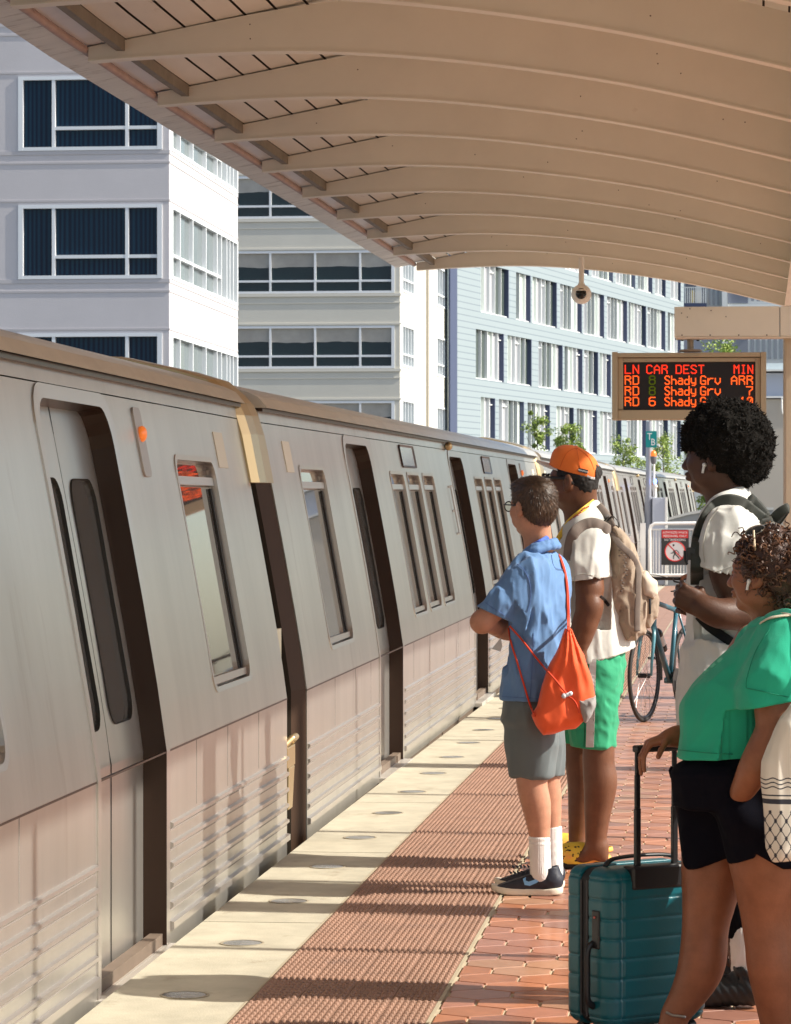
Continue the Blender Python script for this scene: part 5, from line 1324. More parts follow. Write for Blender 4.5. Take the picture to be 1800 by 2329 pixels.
def sneaker(parent, heel, f, s_, logo=True):
    Q = SDF(); shoe(Q, heel, f, s_, .285, .045, .090, .022); Q.cut(heel+f*.05+uV*.112, tuple(uV+f*.35)); Q.cap(heel+f*.05+uV*.10, heel+f*.045+uV*.15, .034, .036, .004, 'sub'); Q.disp(fold((40, 40, 40), .0012, 1)); so2 = sobj('shoe', [Q.mesh(.0035)], m_sn, parent)
    Q = SDF(); sole(Q, heel-f*.004, f, s_, .293, .0445, .029); q = Q.mesh(.0035); V = q[0]; t = (V-np.array(heel)) @ np.array(f); V[:, 2] += np.clip((t-.17)/.12, 0, 1)**2*.016+np.clip((.06-t)/.06, 0, 1)*.006; o = sobj('sole', [q], m_sole, parent); o.parent = so2; o.matrix_parent_inverse = Matrix.Identity(4)
    g = MB(); p = lambda x, z, off=.0455: heel+f*x+uV*z+s_*off
    if False:
        top = [p(.235, .034, .036), p(.20, .050, .046), p(.165, .047, .047), p(.12, .056, .044), p(.075, .075, .040)]; bot = [p(.235, .034, .036), p(.215, .030, .046), p(.165, .034, .049), p(.12, .050, .046), p(.075, .074, .041)]
        for i in range(4): g.quad(top[i], top[i+1], bot[i+1], bot[i])
        o = wbuild(g, 'side_mark', m_swo, parent, solid=.003); o.parent = so2
    g = MB(); 
    for k in range(6): a = .125+.016*k; g.tube([p(a, .092-.05*(a-.10), .014), p(a+.008, .100-.05*(a-.10), 0), p(a, .092-.05*(a-.10), -.014)], .0028, 5)
    g.tube([p(.118, .10, .01), p(.10, .12, .02), p(.12, .115, .028)], .0022, 5); g.tube([p(.118, .10, -.01), p(.095, .118, -.015)], .0022, 5)
    o = wbuild(g, 'laces', m_sn, parent); o.parent = so2
    if logo:
        sw = [(1190, 2000), (1197, 1996), (1196, 2003), (1203, 2006), (1215, 2002), (1243, 1990), (1222, 2008), (1206, 2015), (1194, 2013)]
        hh = [hit([so2], *q, .0015) for q in sw]
        if all(h is not None for h in hh):
            g2 = MB(); g2.add(hh, [(0, 1, 2), (0, 2, 8), (2, 3, 7, 8), (3, 4, 6, 7), (4, 5, 6)]); o = wbuild(g2, 'side_mark', m_swo, parent, solid=.003); o.parent = so2
    Q = SDF(); Q.ell(p(.028, .066, 0), (.038, .0405, .030), (f, s_, uV), .01); Q.cut(p(.062, .06, 0), tuple(f)); o = sobj('heel_panel', [Q.mesh(.004)], m_rust, parent); o.parent = so2
def ground_at(x, d): return P(x, HY+CAMZ*FPX/d, d)
fs = (-rV*.985+dV*.17).normalized(); ss = Vector((0, 0, 1)).cross(fs)
sneaker(p1, ground_at(1276, 13.24), fs, ss); sneaker(p1, ground_at(1280, 13.46), fs, ss)
# orange drawstring bag
bg1 = empty('drawstring_bag', K1(1290, 1670, -.22), 'bright orange drawstring bag with a grey mesh pocket hanging behind the man in blue', 'bag')
Q = SDF(); oc = [(1287, 1434), (1299, 1434), (1312, 1462), (1330, 1490), (1343, 1540), (1352, 1585), (1350, 1606), (1331, 1636), (1308, 1654), (1262, 1667), (1236, 1671), (1222, 1650), (1212, 1628), (1226, 1606), (1236, 1560), (1252, 1508), (1272, 1462)]
Q.poly(oc, 13.10, .075, .055, .01)
ct = K1(1293, 1420, -.22)
def pleat(X, Y, Z, c=ct):
    u = (X-c[0])*rV[0]+(Y-c[1])*rV[1]; v = c[2]-Z; an = np.arctan2(u, v+.02); return .0055*np.sin(an*30+3*vnoise(X*14, Y*14, Z*10))*np.clip(1.25-v*2.6, .12, 1)
Q.disp(pleat); Q.disp(fold((12, 12, 9), .007, 3, .8)); m_or = cloth('bag_orange', (.80, .115, .035), .5, bump=.0003, var=.05); bgm = Q.mesh(.0045); bo = sobj('bag_body', [bgm], m_or, bg1)
g = MB(); pk = [(1318, 1592), (1336, 1590), (1354, 1584), (1354, 1600), (1346, 1625), (1331, 1642), (1322, 1620)]
Q = SDF(); Q.poly(pk, 13.06, .058, .03, .01); Q.disp(fold((20, 20, 8), .006, 9)); sobj('mesh_pocket', [Q.mesh(.004)], cloth('mesh_grey', (.30, .29, .28), .8), bg1)
g = MB(); ob1 = [shirt1, bo, D.objects['shorts']]
g.tube(surfpath(ob1, [(1272, 1262), (1281, 1290), (1288, 1320), (1291, 1370), (1292, 1436)], .006), .0042, 7); g.tube(surfpath(ob1, [(1275, 1266), (1285, 1296), (1291, 1330), (1294, 1380), (1295, 1436)], .006), .0042, 7)
g.tube(surfpath(ob1, [(1157, 1428), (1163, 1462), (1175, 1500), (1190, 1550), (1205, 1600), (1217, 1630)], .006), .0042, 7)
g.tube(surfpath(ob1, [(1160, 1424), (1185, 1452), (1212, 1486), (1240, 1520), (1268, 1552), (1292, 1582)], .007), .0042, 7)
g.tube(surfpath(ob1, [(1293, 1584), (1303, 1590), (1312, 1602), (1318, 1622)], .005), .003, 6)
wbuild(g, 'cord', cloth('cord_red', (.62, .06, .02), .6), bg1, smooth=True)
g = MB(); c = hit(ob1, 1288, 1582, .014); g.ball(c+rV*.012+uV*.006, .010, 8); g.ball(c-rV*.014-uV*.004, .011, 8); g.bar(c-rV*.014-uV*.004, c+rV*.012+uV*.006, .014, .014); wbuild(g, 'cord_lock', mat('lock_white', (.62, .66, .70), .3), bg1, smooth=True)
# ------------------------------------------------------------------ PERSON 2: man in the orange cap
sk2 = skin('skin_deep', (.145, .062, .033), .42)
d2 = 14.3; K2 = lambda x, y, dd=0: P(x, y, d2+dd)
p2 = person('person', G(1340, 1972), 'man in orange cap, black glasses, cream tee, green shorts and yellow clogs')
f2, s2 = frame(22); 
B = SDF(); C2 = K2(1303, 1092); nk2 = K2(1322, 1200, .02)
L2_ = head(B, C2, f2, s2, 1.06, nk2, .066, 1.4)
B.cap(L2_(-.050, 0, -.03), K2(1338, 1165, .02), .045, .045, .04)
hd = B.mesh(.0034)
A = SDF(); A.chain([K2(1338, 1240, -.16), K2(1341, 1372, -.225), K2(1322, 1462, -.22)], [.068, .058, .040], .03); A.ell(K2(1345, 1385, -.24), (.045, .045, .045), k=.03)
A.chain([K2(1331, 1415, -.23), K2(1320, 1440, -.22)], [.052, .046], .02)
hand(A, K2(1318, 1470, -.22), -uV-rV*.15, dV, -rV, 1.05, (15, 22, 15))
A.chain([K2(1320, 1225, .22), K2(1325, 1372, .25), K2(1310, 1462, .22)], [.075, .055, .036], .03); hand(A, K2(1308, 1470, .22), -uV-rV*.1, -dV, -rV, 1.05, (15, 22, 15))
ar = A.mesh(.005)
T = SDF(); T.loft([(K2(1330, 1222), .07, .12), (K2(1338, 1400), .11, .16), (K2(1345, 1560), .11, .15)], f2, s2)
T.chain([K2(1352, 1560, -.11), K2(1362, 1690, -.12), K2(1362, 1735, -.12), K2(1366, 1785, -.12), K2(1360, 1850, -.11), K2(1356, 1912, -.10), K2(1357, 1935, -.10)], [.085, .068, .066, .070, .055, .043, .042], .03)
T.chain([K2(1325, 1560, .11), K2(1318, 1690, .11), K2(1325, 1780, .11), K2(1320, 1850, .10), K2(1316, 1905, .10), K2(1318, 1925, .10)], [.08, .068, .064, .050, .040, .040], .03)
T.ell(K2(1372, 1772, -.12), (.045, .05, .07), k=.03)
# feet
def foot(S_, an, f, s_, L=.19): S_.chain([an, an+f*.05-uV*.045, an+f*.11-uV*.060], [.040, .030, .022], .02); S_.cap(an-f*.02, an-f*.025-uV*.045, .032, .028, .02)
fc = (-rV*.98+dV*.2).normalized(); sc2 = uV.cross(fc)
foot(T, K2(1358, 1925, -.10), fc, sc2)
body2 = sobj('body', [hd, ar, T.mesh(.006)], sk2, p2)
# hair: black cap of hair below the hat, curl puff at the back
H = SDF(); ax = (f2, s2, uV); h2 = LL(C2, f2, s2, 1.06)
H.ell(h2(-.016, 0, .028), (.107, .086, .090), ax, .02); H.ell(h2(-.050, 0, -.020), (.060, .073, .060), ax, .02)
H.ell(h2(.11, 0, -.045), (.075, .11, .09), ax, .006, 'sub'); H.ell(h2(.012, .085, -.045), (.034, .03, .055), ax, .006, 'sub'); H.ell(h2(.012, -.085, -.045), (.034, .03, .055), ax, .006, 'sub')
H.cutif(K2(1308, 1062)-uV*.020-f2*.0, (uV*math.cos(R(17))-f2*math.sin(R(17))), lambda X, Y, Z: (X-K2(1352, 0).x)*rV.x+(Y-K2(1352, 0).y)*rV.y < 0); H.ell(K2(1357, 1074), (.026, .034, .028), k=.02)
H.disp(lambda X, Y, Z: .006*(vnoise(X*90, Y*90, Z*90)-.5)); hm = H.mesh(.0035); m_h2 = mat('hair_black', (.012, .010, .009), .75, bump=.001, bscale=300)
sobj('hair', [hm], m_h2, p2)
g = MB(); rg = random.Random(9); pp, nn = surf_samples(hm, 1600, rg, lambda q, n: n.z < .55 or q.dot(rV) > K2(1352, 0).dot(rV)); tufts(g, pp, nn, .006, .0022, rg, .8, ((.012, .010, .009), (.02, .017, .015))); wbuild(g, 'hair_curls', mat('curl_mat', (.02, .02, .02), .6, vc=True), p2, vc=True)
# cap
m_cap = cloth('cap_orange', (.82, .19, .035), .75, var=.05); Q = SDF()
fcap = (f2*math.cos(R(17))+uV*math.sin(R(17))).normalized(); ucap = s2.cross(-fcap) if s2.cross(-fcap).z > 0 else -s2.cross(-fcap)
cc_ = K2(1308, 1062)
Q.ell(cc_-ucap*.012, (.116, .094, .098), (fcap, s2, ucap), .01); Q.ell(cc_+fcap*.045+ucap*.035, (.066, .078, .048), (fcap, s2, ucap), .03)
Q.cut(cc_-ucap*.024, tuple(-ucap))
Q.ell(K2(1378, 1080), (.046, .055, .058), k=.004, mode='sub'); Q.disp(lambda X, Y, Z: .0012*np.sin(np.arctan2((Y-cc_.y), (X-cc_.x))*3)); 
capm = Q.mesh(.0035); co2 = sobj('cap', [capm], m_cap, p2)
g = MB(); n = 14   # brim
top_, bot_ = [], []
for i in range(n+1):
    a = -math.pi/2+math.pi*i/n; y = .082*math.sin(a); x0 = .098*math.sqrt(max(0, 1-(y/.094)**2))*.98; x1 = x0*.96+.088*math.cos(a)**.6 if math.cos(a) > 0 else x0
    b_ = cc_-ucap*(.020+.008*(y/.08)**2)
    top_.append((b_+fcap*x0+s2*y, b_+fcap*x1+s2*y-ucap*.004+uV*.0))
for i in range(n): g.quad(top_[i][0], top_[i][1], top_[i+1][1], top_[i+1][0])
br = wbuild(g, 'brim', cloth('brim_white', (.68, .65, .62), .7), p2, solid=.006); br.parent = co2; 
g = MB(); seam = surfpath([co2], [(1262, 1040), (1275, 1024), (1290, 1018)], .0006) 
for q in ([(1312, 1018), (1316, 1040), (1322, 1072)], [(1312, 1018), (1340, 1040), (1352, 1068)], [(1312, 1018), (1290, 1030), (1274, 1062)]): g.tube(surfpath([co2], q, .0003), .0011, 5)
b_ = wbuild(g, 'cap_seam', cloth('cap_seam', (.60, .12, .02), .8), p2); b_.parent = co2
g = MB(); g.ball(K2(1311, 1017), .008, 8); b_ = wbuild(g, 'cap_button', m_cap, p2, smooth=True); b_.parent = co2
ly = 1071
while hit([co2], 1321, ly+6, 0) is None or hit([co2], 1333, ly+9, 0) is None: ly -= 1
tc_ = hit([co2], 1327, ly, .002); n_ = (hit([co2], 1327, ly-5, 0)-hit([co2], 1327, ly+4, 0)).normalized(); r_ = (hit([co2], 1333, ly+1.5, 0)-hit([co2], 1321, ly-1.5, 0)).normalized(); u_ = (n_-r_*n_.dot(r_)).normalized(); o_ = r_.cross(u_); o_ = o_ if o_.dot(dV) < 0 else -o_
g = MB(); g.prism([(-.0205, -.0085), (.0205, -.0085), (.0205, .0085), (-.0205, .0085)], lambda u, v, d: tc_+r_*u+u_*v+o_*d, -.004, .0015); tg = wbuild(g, 'cap_label', mat('label_black', (.012, .012, .014), .5), p2); tg.parent = co2
g = MB(); text_mesh(g, 'POKEMON', .0095, lambda u, v, d: tc_+r_*u+u_*(v-.0035)+o_*(d-.0018), 0, .004, 'CENTER'); t2_ = wbuild(g, 'label_text', mat('label_white', (.7, .7, .7), .5), p2); t2_.parent = co2
g = MB(); g.tube(surfpath([D.objects['hair.001'] if 'hair.001' in D.objects else co2, co2], [(1336, 1083), (1346, 1087), (1354, 1088)], .004), .006, 6, flat=.3, ref=tuple(-dV)); st_ = wbuild(g, 'cap_strap', cloth('strap_grey', (.45, .44, .43), .6), p2); st_.parent = co2
glasses(p2, lambda x, y, z: L2_(x, y, z*1.15+.002), .022, m_blackp, False, .0070, .0052)
# T-shirt
m_tee2 = cloth('tee_cream', (.55, .55, .51), .88, var=.05); Sh = SDF()
lv = [(1330, 1186, .062, .075), (1331, 1200, .085, .13), (1332, 1222, .110, .185), (1334, 1262, .140, .215), (1337, 1320, .158, .215), (1345, 1390, .168, .21), (1350, 1450, .172, .21), (1353, 1515, .180, .22)]
Sh.loft([(K2(x, y), a_, b_) for x, y, a_, b_ in lv], f2, s2, .02, 2.1)
Sh.cap(K2(1338, 1228, -.17), K2(1338, 1290, -.205), .092, .085, .04); Sh.cap(K2(1338, 1290, -.205), K2(1338, 1324, -.215), .085, .084, .02); Sh.cap(K2(1325, 1230, .18), K2(1325, 1320, .22), .085, .08, .04)
Sh.disp(fold((9, 8, 3.5), .011, 12, .4)); Sh.disp(fold((22, 16, 8), .005, 15, -.5)); Sh.cut(K2(1353, 1500), tuple((-uV-rV*.22).normalized()) if False else tuple((-uV+rV*.28)))
cuff(Sh, K2(1338, 1290, -.205), K2(1338, 1318, -.215), .085, -uV+rV*.10, maxd=.07)
t2m = Sh.mesh(.0052); tee2 = sobj('t_shirt', [t2m], m_tee2, p2)
g = MB(); col_ = spline([K2(1296, 1190, -.10), K2(1318, 1172, -.13), K2(1345, 1150, -.09), K2(1356, 1144, .0), K2(1345, 1152, .09), K2(1310, 1180, .10), K2(1292, 1196, .0), K2(1296, 1190, -.10)], 5)
Q = SDF()
for a_, b_ in zip(col_, col_[1:]): Q.cap(a_, b_, .012, None, .01); Q.cap(a_-uV*.03, b_-uV*.03, .020, None, .03); Q.cap(a_-uV*.055, b_-uV*.06, .03, None, .03)
sobj('shirt_collar', [Q.mesh(.005)], m_tee2, p2)
g = MB(); g.tube(surfpath([tee2], [(1306, 1312), (1322, 1306), (1345, 1308), (1368, 1318)], .0004), .0014, 5); g.tube(surfpath([tee2], [(1352, 1502), (1390, 1494), (1432, 1480)], .0004), .0014, 5); wbuild(g, 'shirt_seam', cloth('tee_seam', (.42, .40, .34), .9), p2)
# lanyard
m_lan = mat('lanyard_yellow', (.75, .52, .06), .55, dirt=((.55, .10, .05), 60, .56)); g = MB()
g.tube(spline([K2(1289, 1196, -.12), K2(1300, 1182, -.135), K2(1318, 1167, -.15), K2(1336, 1153, -.13), K2(1352, 1141, -.06)]), .013, 8, flat=.22, ref=tuple(-dV-uV*.3)); g.tube(spline([K2(1287, 1198, -.115), K2(1272, 1222, -.13), K2(1262, 1245, -.12)]), .011, 8, flat=.25, ref=tuple(-dV)); lny = wbuild(g, 'lanyard', m_lan, p2, smooth=True); g = MB(); rgl = random.Random(2)
for k, q in enumerate(spline([K2(1291, 1194, -.128), K2(1300, 1182, -.143), K2(1318, 1167, -.158), K2(1336, 1153, -.138), K2(1350, 1142, -.072)], 6)): g.ball(q+uV*rgl.uniform(-.005, .005), (.0045, .003, .0035), 6)
mk = wbuild(g, 'lanyard_marks', mat('lanyard_red', (.45, .07, .04), .6), p2); mk.parent = lny
# green shorts
m_grs = cloth('shorts_green', (.028, .30, .15), .7, var=.06); Q = SDF()
Q.loft([(K2(1350, 1470), .138, .18), (K2(1346, 1530), .135, .20), (K2(1344, 1580), .125, .19)], f2, s2, .03); Q.loft([(K2(1348, 1490, -.09), .130, .115), (K2(1350, 1600, -.10), .113, .115), (K2(1351, 1700, -.11), .096, .10)], f2, s2, .03)
Q.loft([(K2(1335, 1490, .09), .13, .115), (K2(1322, 1600, .10), .108, .11), (K2(1316, 1700, .11), .088, .10)], f2, s2, .03)
Q.disp(fold((10, 10, 9), .008, 21, .4)); Q.disp(fold((20, 20, 16), .004, 25, .4)); Q.cut(K2(1345, 1698), tuple((-uV-rV*.10)))
Q.cap(K2(1350, 1690, -.11), K2(1350, 1740, -.11), .080, .084, .003, 'sub'); gsm = Q.mesh(.0055); gs = sobj('shorts', [gsm], m_grs, p2)
g = MB()
def ribbon_on(objs, pts, w_, off, n=8, th=.004):
    c = surfpath(objs, pts, off, n); return c
for (x0, x1, m_, nm) in ((1336, 1351, cloth('stripe_grey', (.50, .47, .45), .8), 'side_stripe'),):
    g = MB(); lft = surfpath([gs], [(x0+6, 1500), (x0+3, 1560), (x0-1, 1640), (x0-3, 1700)], .002, 10); rgt = surfpath([gs], [(x1+6, 1498), (x1+4, 1560), (x1+2, 1640), (x1, 1700)], .002, 10)
    for i in range(len(lft)-1): g.quad(lft[i], rgt[i], rgt[i+1], lft[i+1])
    wbuild(g, nm, m_, p2, solid=.003)
g = MB()
for dx in (-3, 17.5): g.tube(surfpath([gs], [(1339+dx, 1500), (1336+dx, 1560), (1334+dx, 1640), (1332+dx, 1700)], .0012), .002, 5)
wbuild(g, 'stripe_piping', cloth('piping_dark', (.01, .12, .06), .8), p2)
# clogs
m_clog = mat('clog_yellow', (.80, .56, .06), .55, dirt=((.85, .36, .10), 7, .50)); m_cs = mat('clog_sole', (.02, .018, .016), .7); m_spot = mat('clog_spot', (.03, .025, .02), .6)
def clog(heel, f, s_):
    L = .305; p = lambda x, z, y=0: heel+f*x+uV*z+s_*y
    Q = SDF(); Q.chain([p(.12, .060), p(.19, .050), p(.255, .038)], [.052, .058, .044], .03); Q.cap(p(.045, .036), p(.16, .036), .048, .052, .02); Q.cut(p(0, .022), (0, 0, -1)); Q.cap(p(.075, .135), p(.015, .105), .042, .046, .006, 'sub'); Q.cut(p(.0, 0), tuple(-f)); up = sobj('clog', [Q.mesh(.0035)], m_clog, p2)
    Q = SDF(); sole(Q, heel, f, s_, .30, .050, .034); o = sobj('sole', [Q.mesh(.004)], m_cs, p2); o.parent = up
    g = MB(); g.tube(spline([p(.145, .060, .050), p(.09, .068, .052), p(.03, .082, .045), p(-.0, .088, .02), p(-.0, .088, -.02), p(.03, .082, -.045), p(.09, .068, -.052), p(.145, .060, -.050)]), .011, 8, flat=.35, ref=tuple(s_)); o = wbuild(g, 'heel_strap', m_clog, p2, smooth=True); o.parent = up
    g = MB(); g.ball(p(.142, .060, .056), .010, 8); o = wbuild(g, 'rivet', m_clog, p2, smooth=True); o.parent = up
    return up
rg = random.Random(3)
for hx, dd in ((1391, 14.22), (1352, 14.62)):
    hl = ground_at(hx, dd); up = clog(hl, fc, sc2); g = MB()
    for k in range(34):
        x = rg.uniform(.11, .27); z = rg.uniform(.03, .095); q = hl+fc*x+uV*z; dr = q-Vector((0, 0, CAMZ)); zc = dr.dot(dV); px_ = CX+FPX*dr.dot(rV)/zc; py_ = HY-FPX*dr.z/zc
        h_ = hit([up], px_, py_, .0006)
        if h_ is not None: 
            s_r = rg.uniform(.0015, .0045); g.ball(h_, (s_r*1.5, s_r, s_r), 6)
    o = wbuild(g, 'spots', m_spot, p2); o.parent = up
# beige backpack
bp = empty('backpack', K2(1440, 1452, -.02), 'beige patterned backpack with dark straps on the man in the orange cap', 'backpack')
m_bp = cloth('pack_beige', (.33, .26, .195), .85, var=.12, vs=9, dirt=((.19, .15, .115), 26, .55)); m_bpd = cloth('pack_grey', (.17, .14, .12), .8); m_bpl = cloth('pack_cream', (.60, .52, .42), .85)
Q = SDF(); Q.poly([(1384, 1188), (1398, 1196), (1420, 1218), (1445, 1248), (1458, 1290), (1466, 1330), (1472, 1400), (1462, 1436), (1444, 1450), (1427, 1450), (1402, 1420), (1380, 1372), (1382, 1330), (1390, 1290), (1390, 1230)], 14.28, .15, .07, .02)
Q.disp(fold((14, 12, 4), .015, 31, -.5)); Q.disp(fold((30, 24, 12), .005, 33, .3)); bpo = sobj('main_pocket', [Q.mesh(.0055)], m_bp, bp)
Q = SDF(); Q.poly([(1452, 1300), (1470, 1306), (1488, 1326), (1494, 1360), (1490, 1402), (1474, 1424), (1456, 1424), (1446, 1390), (1446, 1330)], 14.30, .12, .05, .02); Q.disp(fold((16, 14, 7), .012, 41, .6)); fp = sobj('front_pocket', [Q.mesh(.0055)], m_bp, bp)
Q = SDF(); Q.poly([(1450, 1306), (1468, 1300), (1490, 1324), (1492, 1350), (1482, 1360), (1452, 1356)], 14.28, .13, .04, .01); Q.disp(fold((18, 16, 9), .008, 45, .6)); sobj('pocket_flap', [Q.mesh(.005)], m_bpl, bp)
g = MB(); allb = [tee2, bpo, fp, D.objects['pocket_flap'], body2, D.objects['shirt_collar']]
def band(objs, pts, w_, m_, name, par, off=.006, th=.25, n=8):
    g = MB(); pth = surfpath(objs, pts, off, n, 4); g.tube(pth, w_/2, 10, flat=th, ref=tuple(-dV)); return wbuild(g, name, m_, par, smooth=True)
band(allb, [(1294, 1275), (1297, 1240), (1306, 1213), (1325, 1196), (1348, 1190), (1370, 1197), (1388, 1208)], .052, m_bpd, 'shoulder_strap', bp, .012, .3)
band(allb, [(1359, 1151), (1372, 1166), (1384, 1184), (1392, 1200)], .05, m_bpd, 'shoulder_strap', bp, .004, .3)
band([bpo], [(1392, 1208), (1412, 1240), (1436, 1262), (1452, 1296), (1452, 1340), (1450, 1400), (1450, 1436)], .030, m_bpd, 'zip_band', bp, .002, .2)
band(allb, [(1366, 1356), (1376, 1366), (1386, 1378)], .016, m_blackp, 'side_strap', bp, .004)
g = MB(); g.tube(spline([K2(1380, 1186, -.12), K2(1394, 1174, -.12), K2(1408, 1190, -.12), K2(1406, 1202, -.12), K2(1394, 1200, -.12), K2(1386, 1190, -.12)]), .008, 8, flat=.3, ref=tuple(-rV)); wbuild(g, 'grab_loop', m_blackp, bp, smooth=True)
g = MB(); g.tube(spline([K2(1479, 1362, -.15), K2(1479, 1380, -.155), K2(1479, 1396, -.15)]), .006, 6); g.tube([K2(1458, 1362, -.14), K2(1494, 1364, -.10)], .003, 6); wbuild(g, 'zip_pull', m_blackp, bp)
g = MB()
for (x, y0_) in ((1412, 1240), (1422, 1262), (1424, 1290), (1416, 1320)):
    for k in range(5): 
        h_ = hit([bpo], x+(k % 2)*4-2, y0_+k*6, .002)
        if h_: g.ball(h_, (.006, .004, .003), 6)
wbuild(g, 'daisy_chain', m_bpd, bp)
# ------------------------------------------------------------------ PERSON 3: tall man with the afro
d3 = 10.4; K3 = lambda x, y, dd=0: P(x, y, d3+dd)
sk3 = skin('skin_dark', (.078, .034, .020), .5)
p3 = person('person', G(1690, 2285), 'tall man with a round black afro, white T-shirt and black backpack straps')
f3, s3 = frame(20); C3 = K3(1632, 1037); nk3 = K3(1652, 1160, .0)
B = SDF(); L3_ = head(B, C3, f3, s3, 1.02, nk3, .060, 1.5); hd = B.mesh(.0032)
A = SDF(); A.chain([K3(1665, 1215, -.17), K3(1655, 1300, -.20), K3(1690, 1388, -.21), K3(1686, 1396, -.22)], [.060, .056, .050, .049], .02)
A.chain([K3(1686, 1394, -.22), K3(1640, 1396, -.26), K3(1603, 1382, -.27)], [.050, .044, .036], .02)
# fist on the strap: palm towards the chest, fingers curled
hand(A, K3(1606, 1383, -.27), (-rV*.80+uV*.42), (dV*.85+rV*.2), uV*1.0, 1.05, (82, 92, 60), fist=True)
A.chain([K3(1650, 1215, .16), K3(1640, 1360, .19), K3(1600, 1380, .12)], [.055, .044, .034], .02); hand(A, K3(1600, 1380, .12), -rV-dV*.4+uV*.2, -dV, uV, 1.0, (55, 70, 45))
ar = A.mesh(.0042)
T = SDF(); T.loft([(K3(1658, 1180), .05, .08), (K3(1660, 1220), .06, .12), (K3(1655, 1400), .065, .12), (K3(1655, 1700), .08, .13)], f3, s3)
T.chain([K3(1660, 1700, -.09), K3(1668, 1920, -.09), K3(1690, 2130, -.10), K3(1697, 2235, -.11)], [.08, .058, .05, .04]); T.chain([K3(1650, 1700, .1), K3(1655, 1920, .1), K3(1665, 2120, .12), K3(1670, 2210, .12)], [.08, .058, .05, .04])
body3 = sobj('body', [hd, ar, T.mesh(.007)], sk3, p3)
Q = SDF(); Q.ell(K3(1660, 1006), (.138, .130, .132), (f3, s3, uV)); Q.ell(K3(1645, 985), (.125, .12, .10), (f3, s3, uV), .05); Q.ell(K3(1690, 1030), (.085, .10, .105), (f3, s3, uV), .05)
Q.ell(K3(1569, 1068), (.062, .16, .060), (rV, dV, uV), .02, 'sub'); Q.ell(K3(1604, 1062, -.09), (.030, .05, .040), (rV, dV, uV), .01, 'sub')
Q.disp(lambda X, Y, Z: .022*(vnoise(X*34, Y*34, Z*34)-.5)+.012*(vnoise(X*80, Y*80, Z*80)-.5)); am = Q.mesh(.0042)
m_af = mat('afro_mat', (.008, .007, .006), .9, spec=.1, bump=.0025, bscale=220); sobj('hair', [am], m_af, p3)
g = MB(); rg = random.Random(12); pp, nn = surf_samples(am, 7500, rg, lambda q, n: not ((q-C3).dot(f3) > .05 and (q-C3).z < -.0)); tufts(g, pp, nn, .017, .0034, rg, .95, ((.008, .007, .006), (.011, .010, .009), (.018, .016, .015)), seg=3)
wbuild(g, 'hair_curls', mat('afro_curl', (.02, .02, .02), .8, vc=True, spec=.15), p3, vc=True)
m_bud = mat('earbud_white', (.78, .76, .74), .3)
def earbud(par, c):
    g = MB(); g.ball(c, .0075, 10); g.tube([c, c-uV*.010-rV*.003, c-uV*.026-rV*.006], [.005, .0042, .0038], 8); return wbuild(g, 'earbud', m_bud, par, smooth=True)
eb = hit([body3], 1604, 1058, .004); earbud(p3, eb)
m_tee3 = cloth('tee_white', (.56, .56, .53), .88, var=.04); Sh = SDF()
lv = [(1662, 1128, .050, .065), (1662, 1146, .070, .10), (1662, 1172, .092, .175), (1661, 1215, .105, .205), (1658, 1300, .108, .20), (1655, 1380, .110, .19), (1648, 1450, .118, .185), (1642, 1550, .125, .185), (1642, 1660, .128, .185)]
Sh.loft([(K3(x, y), a_, b_) for x, y, a_, b_ in lv], f3, s3, .02, 2.1)
Sh.cap(K3(1666, 1200, -.16), K3(1652, 1262, -.19), .075, .079, .045); Sh.cap(K3(1652, 1262, -.19), K3(1640, 1312, -.205), .079, .080, .02); Sh.cap(K3(1655, 1205, .17), K3(1645, 1320, .2), .07, .07, .04)
Sh.disp(fold((9, 8, 4.5), .016, 51, .9)); Sh.disp(fold((21, 16, 9), .0055, 55, -.5)); Sh.cut(K3(1642, 1655), (0, 0, -1))
cuff(Sh, K3(1652, 1262, -.19), K3(1642, 1308, -.205), .080, -uV-rV*.38, maxd=.07)
t3m = Sh.mesh(.0048); tee3 = sobj('t_shirt', [t3m], m_tee3, p3)
g = MB(); g.tube(surfpath([tee3], [(1604, 1306), (1630, 1300), (1660, 1290), (1676, 1284)], .0004), .0014, 5); g.tube(surfpath([tee3], [(1640, 1150), (1612, 1190), (1600, 1240), (1604, 1280)], .0004), .0013, 5); wbuild(g, 'shirt_seam', cloth('tee3_seam', (.44, .42, .37), .9), p3)
cl3 = spline([K3(1630, 1140, -.09), K3(1612, 1158, -.02), K3(1620, 1150, .07), K3(1660, 1122, .09), K3(1690, 1112, .02), K3(1672, 1120, -.08), K3(1645, 1130, -.11), K3(1630, 1140, -.09)], 4); Q = SDF()
for a_, b_ in zip(cl3, cl3[1:]): Q.cap(a_, b_, .010, None, .01); Q.cap(a_-uV*.025, b_-uV*.025, .018, None, .03)
sobj('shirt_collar', [Q.mesh(.0045)], m_tee3, p3)
m_trs = cloth('trousers_black', (.006, .006, .008), .9, sheen=0, spec=.1); Q = SDF()
Q.loft([(K3(1645, 1630), .115, .17), (K3(1650, 1760), .12, .17)], f3, s3, .03); Q.chain([K3(1655, 1720, -.09), K3(1668, 1930, -.09), K3(1694, 2128, -.10)], [.10, .08, .068]); Q.chain([K3(1645, 1720, .1), K3(1655, 1930, .1), K3(1670, 2120, .11)], [.10, .08, .068])
Q.cut(K3(1690, 2132, -.1), (0, 0, -1)); Q.disp(fold((12, 12, 8), .007, 61)); sobj('trousers', [Q.mesh(.006)], m_trs, p3)
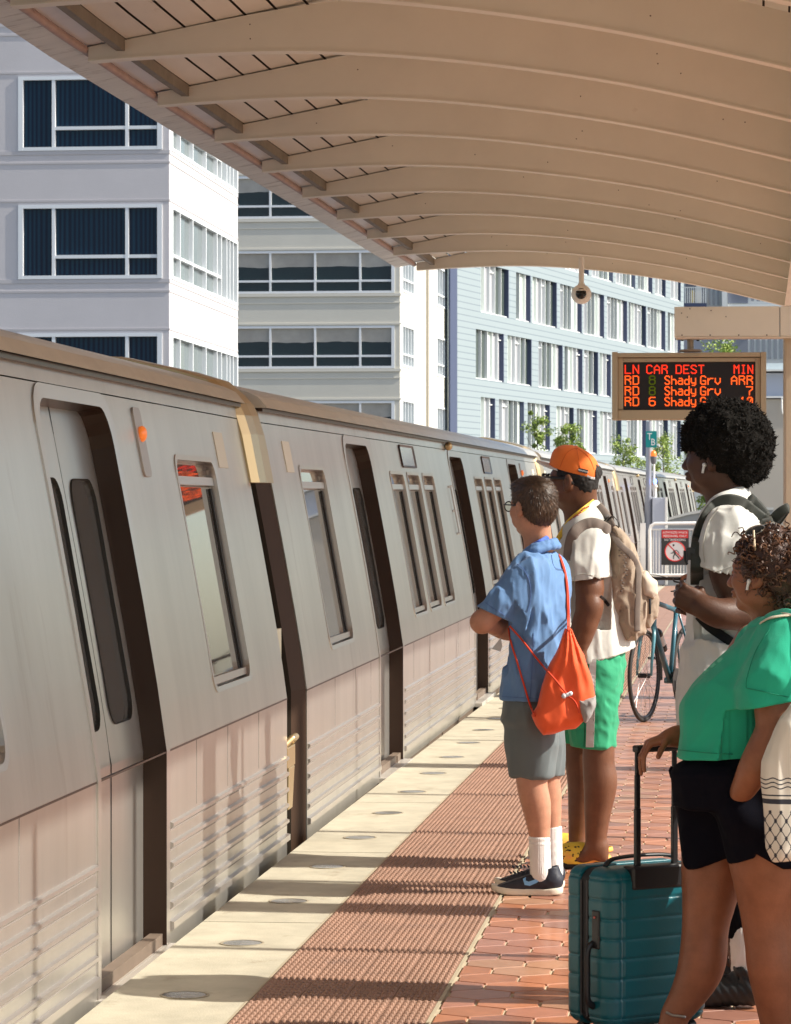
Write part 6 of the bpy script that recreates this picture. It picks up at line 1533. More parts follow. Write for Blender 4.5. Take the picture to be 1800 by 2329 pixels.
for x0, dd in ((1698, -.13), (1672, .12)):
    Q = SDF(); zt_ = K3(x0, 2140, dd); Q.chain([K3(x0, 2120, dd), K3(x0+1, 2190, dd), K3(x0-2, 2262, dd)], [.048, .044, .040]); Q.cap(K3(x0-2, 2255, dd), K3(x0-22, 2262, dd), .036, .028, .03); Q.disp(lambda X, Y, Z, c=zt_: .001*np.sin(np.arctan2(Y-c[1], X-c[0])*30)*(Z > c[2]-.07)+.0*X); Q.disp(fold((22, 22, 16), .004, 66)); sobj('sock', [Q.mesh(.0038)], m_sock, p3)
    hl = ground_at(1738 if dd < 0 else 1715, 10.25 if dd < 0 else 10.5); f_ = (-rV*.96+dV*.2).normalized(); s_ = uV.cross(f_)
    Q = SDF(); shoe(Q, hl, f_, s_, .29, .05, .085, .004); Q.disp(lambda X, Y, Z: .0010*np.sin((X*rV.x+Y*rV.y)*240+Z*160)); Q.cap(hl+f_*.055+uV*.09, hl+f_*.05+uV*.15, .040, .042, .004, 'sub'); sobj('shoe', [Q.mesh(.004)], mat('shoe_black', (.015, .015, .016), .5), p3)
# black backpack
bk = empty('backpack', K3(1760, 1440), 'black backpack worn by the man with the afro, mostly hidden by the curly haired woman', 'backpack')
m_bk = cloth('pack_black', (.030, .033, .028), .6, sheen=.1); m_bkd = cloth('pack_dark', (.012, .012, .012), .7)
Q = SDF(); Q.poly([(1722, 1190), (1745, 1182), (1780, 1200), (1800, 1260), (1806, 1380), (1796, 1470), (1750, 1482), (1722, 1440), (1716, 1300)], 10.42, .15, .06, .02); Q.disp(fold((12, 12, 6), .01, 71)); bko = sobj('main_pocket', [Q.mesh(.006)], cloth('pack_olive', (.10, .092, .078), .8), bk)
al3 = [tee3, bko, D.objects['shirt_collar.001'], body3]
band(al3, [(1586, 1330), (1586, 1270), (1589, 1225), (1600, 1190), (1618, 1160), (1640, 1142), (1664, 1138), (1690, 1146), (1714, 1165), (1742, 1186)], .044, m_bk, 'shoulder_strap', bk, .007, .13, 8)
band(al3, [(1703, 1132), (1722, 1150), (1738, 1170), (1748, 1190)], .040, m_bk, 'shoulder_strap', bk, .004, .3)
g = MB(); g.tube(spline([K3(1752, 1196, -.02), K3(1763, 1178, -.03), K3(1778, 1164, -.04), K3(1792, 1156, -.04), K3(1794, 1160, -.03), K3(1784, 1176, -.02), K3(1770, 1194, -.01)]), .017, 8, flat=.22, ref=tuple(-dV-rV*.4)); wbuild(g, 'grab_loop', m_bk, bk, smooth=True)
band([tee3], [(1590, 1400), (1612, 1424), (1640, 1444), (1667, 1462), (1700, 1478)], .032, m_bkd, 'waist_strap', bk, .006, .25)
g = MB(); c = hit(al3, 1585, 1262, .02); g.bar(c-uV*.02, c+uV*.02, .028, .02); c2_ = c-rV*.02; g.tube([c2_+uV*.01, c2_-uV*.02, c2_-uV*.035+rV*.008], .005, 6); wbuild(g, 'buckle', m_blackp, bk, bevel=.002)
# ------------------------------------------------------------------ PERSON 4: woman in green
d4 = 9.4; K4 = lambda x, y, dd=0: P(x, y, d4+dd)
sk4 = skin('skin_tan', (.26, .105, .055), .42)
p4 = person('person', G(1650, 2400), 'curly haired woman in green T-shirt and black shorts, one hand on the teal suitcase')
f4, s4 = frame(24); C4 = K4(1738, 1303); nk4 = K4(1762, 1440, .02)
B = SDF(); L4_ = head(B, C4, f4, s4, .97, nk4, .060, 1.15); hd = B.mesh(.003)
A = SDF(); A.chain([K4(1798, 1470, -.19), K4(1776, 1590, -.25), K4(1772, 1660, -.27)], [.080, .072, .057], .02); A.ell(K4(1775, 1668, -.26), (.052, .052, .05), k=.03)
A.chain([K4(1766, 1668, -.27), K4(1722, 1740, -.27), K4(1686, 1806, -.215)], [.056, .046, .030], .02); hand(A, K4(1684, 1808, -.205), -rV*.10-uV*.80+dV*.75, dV, -rV, .78, (12, 20, 15))
A.chain([K4(1720, 1470, .20), K4(1640, 1610, .26), K4(1588, 1668, .20), K4(1534, 1676, .10)], [.070, .058, .042, .027], .02)
hw = K4(1534, 1676, .10); gripc = K4(1486, 1700, .06)
hand(A, hw, -rV*.9-uV*.22-dV*.1, -uV*.9+rV*-.1, -dV*.9-uV*.35, .92, (48, 62, 40), .1, thumb=(.75, .3))
ar = A.mesh(.0042)
T = SDF(); T.loft([(K4(1775, 1450), .07, .12), (K4(1740, 1550), .15, .17), (K4(1712, 1640), .16, .18), (K4(1705, 1760), .15, .18)], f4, s4)
T.chain([K4(1655, 1790, .10), K4(1632, 1930, .10), K4(1607, 2095, .08), K4(1598, 2190, .07), K4(1572, 2252, .07), K4(1535, 2310, .07)], [.115, .104, .068, .066, .052, .038], .03)
T.chain([K4(1735, 1790, -.10), K4(1748, 1940, -.11), K4(1748, 2080, -.11), K4(1752, 2130, -.11), K4(1760, 2200, -.11), K4(1765, 2280, -.11), K4(1772, 2370, -.10)], [.13, .116, .076, .070, .072, .055, .040], .03)
T.chain([K4(1535, 2310, .07), K4(1520, 2360, .07), K4(1470, 2385, .07)], [.036, .038, .03]); T.chain([K4(1772, 2370, -.10), K4(1740, 2385, -.1), K4(1690, 2392, -.1)], [.04, .036, .03])
body4 = sobj('body', [hd, ar, T.mesh(.006)], sk4, p4)
# curly hair
h4 = LL(C4, f4, s4, .97); ax = (f4, s4, uV)
Q = SDF(); Q.ell(h4(-.025, 0, .040), (.112, .096, .096), ax, .02); Q.ell(h4(-.085, 0, -.01), (.075, .090, .085), ax, .03); Q.ell(h4(-.13, .01, .02), (.06, .07, .06), ax, .04)
Q.ell(h4(.118, 0, -.030), (.085, .13, .105), ax, .01, 'sub'); Q.ell(h4(.022, .098, -.040), (.036, .03, .050), ax, .01, 'sub')
Q.disp(lambda X, Y, Z: .020*(vnoise(X*30, Y*30, Z*30)-.5)+.008*(vnoise(X*75, Y*75, Z*75)-.5)); cm4 = Q.mesh(.004)
sobj('hair', [cm4], mat('hair_chestnut', (.045, .018, .010), .55, var=.4, vscale=60, bump=.002, bscale=150), p4)
g = MB(); rg = random.Random(21); pp, nn = surf_samples(cm4, 420, rg, lambda q, n: (q-C4).dot(f4) < .07)
cols4 = ((.050, .020, .011), (.085, .036, .018), (.14, .062, .030), (.03, .013, .008))
for q, n in zip(pp, nn):  # ringlets
    ax_ = (n*.5-uV*.55+Vector((rg.gauss(0, .4), rg.gauss(0, .4), rg.gauss(0, .3)))).normalized(); u = ax_.cross(n).normalized(); v = ax_.cross(u); r = rg.uniform(.005, .009); L_ = rg.uniform(.025, .05); t0 = rg.uniform(0, 6.28); pts = []
    for i in range(15): a = t0+i*.75; pts.append(q+ax_*(L_*i/14-.008)+u*(r*math.cos(a))+v*(r*math.sin(a))+n*.003)
    g.tube(pts, [.0030*(1-.5*i/14) for i in range(15)], 4, col=cols4[rg.randrange(4)])
pp, nn = surf_samples(cm4, 2500, rg, lambda q, n: (q-C4).dot(f4) < .06); tufts(g, pp, nn, .018, .0016, rg, .9, cols4, seg=4)
for k in range(14):
    y_ = 1296+k*4; c = hit([body4], 1700+rg.uniform(-4, 8), y_, .001)
    if c: g.tube(spline([c+rV*.012, c, c-rV*rg.uniform(.002, .010)-uV*rg.uniform(.002, .014)]), .0008, 4, col=cols4[0])
wbuild(g, 'hair_curls', mat('curl4_mat', (.05, .02, .01), .42, vc=True, spec=.6), p4, vc=True)
eb = hit([body4], 1706, 1322, .005) or h4(0, .09, -.01); earbud(p4, eb)
g = MB(); nkp = surfpath([body4], [(1720, 1416), (1740, 1424), (1770, 1414), (1796, 1396)], .003, 5); g.tube(nkp, .0014, 5)
for q in nkp[::2]: g.ball(q, .0036, 6)
wbuild(g, 'necklace', mat('necklace_gold', (.45, .20, .08), .35, metal=.7), p4)
# sunglasses pushed up on the hair
sgl = empty('sunglasses', K4(1725, 1215), 'dark sunglasses with pale arms pushed up on the curly hair', 'sunglasses')
g = MB(); c1_, c2_ = K4(1718, 1206, -.07), K4(1742, 1202, .0)
for c in (c1_, c2_):
    pts = [c+(rV*.6+dV*.35).normalized()*.028*math.cos(a)+(uV*.35-f4*.5+uV*.1).normalized()*.022*math.sin(a) for a in np.linspace(0, 2*math.pi, 21)[:-1]]; g.tube(pts, .0022, 5, closed=True)
g.tube([c1_+rV*.02, c2_-rV*.02], .0025, 5); wbuild(g, 'rim', mat('rim_metal', (.35, .34, .33), .2, metal=.8), sgl)
for c in (c1_, c2_): g = MB(); g.add([c+(rV*.6+dV*.35).normalized()*.027*math.cos(a)+(uV*.35-f4*.5+uV*.1).normalized()*.021*math.sin(a) for a in np.linspace(0, 2*math.pi, 17)[:-1]], [tuple(range(16))]); wbuild(g, 'lens', mat('lens_dark', (.05, .055, .06), .05, spec=.8), sgl)
g = MB(); a_, b_ = K4(1715, 1206, -.16), K4(1728, 1278, -.10); m1 = hit([D.objects['hair.003'] if 'hair.003' in D.objects else body4, body4], 1722, 1245, .012) or a_.lerp(b_, .5)
g.tube([K4(1715, 1206, -.08), m1, m1+(b_-a_).normalized()*.045], [.003, .0035, .0025], 6, col=(.70, .58, .40)); wbuild(g, 'arm', mat('arm_cream', (.66, .54, .37), .4), sgl)
# green T-shirt
m_gt = cloth('tee_green', (.020, .370, .225), .85, var=.05); Sh = SDF()
lv = [(1772, 1408, .060, .07), (1778, 1422, .080, .12), (1782, 1440, .095, .17), (1776, 1470, .125, .20), (1758, 1510, .160, .215), (1738, 1550, .190, .22), (1720, 1590, .207, .225), (1714, 1624, .212, .23), (1713, 1655, .203, .23), (1708, 1690, .200, .23), (1706, 1730, .205, .235)]
Sh.loft([(K4(x, y), a_, b_) for x, y, a_, b_ in lv], f4, s4, .02, 2.1)
Sh.cap(K4(1795, 1462, -.18), K4(1768, 1560, -.24), .098, .098, .05); Sh.cap(K4(1768, 1560, -.24), K4(1762, 1602, -.25), .098, .098, .02); Sh.cap(K4(1735, 1480, .18), K4(1690, 1570, .24), .085, .082, .05)
Sh.disp(fold((6, 6, 3.5), .011, 81, .8)); Sh.disp(fold((15, 12, 12), .0032, 85, -.6)); Sh.cut(K4(1605, 1719), tuple(-uV+rV*.06))
cuff(Sh, K4(1772, 1545, -.24), K4(1764, 1598, -.25), .099, -uV+rV*.20, maxd=.06)
gtm = Sh.mesh(.0052); gt4 = sobj('t_shirt', [gtm], m_gt, p4)
cl4 = spline([K4(1724, 1420, -.06), K4(1718, 1422, .02), K4(1735, 1418, .09), K4(1775, 1402, .10), K4(1808, 1398, .02), K4(1790, 1404, -.09), K4(1750, 1412, -.12), K4(1724, 1420, -.06)], 4); Q = SDF()
for a_, b_ in zip(cl4, cl4[1:]): Q.cap(a_, b_, .010, None, .01); Q.cap(a_-uV*.022, b_-uV*.022, .018, None, .03)
sobj('shirt_collar', [Q.mesh(.0045)], m_gt, p4)
g = MB(); g.tube(surfpath([gt4], [(1545, 1706), (1600, 1712), (1668, 1716)], .0004), .0014, 5); g.tube(surfpath([gt4], [(1700, 1566), (1740, 1574), (1795, 1586)], .0004), .0014, 5); g.tube(surfpath([gt4], [(1752, 1430), (1720, 1480), (1700, 1540), (1698, 1566)], .0004), .0013, 5); wbuild(g, 'shirt_seam', cloth('tee4_seam', (.012, .22, .13), .9), p4)
g = MB()
for k in range(3):
    h_ = surfpath([gt4], [(1602+k*16, 1532-k*13), (1613+k*16, 1524-k*13)], .0012, 4)
    g.tube(h_, .006, 5, flat=.2, ref=tuple(-dV))
wbuild(g, 'faded_print', cloth('print_pale', (.14, .46, .34), .9), p4)
# shorts
m_bs = cloth('shorts_black', (.005, .005, .009), .9, var=.1, sheen=0, spec=.08); Q = SDF()
Q.loft([(K4(1706, 1690), .13, .16), (K4(1700, 1716), .155, .19), (K4(1668, 1750), .172, .215), (K4(1672, 1830), .168, .215)], f4, s4, .03)
Q.loft([(K4(1655, 1780, .08), .150, .13), (K4(1645, 1870, .10), .125, .13), (K4(1636, 1972, .10), .100, .125)], f4, s4, .04); Q.loft([(K4(1725, 1780, -.09), .140, .14), (K4(1742, 1870, -.11), .130, .14), (K4(1752, 1965, -.11), .118, .135)], f4, s4, .04)
Q.disp(fold((8, 8, 4), .008, 91)); Q.cutif(K4(1590, 1964, .1), -uV*.92+rV*.38, lambda X, Y, Z: ((X-K4(1700, 0).x)*rV.x+(Y-K4(1700, 0).y)*rV.y) < .0)
Q.cutif(K4(1762, 1962, -.1), -uV*.86-rV*.5, lambda X, Y, Z: ((X-K4(1700, 0).x)*rV.x+(Y-K4(1700, 0).y)*rV.y) >= .0)
Q.ell(K4(1692, 1862, -.195), (.062, .055, .060), (rV, dV, uV), .03); Q.ell(K4(1676, 1806, -.26), (.040, .05, .020), (rV, dV, uV), .01, 'sub')
bsm = Q.mesh(.0055); sobj('shorts', [bsm], m_bs, p4)
g = MB(); c = K4(1531, 1745, .05); g.tube([c, c-rV*.006-uV*.01, c-rV*.001-uV*.03], .007, 6); wbuild(g, 'drawstring', m_bs, p4)
# sneakers, anklet
m_wsn = mat('sneaker_white', (.62, .60, .58), .6, bump=.001, bscale=150)
for hx, dd, ti in ((1555, 9.47, 0), (1805, 9.30, 0)):
    hl = ground_at(hx, dd); f_ = (-rV*.97+dV*.22).normalized(); s_ = uV.cross(f_); Q = SDF(); shoe(Q, hl, f_, s_, .235, .036, .07, .02); Q.cut(hl+f_*.10+uV*.066, tuple(uV+f_*.22)); Q.cap(hl+f_*.05+uV*.09, hl+f_*.045+uV*.15, .034, .036, .004, 'sub'); so_4 = sobj('shoe', [Q.mesh(.004)], m_wsn, p4)
    Q = SDF(); sole(Q, hl, f_, s_, .26, .046, .030); o = sobj('sole', [Q.mesh(.004)], mat('sole_white', (.7, .69, .67), .6), p4); o.parent = so_4
g = MB()
for q in surfpath([body4], [(1518, 2304), (1530, 2310), (1545, 2312), (1558, 2314)], .003, 4): g.ball(q, .0045, 6)
wbuild(g, 'anklet', mat('anklet_beads', (.35, .33, .30), .3, metal=.6), p4)
# ------------------------------------------------------------------ tote bag
tt = empty('tote_bag', K4(1800, 1958, -.33), 'white cloth tote with a black fishnet pattern hanging at the woman in green', 'bag')
def tote_mat():
    m = D.materials.new('tote_mat'); m.use_nodes = True; n = m.node_tree; b = n.nodes['Principled BSDF']; b.inputs['Roughness'].default_value = .9
    tc = n.nodes.new('ShaderNodeTexCoord'); sp_ = n.nodes.new('ShaderNodeSeparateXYZ'); n.links.new(tc.outputs['Object'], sp_.inputs[0])
    def M(op, a, b_=None, c=None):
        x = n.nodes.new('ShaderNodeMath'); x.operation = op
        for i, v in enumerate((a, b_, c)):
            if v is None: continue
            if isinstance(v, (int, float)): x.inputs[i].default_value = v
            else: n.links.new(v, x.inputs[i])
        return x.outputs[0]
    X, Z = sp_.outputs[0], sp_.outputs[2]; s_ = 1/.030
    u = M('ADD', M('MULTIPLY', X, s_*1.0), M('MULTIPLY', Z, s_*.62)); v = M('SUBTRACT', M('MULTIPLY', X, s_*1.0), M('MULTIPLY', Z, s_*.62))
    def tri(a): return M('ABSOLUTE', M('SUBTRACT', M('FRACT', a), .5))
    tu, tv = tri(u), tri(v); line = M('MAXIMUM', M('GREATER_THAN', tu, .452), M('GREATER_THAN', tv, .452)); dot = M('MULTIPLY', M('GREATER_THAN', tu, .34), M('GREATER_THAN', tv, .34))
    net = M('MULTIPLY', M('MAXIMUM', line, dot), M('LESS_THAN', Z, .150)); wz = M('ADD', Z, M('MULTIPLY', M('SINE', M('MULTIPLY', X, 150)), .003))
    def bandz(a, b_, src=Z): return M('MULTIPLY', M('GREATER_THAN', src, a), M('LESS_THAN', src, b_))
    l1 = M('MAXIMUM', M('MAXIMUM', bandz(.168, .182), bandz(.190, .194)), M('MAXIMUM', bandz(.212, .2155, wz), M('MAXIMUM', bandz(.224, .2275, wz), bandz(.236, .2395, wz))))
    tot = M('MAXIMUM', net, l1)
    mx = n.nodes.new('ShaderNodeMix'); mx.data_type = 'RGBA'; mx.inputs[6].default_value = (.66, .62, .54, 1); mx.inputs[7].default_value = (.035, .037, .05, 1); n.links.new(tot, mx.inputs[0]); n.links.new(mx.outputs[2], b.inputs['Base Color']); return m
Q = SDF(); Q.poly([(1778, 1640), (1800, 1600), (1860, 1600), (1880, 1900), (1870, 1950), (1800, 1957), (1762, 1954), (1752, 1930), (1747, 1860), (1738, 1770), (1740, 1735)], 9.02, .045, .03, .01); Q.disp(fold((14, 14, 3), .012, 95)); sobj('bag_body', [Q.mesh(.005)], tote_mat(), tt)
g = MB(); g.tube(spline([K4(1741, 1406, -.17) , K4(1760, 1399, -.19), K4(1790, 1396, -.22), K4(1830, 1420, -.28), K4(1850, 1520, -.36), K4(1850, 1605, -.38)]), .010, 8, flat=.3, ref=tuple(uV)); g.tube(surfpath([gt4, D.objects['shirt_collar.002']], [(1732, 1416), (1750, 1406), (1775, 1401), (1798, 1399)], .006), .009, 8, flat=.3, ref=tuple(uV-dV)); wbuild(g, 'strap', cloth('strap_cream', (.62, .55, .42), .8), tt, smooth=True)
# ------------------------------------------------------------------ suitcase
sc_ = empty('suitcase', P(1480, 2362, 9.62), 'teal hard shell suitcase with horizontal grooves and a raised black handle', 'suitcase')
a33 = R(33); wA = (rV*math.cos(a33)+dV*math.sin(a33)); tA = (-rV*math.sin(a33)+dV*math.cos(a33))
cor = P(1386, HY, 9.52); cor.z = 0
WW, TT, HH, Z0 = .385, .235, .478, .045
def sc3(u, t, z): return cor+wA*u+tA*t+uV*z
m_teal = mat('shell_teal', (.004, .105, .135), .32, bump=.0004, bscale=260, var=.05, spec=.5)
def shell(t0, t1, inset, grooves, name, m, r=.045):
    Q = SDF(); c = sc3(WW/2, TT/2, Z0+HH/2); W_, T_, H_ = WW/2-inset, TT/2-inset*.2, HH/2-inset
    wa, ta, C_ = a3(wA), a3(tA), a3(c)
    def f(X, Y, Z):
        u = (X-C_[0])*wa[0]+(Y-C_[1])*wa[1]; t = (X-C_[0])*ta[0]+(Y-C_[1])*ta[1]; z = Z-C_[2]
        qx, qy, qz = np.abs(u)-W_+r, np.abs(t)-T_+r, np.abs(z)-H_+r
        d = np.sqrt(np.maximum(qx, 0)**2+np.maximum(qy, 0)**2+np.maximum(qz, 0)**2)+np.minimum(np.maximum(np.maximum(qx, qy), qz), 0)-r
        if grooves:
            zz = np.abs(((z+.0295*20) % .059)-.0295); d = d+.0038*np.exp(-(zz/.0036)**2)*(np.abs(z) < H_-.03)
            vv = np.minimum(np.abs(np.abs(u)-W_*.72), 9); d = d+.0025*np.exp(-(vv/.0045)**2)*(np.abs(t) > T_*.9)*(np.abs(z) < H_-.02)
        return d
    cc4 = np.array(c); Q.ops.append(('add', f, 0, cc4-.35, cc4+.35)); Q.lo = cc4-np.array([.26, .26, H_+.01]); Q.hi = cc4+np.array([.26, .26, H_+.01])
    Q.cut(sc3(0, t0, 0), tuple(-tA)); Q.cut(sc3(0, t1, 0), tuple(tA)); return sobj(name, [Q.mesh(.0038)], m, sc_)
shell(-.1, TT*.5-.012, 0, True, 'front_shell', m_teal); shell(TT*.5+.012+.022, TT+.1, 0, True, 'rear_shell', m_teal); shell(TT*.5-.012, TT*.5+.034, .006, False, 'zip_band', mat('zip_black', (.012, .013, .016), .6, bump=.001, bscale=200))
m_hb = mat('handle_black', (.012, .012, .014), .35)
g = MB()
for t in (TT*.5-.004, TT*.5+.026): g.bar(sc3(.002, t, Z0+.03), sc3(.002, t, Z0+HH-.04), .004, .005)
wbuild(g, 'zip_teeth', mat('zip_grey', (.06, .06, .065), .5), sc_)
g = MB(); g.hexa([sc3(-.006, .045, .283), sc3(.01, .045, .283), sc3(.01, .080, .283), sc3(-.006, .080, .283), sc3(-.006, .045, .398), sc3(.01, .045, .398), sc3(.01, .080, .398), sc3(-.006, .080, .398)])
wbuild(g, 'lock', m_hb, sc_, bevel=.004); g = MB(); g.ball(sc3(-.008, .062, .378), .004, 8); wbuild(g, 'lock_button', mat('lock_red', (.5, .12, .1), .4), sc_)
g = MB(); g.tube(spline([sc3(.002, .075, .30), sc3(-.022, .075, .28), sc3(-.024, .075, .20), sc3(-.022, .075, .13), sc3(.002, .075, .11)]), .011, 8, flat=.6, ref=tuple(tA)); wbuild(g, 'side_handle', m_hb, sc_, smooth=True)
g = MB(); g.hexa([sc3(.085, -.006, .458), sc3(.30, -.006, .458), sc3(.30, .05, .458), sc3(.085, .05, .458), sc3(.085, -.006, .5285), sc3(.30, -.006, .5285), sc3(.30, .05, .5285), sc3(.085, .05, .5285)]); wbuild(g, 'handle_housing', m_hb, sc_, bevel=.008)
g = MB(); g.tube(spline([sc3(.06, .10, .523), sc3(.09, .10, .543), sc3(.20, .10, .549), sc3(.30, .10, .543), sc3(.33, .10, .523)]), .012, 8, flat=.5, ref=(0, 0, 1)); wbuild(g, 'top_handle', m_hb, sc_, smooth=True)
tb0, tb1 = sc3(.122, .022, .523), sc3(.262, .022, .523)
g = MB(); zt4 = P(1463, 1704, 9.6).z
for q in (tb0, tb1):
    g = MB(); g.bar(q, Vector((q.x, q.y, .70)), .019, .013, up=tuple(tA)); g.bar(Vector((q.x, q.y, .70)), Vector((q.x, q.y, .80)), .0165, .011, up=tuple(tA)); g.bar(Vector((q.x, q.y, .80)), Vector((q.x, q.y, zt4)), .0145, .010, up=tuple(tA)); wbuild(g, 'handle_tube', m_hb, sc_, bevel=.002)
g = MB(); A0 = Vector((tb0.x, tb0.y, zt4))-wA*.010; A1 = Vector((tb1.x, tb1.y, zt4))+wA*.010; g.bar(A0, A1, .030, .022); wbuild(g, 'grip', m_hb, sc_, bevel=.006)
for q in ((.05, .04), (.335, .04), (.05, .195), (.335, .195)):
    g = MB(); c = sc3(q[0], q[1], .024); g.tube([c-wA*.011, c+wA*.011], .024, 14); wbuild(g, 'wheel', m_hb, sc_)
# ------------------------------------------------------------------ bicycle and the person holding it
bi = empty('bicycle', G(1466, 1642), 'teal blue bicycle with drop bottle and thin black tyres standing on the tiles', 'bicycle')
WF = bi.location+Vector((0, 0, .345)); al = math.atan2(.40, .92); fb_ = (-rV*.40-dV*.92).normalized(); sb_ = uV.cross(fb_)
def bp_(x, z, y=0): return WF+fb_*x+uV*(z-.345)+sb_*y   # x forward from the front axle
m_bl = mat('frame_teal', (.028, .12, .17), .32, coat=.4); m_ty = mat('tyre_black', (.022, .019, .017), .7); m_rm = mat('rim_black', (.03, .03, .035), .3, metal=.5); m_spk = mat('spoke_steel', (.35, .33, .32), .3, metal=.7)
def wheel(x0, name):
    g = MB(); n = 40; g.tube([bp_(x0+.332*math.cos(a), .345+.332*math.sin(a)) for a in np.linspace(0, 2*math.pi, n+1)[:-1]], .0155, 8, closed=True); o = wbuild(g, name, m_ty, bi, smooth=True)
    g = MB(); g.tube([bp_(x0+.312*math.cos(a), .345+.312*math.sin(a)) for a in np.linspace(0, 2*math.pi, n+1)[:-1]], .010, 8, closed=True); g.tube([bp_(x0, .345, -.045), bp_(x0, .345, .045)], .018, 10); r_ = wbuild(g, 'rim', m_rm, bi, smooth=True); r_.parent = o
    g = MB()
    for k in range(28): a = 2*math.pi*k/28; b_ = a+(.45 if k % 4 < 2 else -.45); g.tube([bp_(x0+.02*math.cos(b_), .345+.02*math.sin(b_), .03 if k % 2 else -.03), bp_(x0+.305*math.cos(a), .345+.305*math.sin(a))], .0016, 4)
    s_ = wbuild(g, 'spokes', m_spk, bi); s_.parent = o
wheel(0, 'wheel'); wheel(-1.02, 'wheel')
g = MB(); HT, HB, BBk, ST, RA = bp_(-.17, .93), bp_(-.13, .78), bp_(-.60, .28), bp_(-.76, .84), bp_(-1.02, .345)
g.tube([HT, HB], .022, 12); g.tube([HT-uV*.03, ST-uV*.03], .019, 12); g.tube([HB+uV*.02, BBk], .023, 12); g.tube([ST, BBk], .018, 12); g.tube([BBk+sb_*-.04, BBk+sb_*.04], .024, 12)
for q in (1, -1): g.tube([BBk+sb_*.03*q, RA+sb_*.06*q], .011, 8); g.tube([ST-uV*.04+sb_*.015*q, RA+sb_*.06*q], .009, 8)
wbuild(g, 'frame', m_bl, bi, smooth=True)
g = MB(); 
for q in (1, -1): g.tube([HB-uV*.02+sb_*.035*q, bp_(-.07, .62, .052*q), bp_(-.01, .44, .056*q), bp_(0, .345, .056*q)], [.017, .015, .011, .009], 8)
g.tube([HB-uV*.02-sb_*.045, HB-uV*.02+sb_*.045], .018, 8); wbuild(g, 'fork', mat('fork_teal', (.08, .24, .30), .35, coat=.3), bi, smooth=True)
g = MB(); g.tube([HT, HT+uV*.10+fb_*.01, HT+uV*.12+fb_*.09], .014, 8); hb = HT+uV*.14+fb_*.10; g.tube([hb-sb_*.31-fb_*.05, hb-sb_*.1, hb+sb_*.1, hb+sb_*.31-fb_*.05], .012, 8); 
for q in (1, -1): g.tube([hb+sb_*.20*q, hb+sb_*.23*q+fb_*.05-uV*.02, hb+sb_*.33*q+fb_*.05-uV*.035], .007, 6)
wbuild(g, 'handlebar', m_blackp, bi, smooth=True)
g = MB(); g.tube(spline([hb+sb_*.2+fb_*.04, hb+sb_*.05+fb_*.10+uV*.03, hb-sb_*.05+fb_*.09-uV*.06, HB+fb_*.04]), .003, 5); g.tube(spline([hb-sb_*.2+fb_*.04, hb+fb_*.11+uV*.01, HB+fb_*.05+uV*.05]), .003, 5); wbuild(g, 'cables', m_blackp, bi)
g = MB(); g.tube([BBk+sb_*.05, BBk+sb_*.055], .095, 24); g.bar(BBk+sb_*.07, BBk+sb_*.07+uV*-.17, .014, .022, up=tuple(fb_)); g.bar(BBk-sb_*.07, BBk-sb_*.07+uV*.17, .014, .022, up=tuple(fb_)); wbuild(g, 'crankset', m_blackp, bi)
for q in (1, -1): g = MB(); c = BBk+sb_*.12*q-uV*.17*q; g.bar(c-fb_*.045, c+fb_*.045, .09, .02); wbuild(g, 'pedal', m_blackp, bi, bevel=.003)
g = MB(); g.tube([ST, ST+uV*.10-fb_*.03], .013, 8); Q = None; c = ST+uV*.12-fb_*.03; g.tube([c+fb_*.14, c+fb_*.05, c-fb_*.06, c-fb_*.12], [.014, .022, .055, .065], 10, flat=.35, ref=(0, 0, 1)); wbuild(g, 'saddle', m_blackp, bi, smooth=True)
bt = empty('water_bottle', HB.lerp(BBk, .45), 'white bottle with black lid and base in the bicycle frame', 'bottle')
dd4 = (HB-BBk).normalized(); o_ = HB.lerp(BBk, .45)+(uV*.04-fb_*.03)
g = MB(); g.tube([o_-dd4*.04, o_+dd4*.06], .036, 14); wbuild(g, 'body', mat('bottle_white', (.6, .58, .56), .35), bt, smooth='auto'); g = MB(); g.tube([o_+dd4*.0605, o_+dd4*.09, o_+dd4*.115], [.037, .033, .018], 14); wbuild(g, 'lid', m_blackp, bt, smooth=True); g = MB(); g.tube([o_-dd4*.10, o_-dd4*.041], [.034, .037], 14); wbuild(g, 'base', mat('bottle_dark', (.03, .018, .016), .4), bt, smooth=True)
# person holding the bicycle (only the hand shows)
d5 = 24.1; K5 = lambda x, y, dd=0: P(x, y, d5+dd); p5 = person('person', G(1645, 1640), 'person behind the man with the afro, only a brown hand gripping the bicycle handlebar shows'); f5, s5 = frame(10); sk5 = skin('skin_mid', (.26, .115, .065))
B = SDF(); head(B, K5(1648, 1152), f5, s5, 1.0, K5(1652, 1205), .055); hd = B.mesh(.005); A = SDF()
gp = hb-sb_*.27-fb_*.035 if (hb-sb_*.27).dot(rV) > (hb+sb_*.27).dot(rV) else hb+sb_*.27-fb_*.035
A.chain([K5(1655, 1220, -.1), K5(1625, 1290, -.1), gp+rV*.12+uV*.05], [.05, .04, .03]); hand(A, gp+rV*.085+uV*.035, -rV-uV*.25, -uV, -dV, 1.05, (55, 65, 45)); A.chain([K5(1650, 1220, .16), K5(1640, 1300, .18), K5(1620, 1360, .15)], [.05, .04, .03]); hand(A, K5(1620, 1360, .15), -uV, rV, -dV, 1.0)
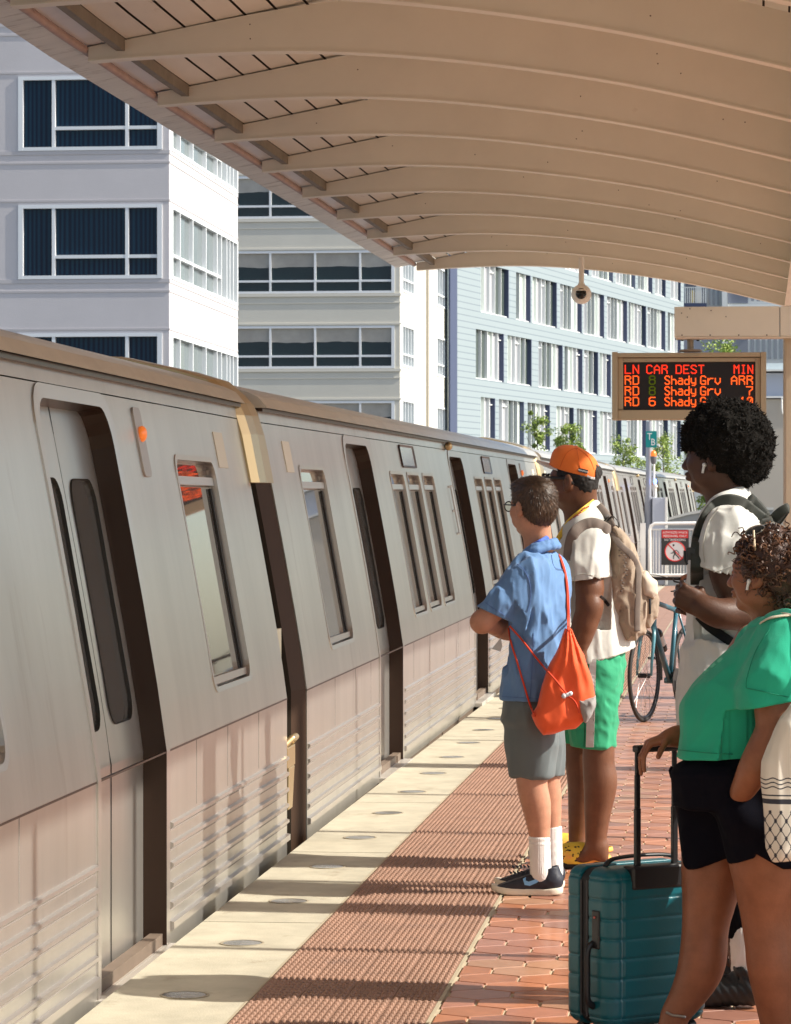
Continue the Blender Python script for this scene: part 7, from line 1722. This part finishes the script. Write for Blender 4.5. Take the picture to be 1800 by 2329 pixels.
T = SDF(); T.chain([K5(1655, 1390, -.09), K5(1652, 1500, -.09), K5(1655, 1610, -.09)], [.07, .055, .04]); T.chain([K5(1650, 1390, .09), K5(1646, 1500, .09), K5(1650, 1605, .09)], [.07, .055, .04]); T.loft([(K5(1655, 1215), .06, .12), (K5(1655, 1400), .09, .15)], f5, s5); sobj('body', [hd, A.mesh(.005), T.mesh(.009)], sk5, p5)
Q = SDF(); Q.loft([(K5(1654, 1204), .07, .12), (K5(1655, 1222), .10, .19), (K5(1655, 1300), .11, .17), (K5(1655, 1385), .115, .17)], f5, s5); Q.chain([K5(1655, 1225, -.15), K5(1640, 1262, -.16)], [.07, .065]); Q.disp(fold((8, 8, 4), .01, 99)); sobj('shirt', [Q.mesh(.009)], cloth('shirt_navy', (.03, .04, .07)), p5)
Q = SDF(); Q.loft([(K5(1655, 1375), .12, .17), (K5(1655, 1430), .12, .17)], f5, s5); Q.chain([K5(1654, 1430, -.09), K5(1655, 1600, -.09)], [.09, .06]); Q.chain([K5(1650, 1430, .09), K5(1650, 1600, .09)], [.09, .06]); sobj('trousers', [Q.mesh(.009)], m_trs, p5)
for x, dd in ((1678, -.09), (1672, .09)): Q = SDF(); hl = ground_at(x, d5+dd); shoe(Q, hl, -rV, -dV, .27, .045, .07, .003); sobj('shoe', [Q.mesh(.006)], mat('shoe_black', (0, 0, 0)), p5)
Q = SDF(); Q.ell(K5(1651, 1146), (.107, .086, .10), (f5, s5, uV)); Q.ell(K5(1625, 1165), (.06, .11, .09), (rV, dV, uV), .01, 'sub'); sobj('hair', [Q.mesh(.005)], m_h2, p5)

# ------------------------------------------------------------------ beige pylon added just outside the frame only to shade the foreground
py_ = empty('shade_pylon', (1.42, 9.35, 0), 'unseen beige pylon added at the right to shade the woman in green', 'pylon')
g = MB(); g.box(-.09, .09, -.34, .34, .08, 1.62); g.build('panel', m_col, py_, bevel=.015)
g = MB(); g.box(-.13, .13, -.38, .38, -.004, .08); g.build('base', m_can, py_, bevel=.01)
g = MB(); g.box(-.096, -.0905, -.28, .28, .75, 1.5); g.build('pylon_inset', m_g2, py_)
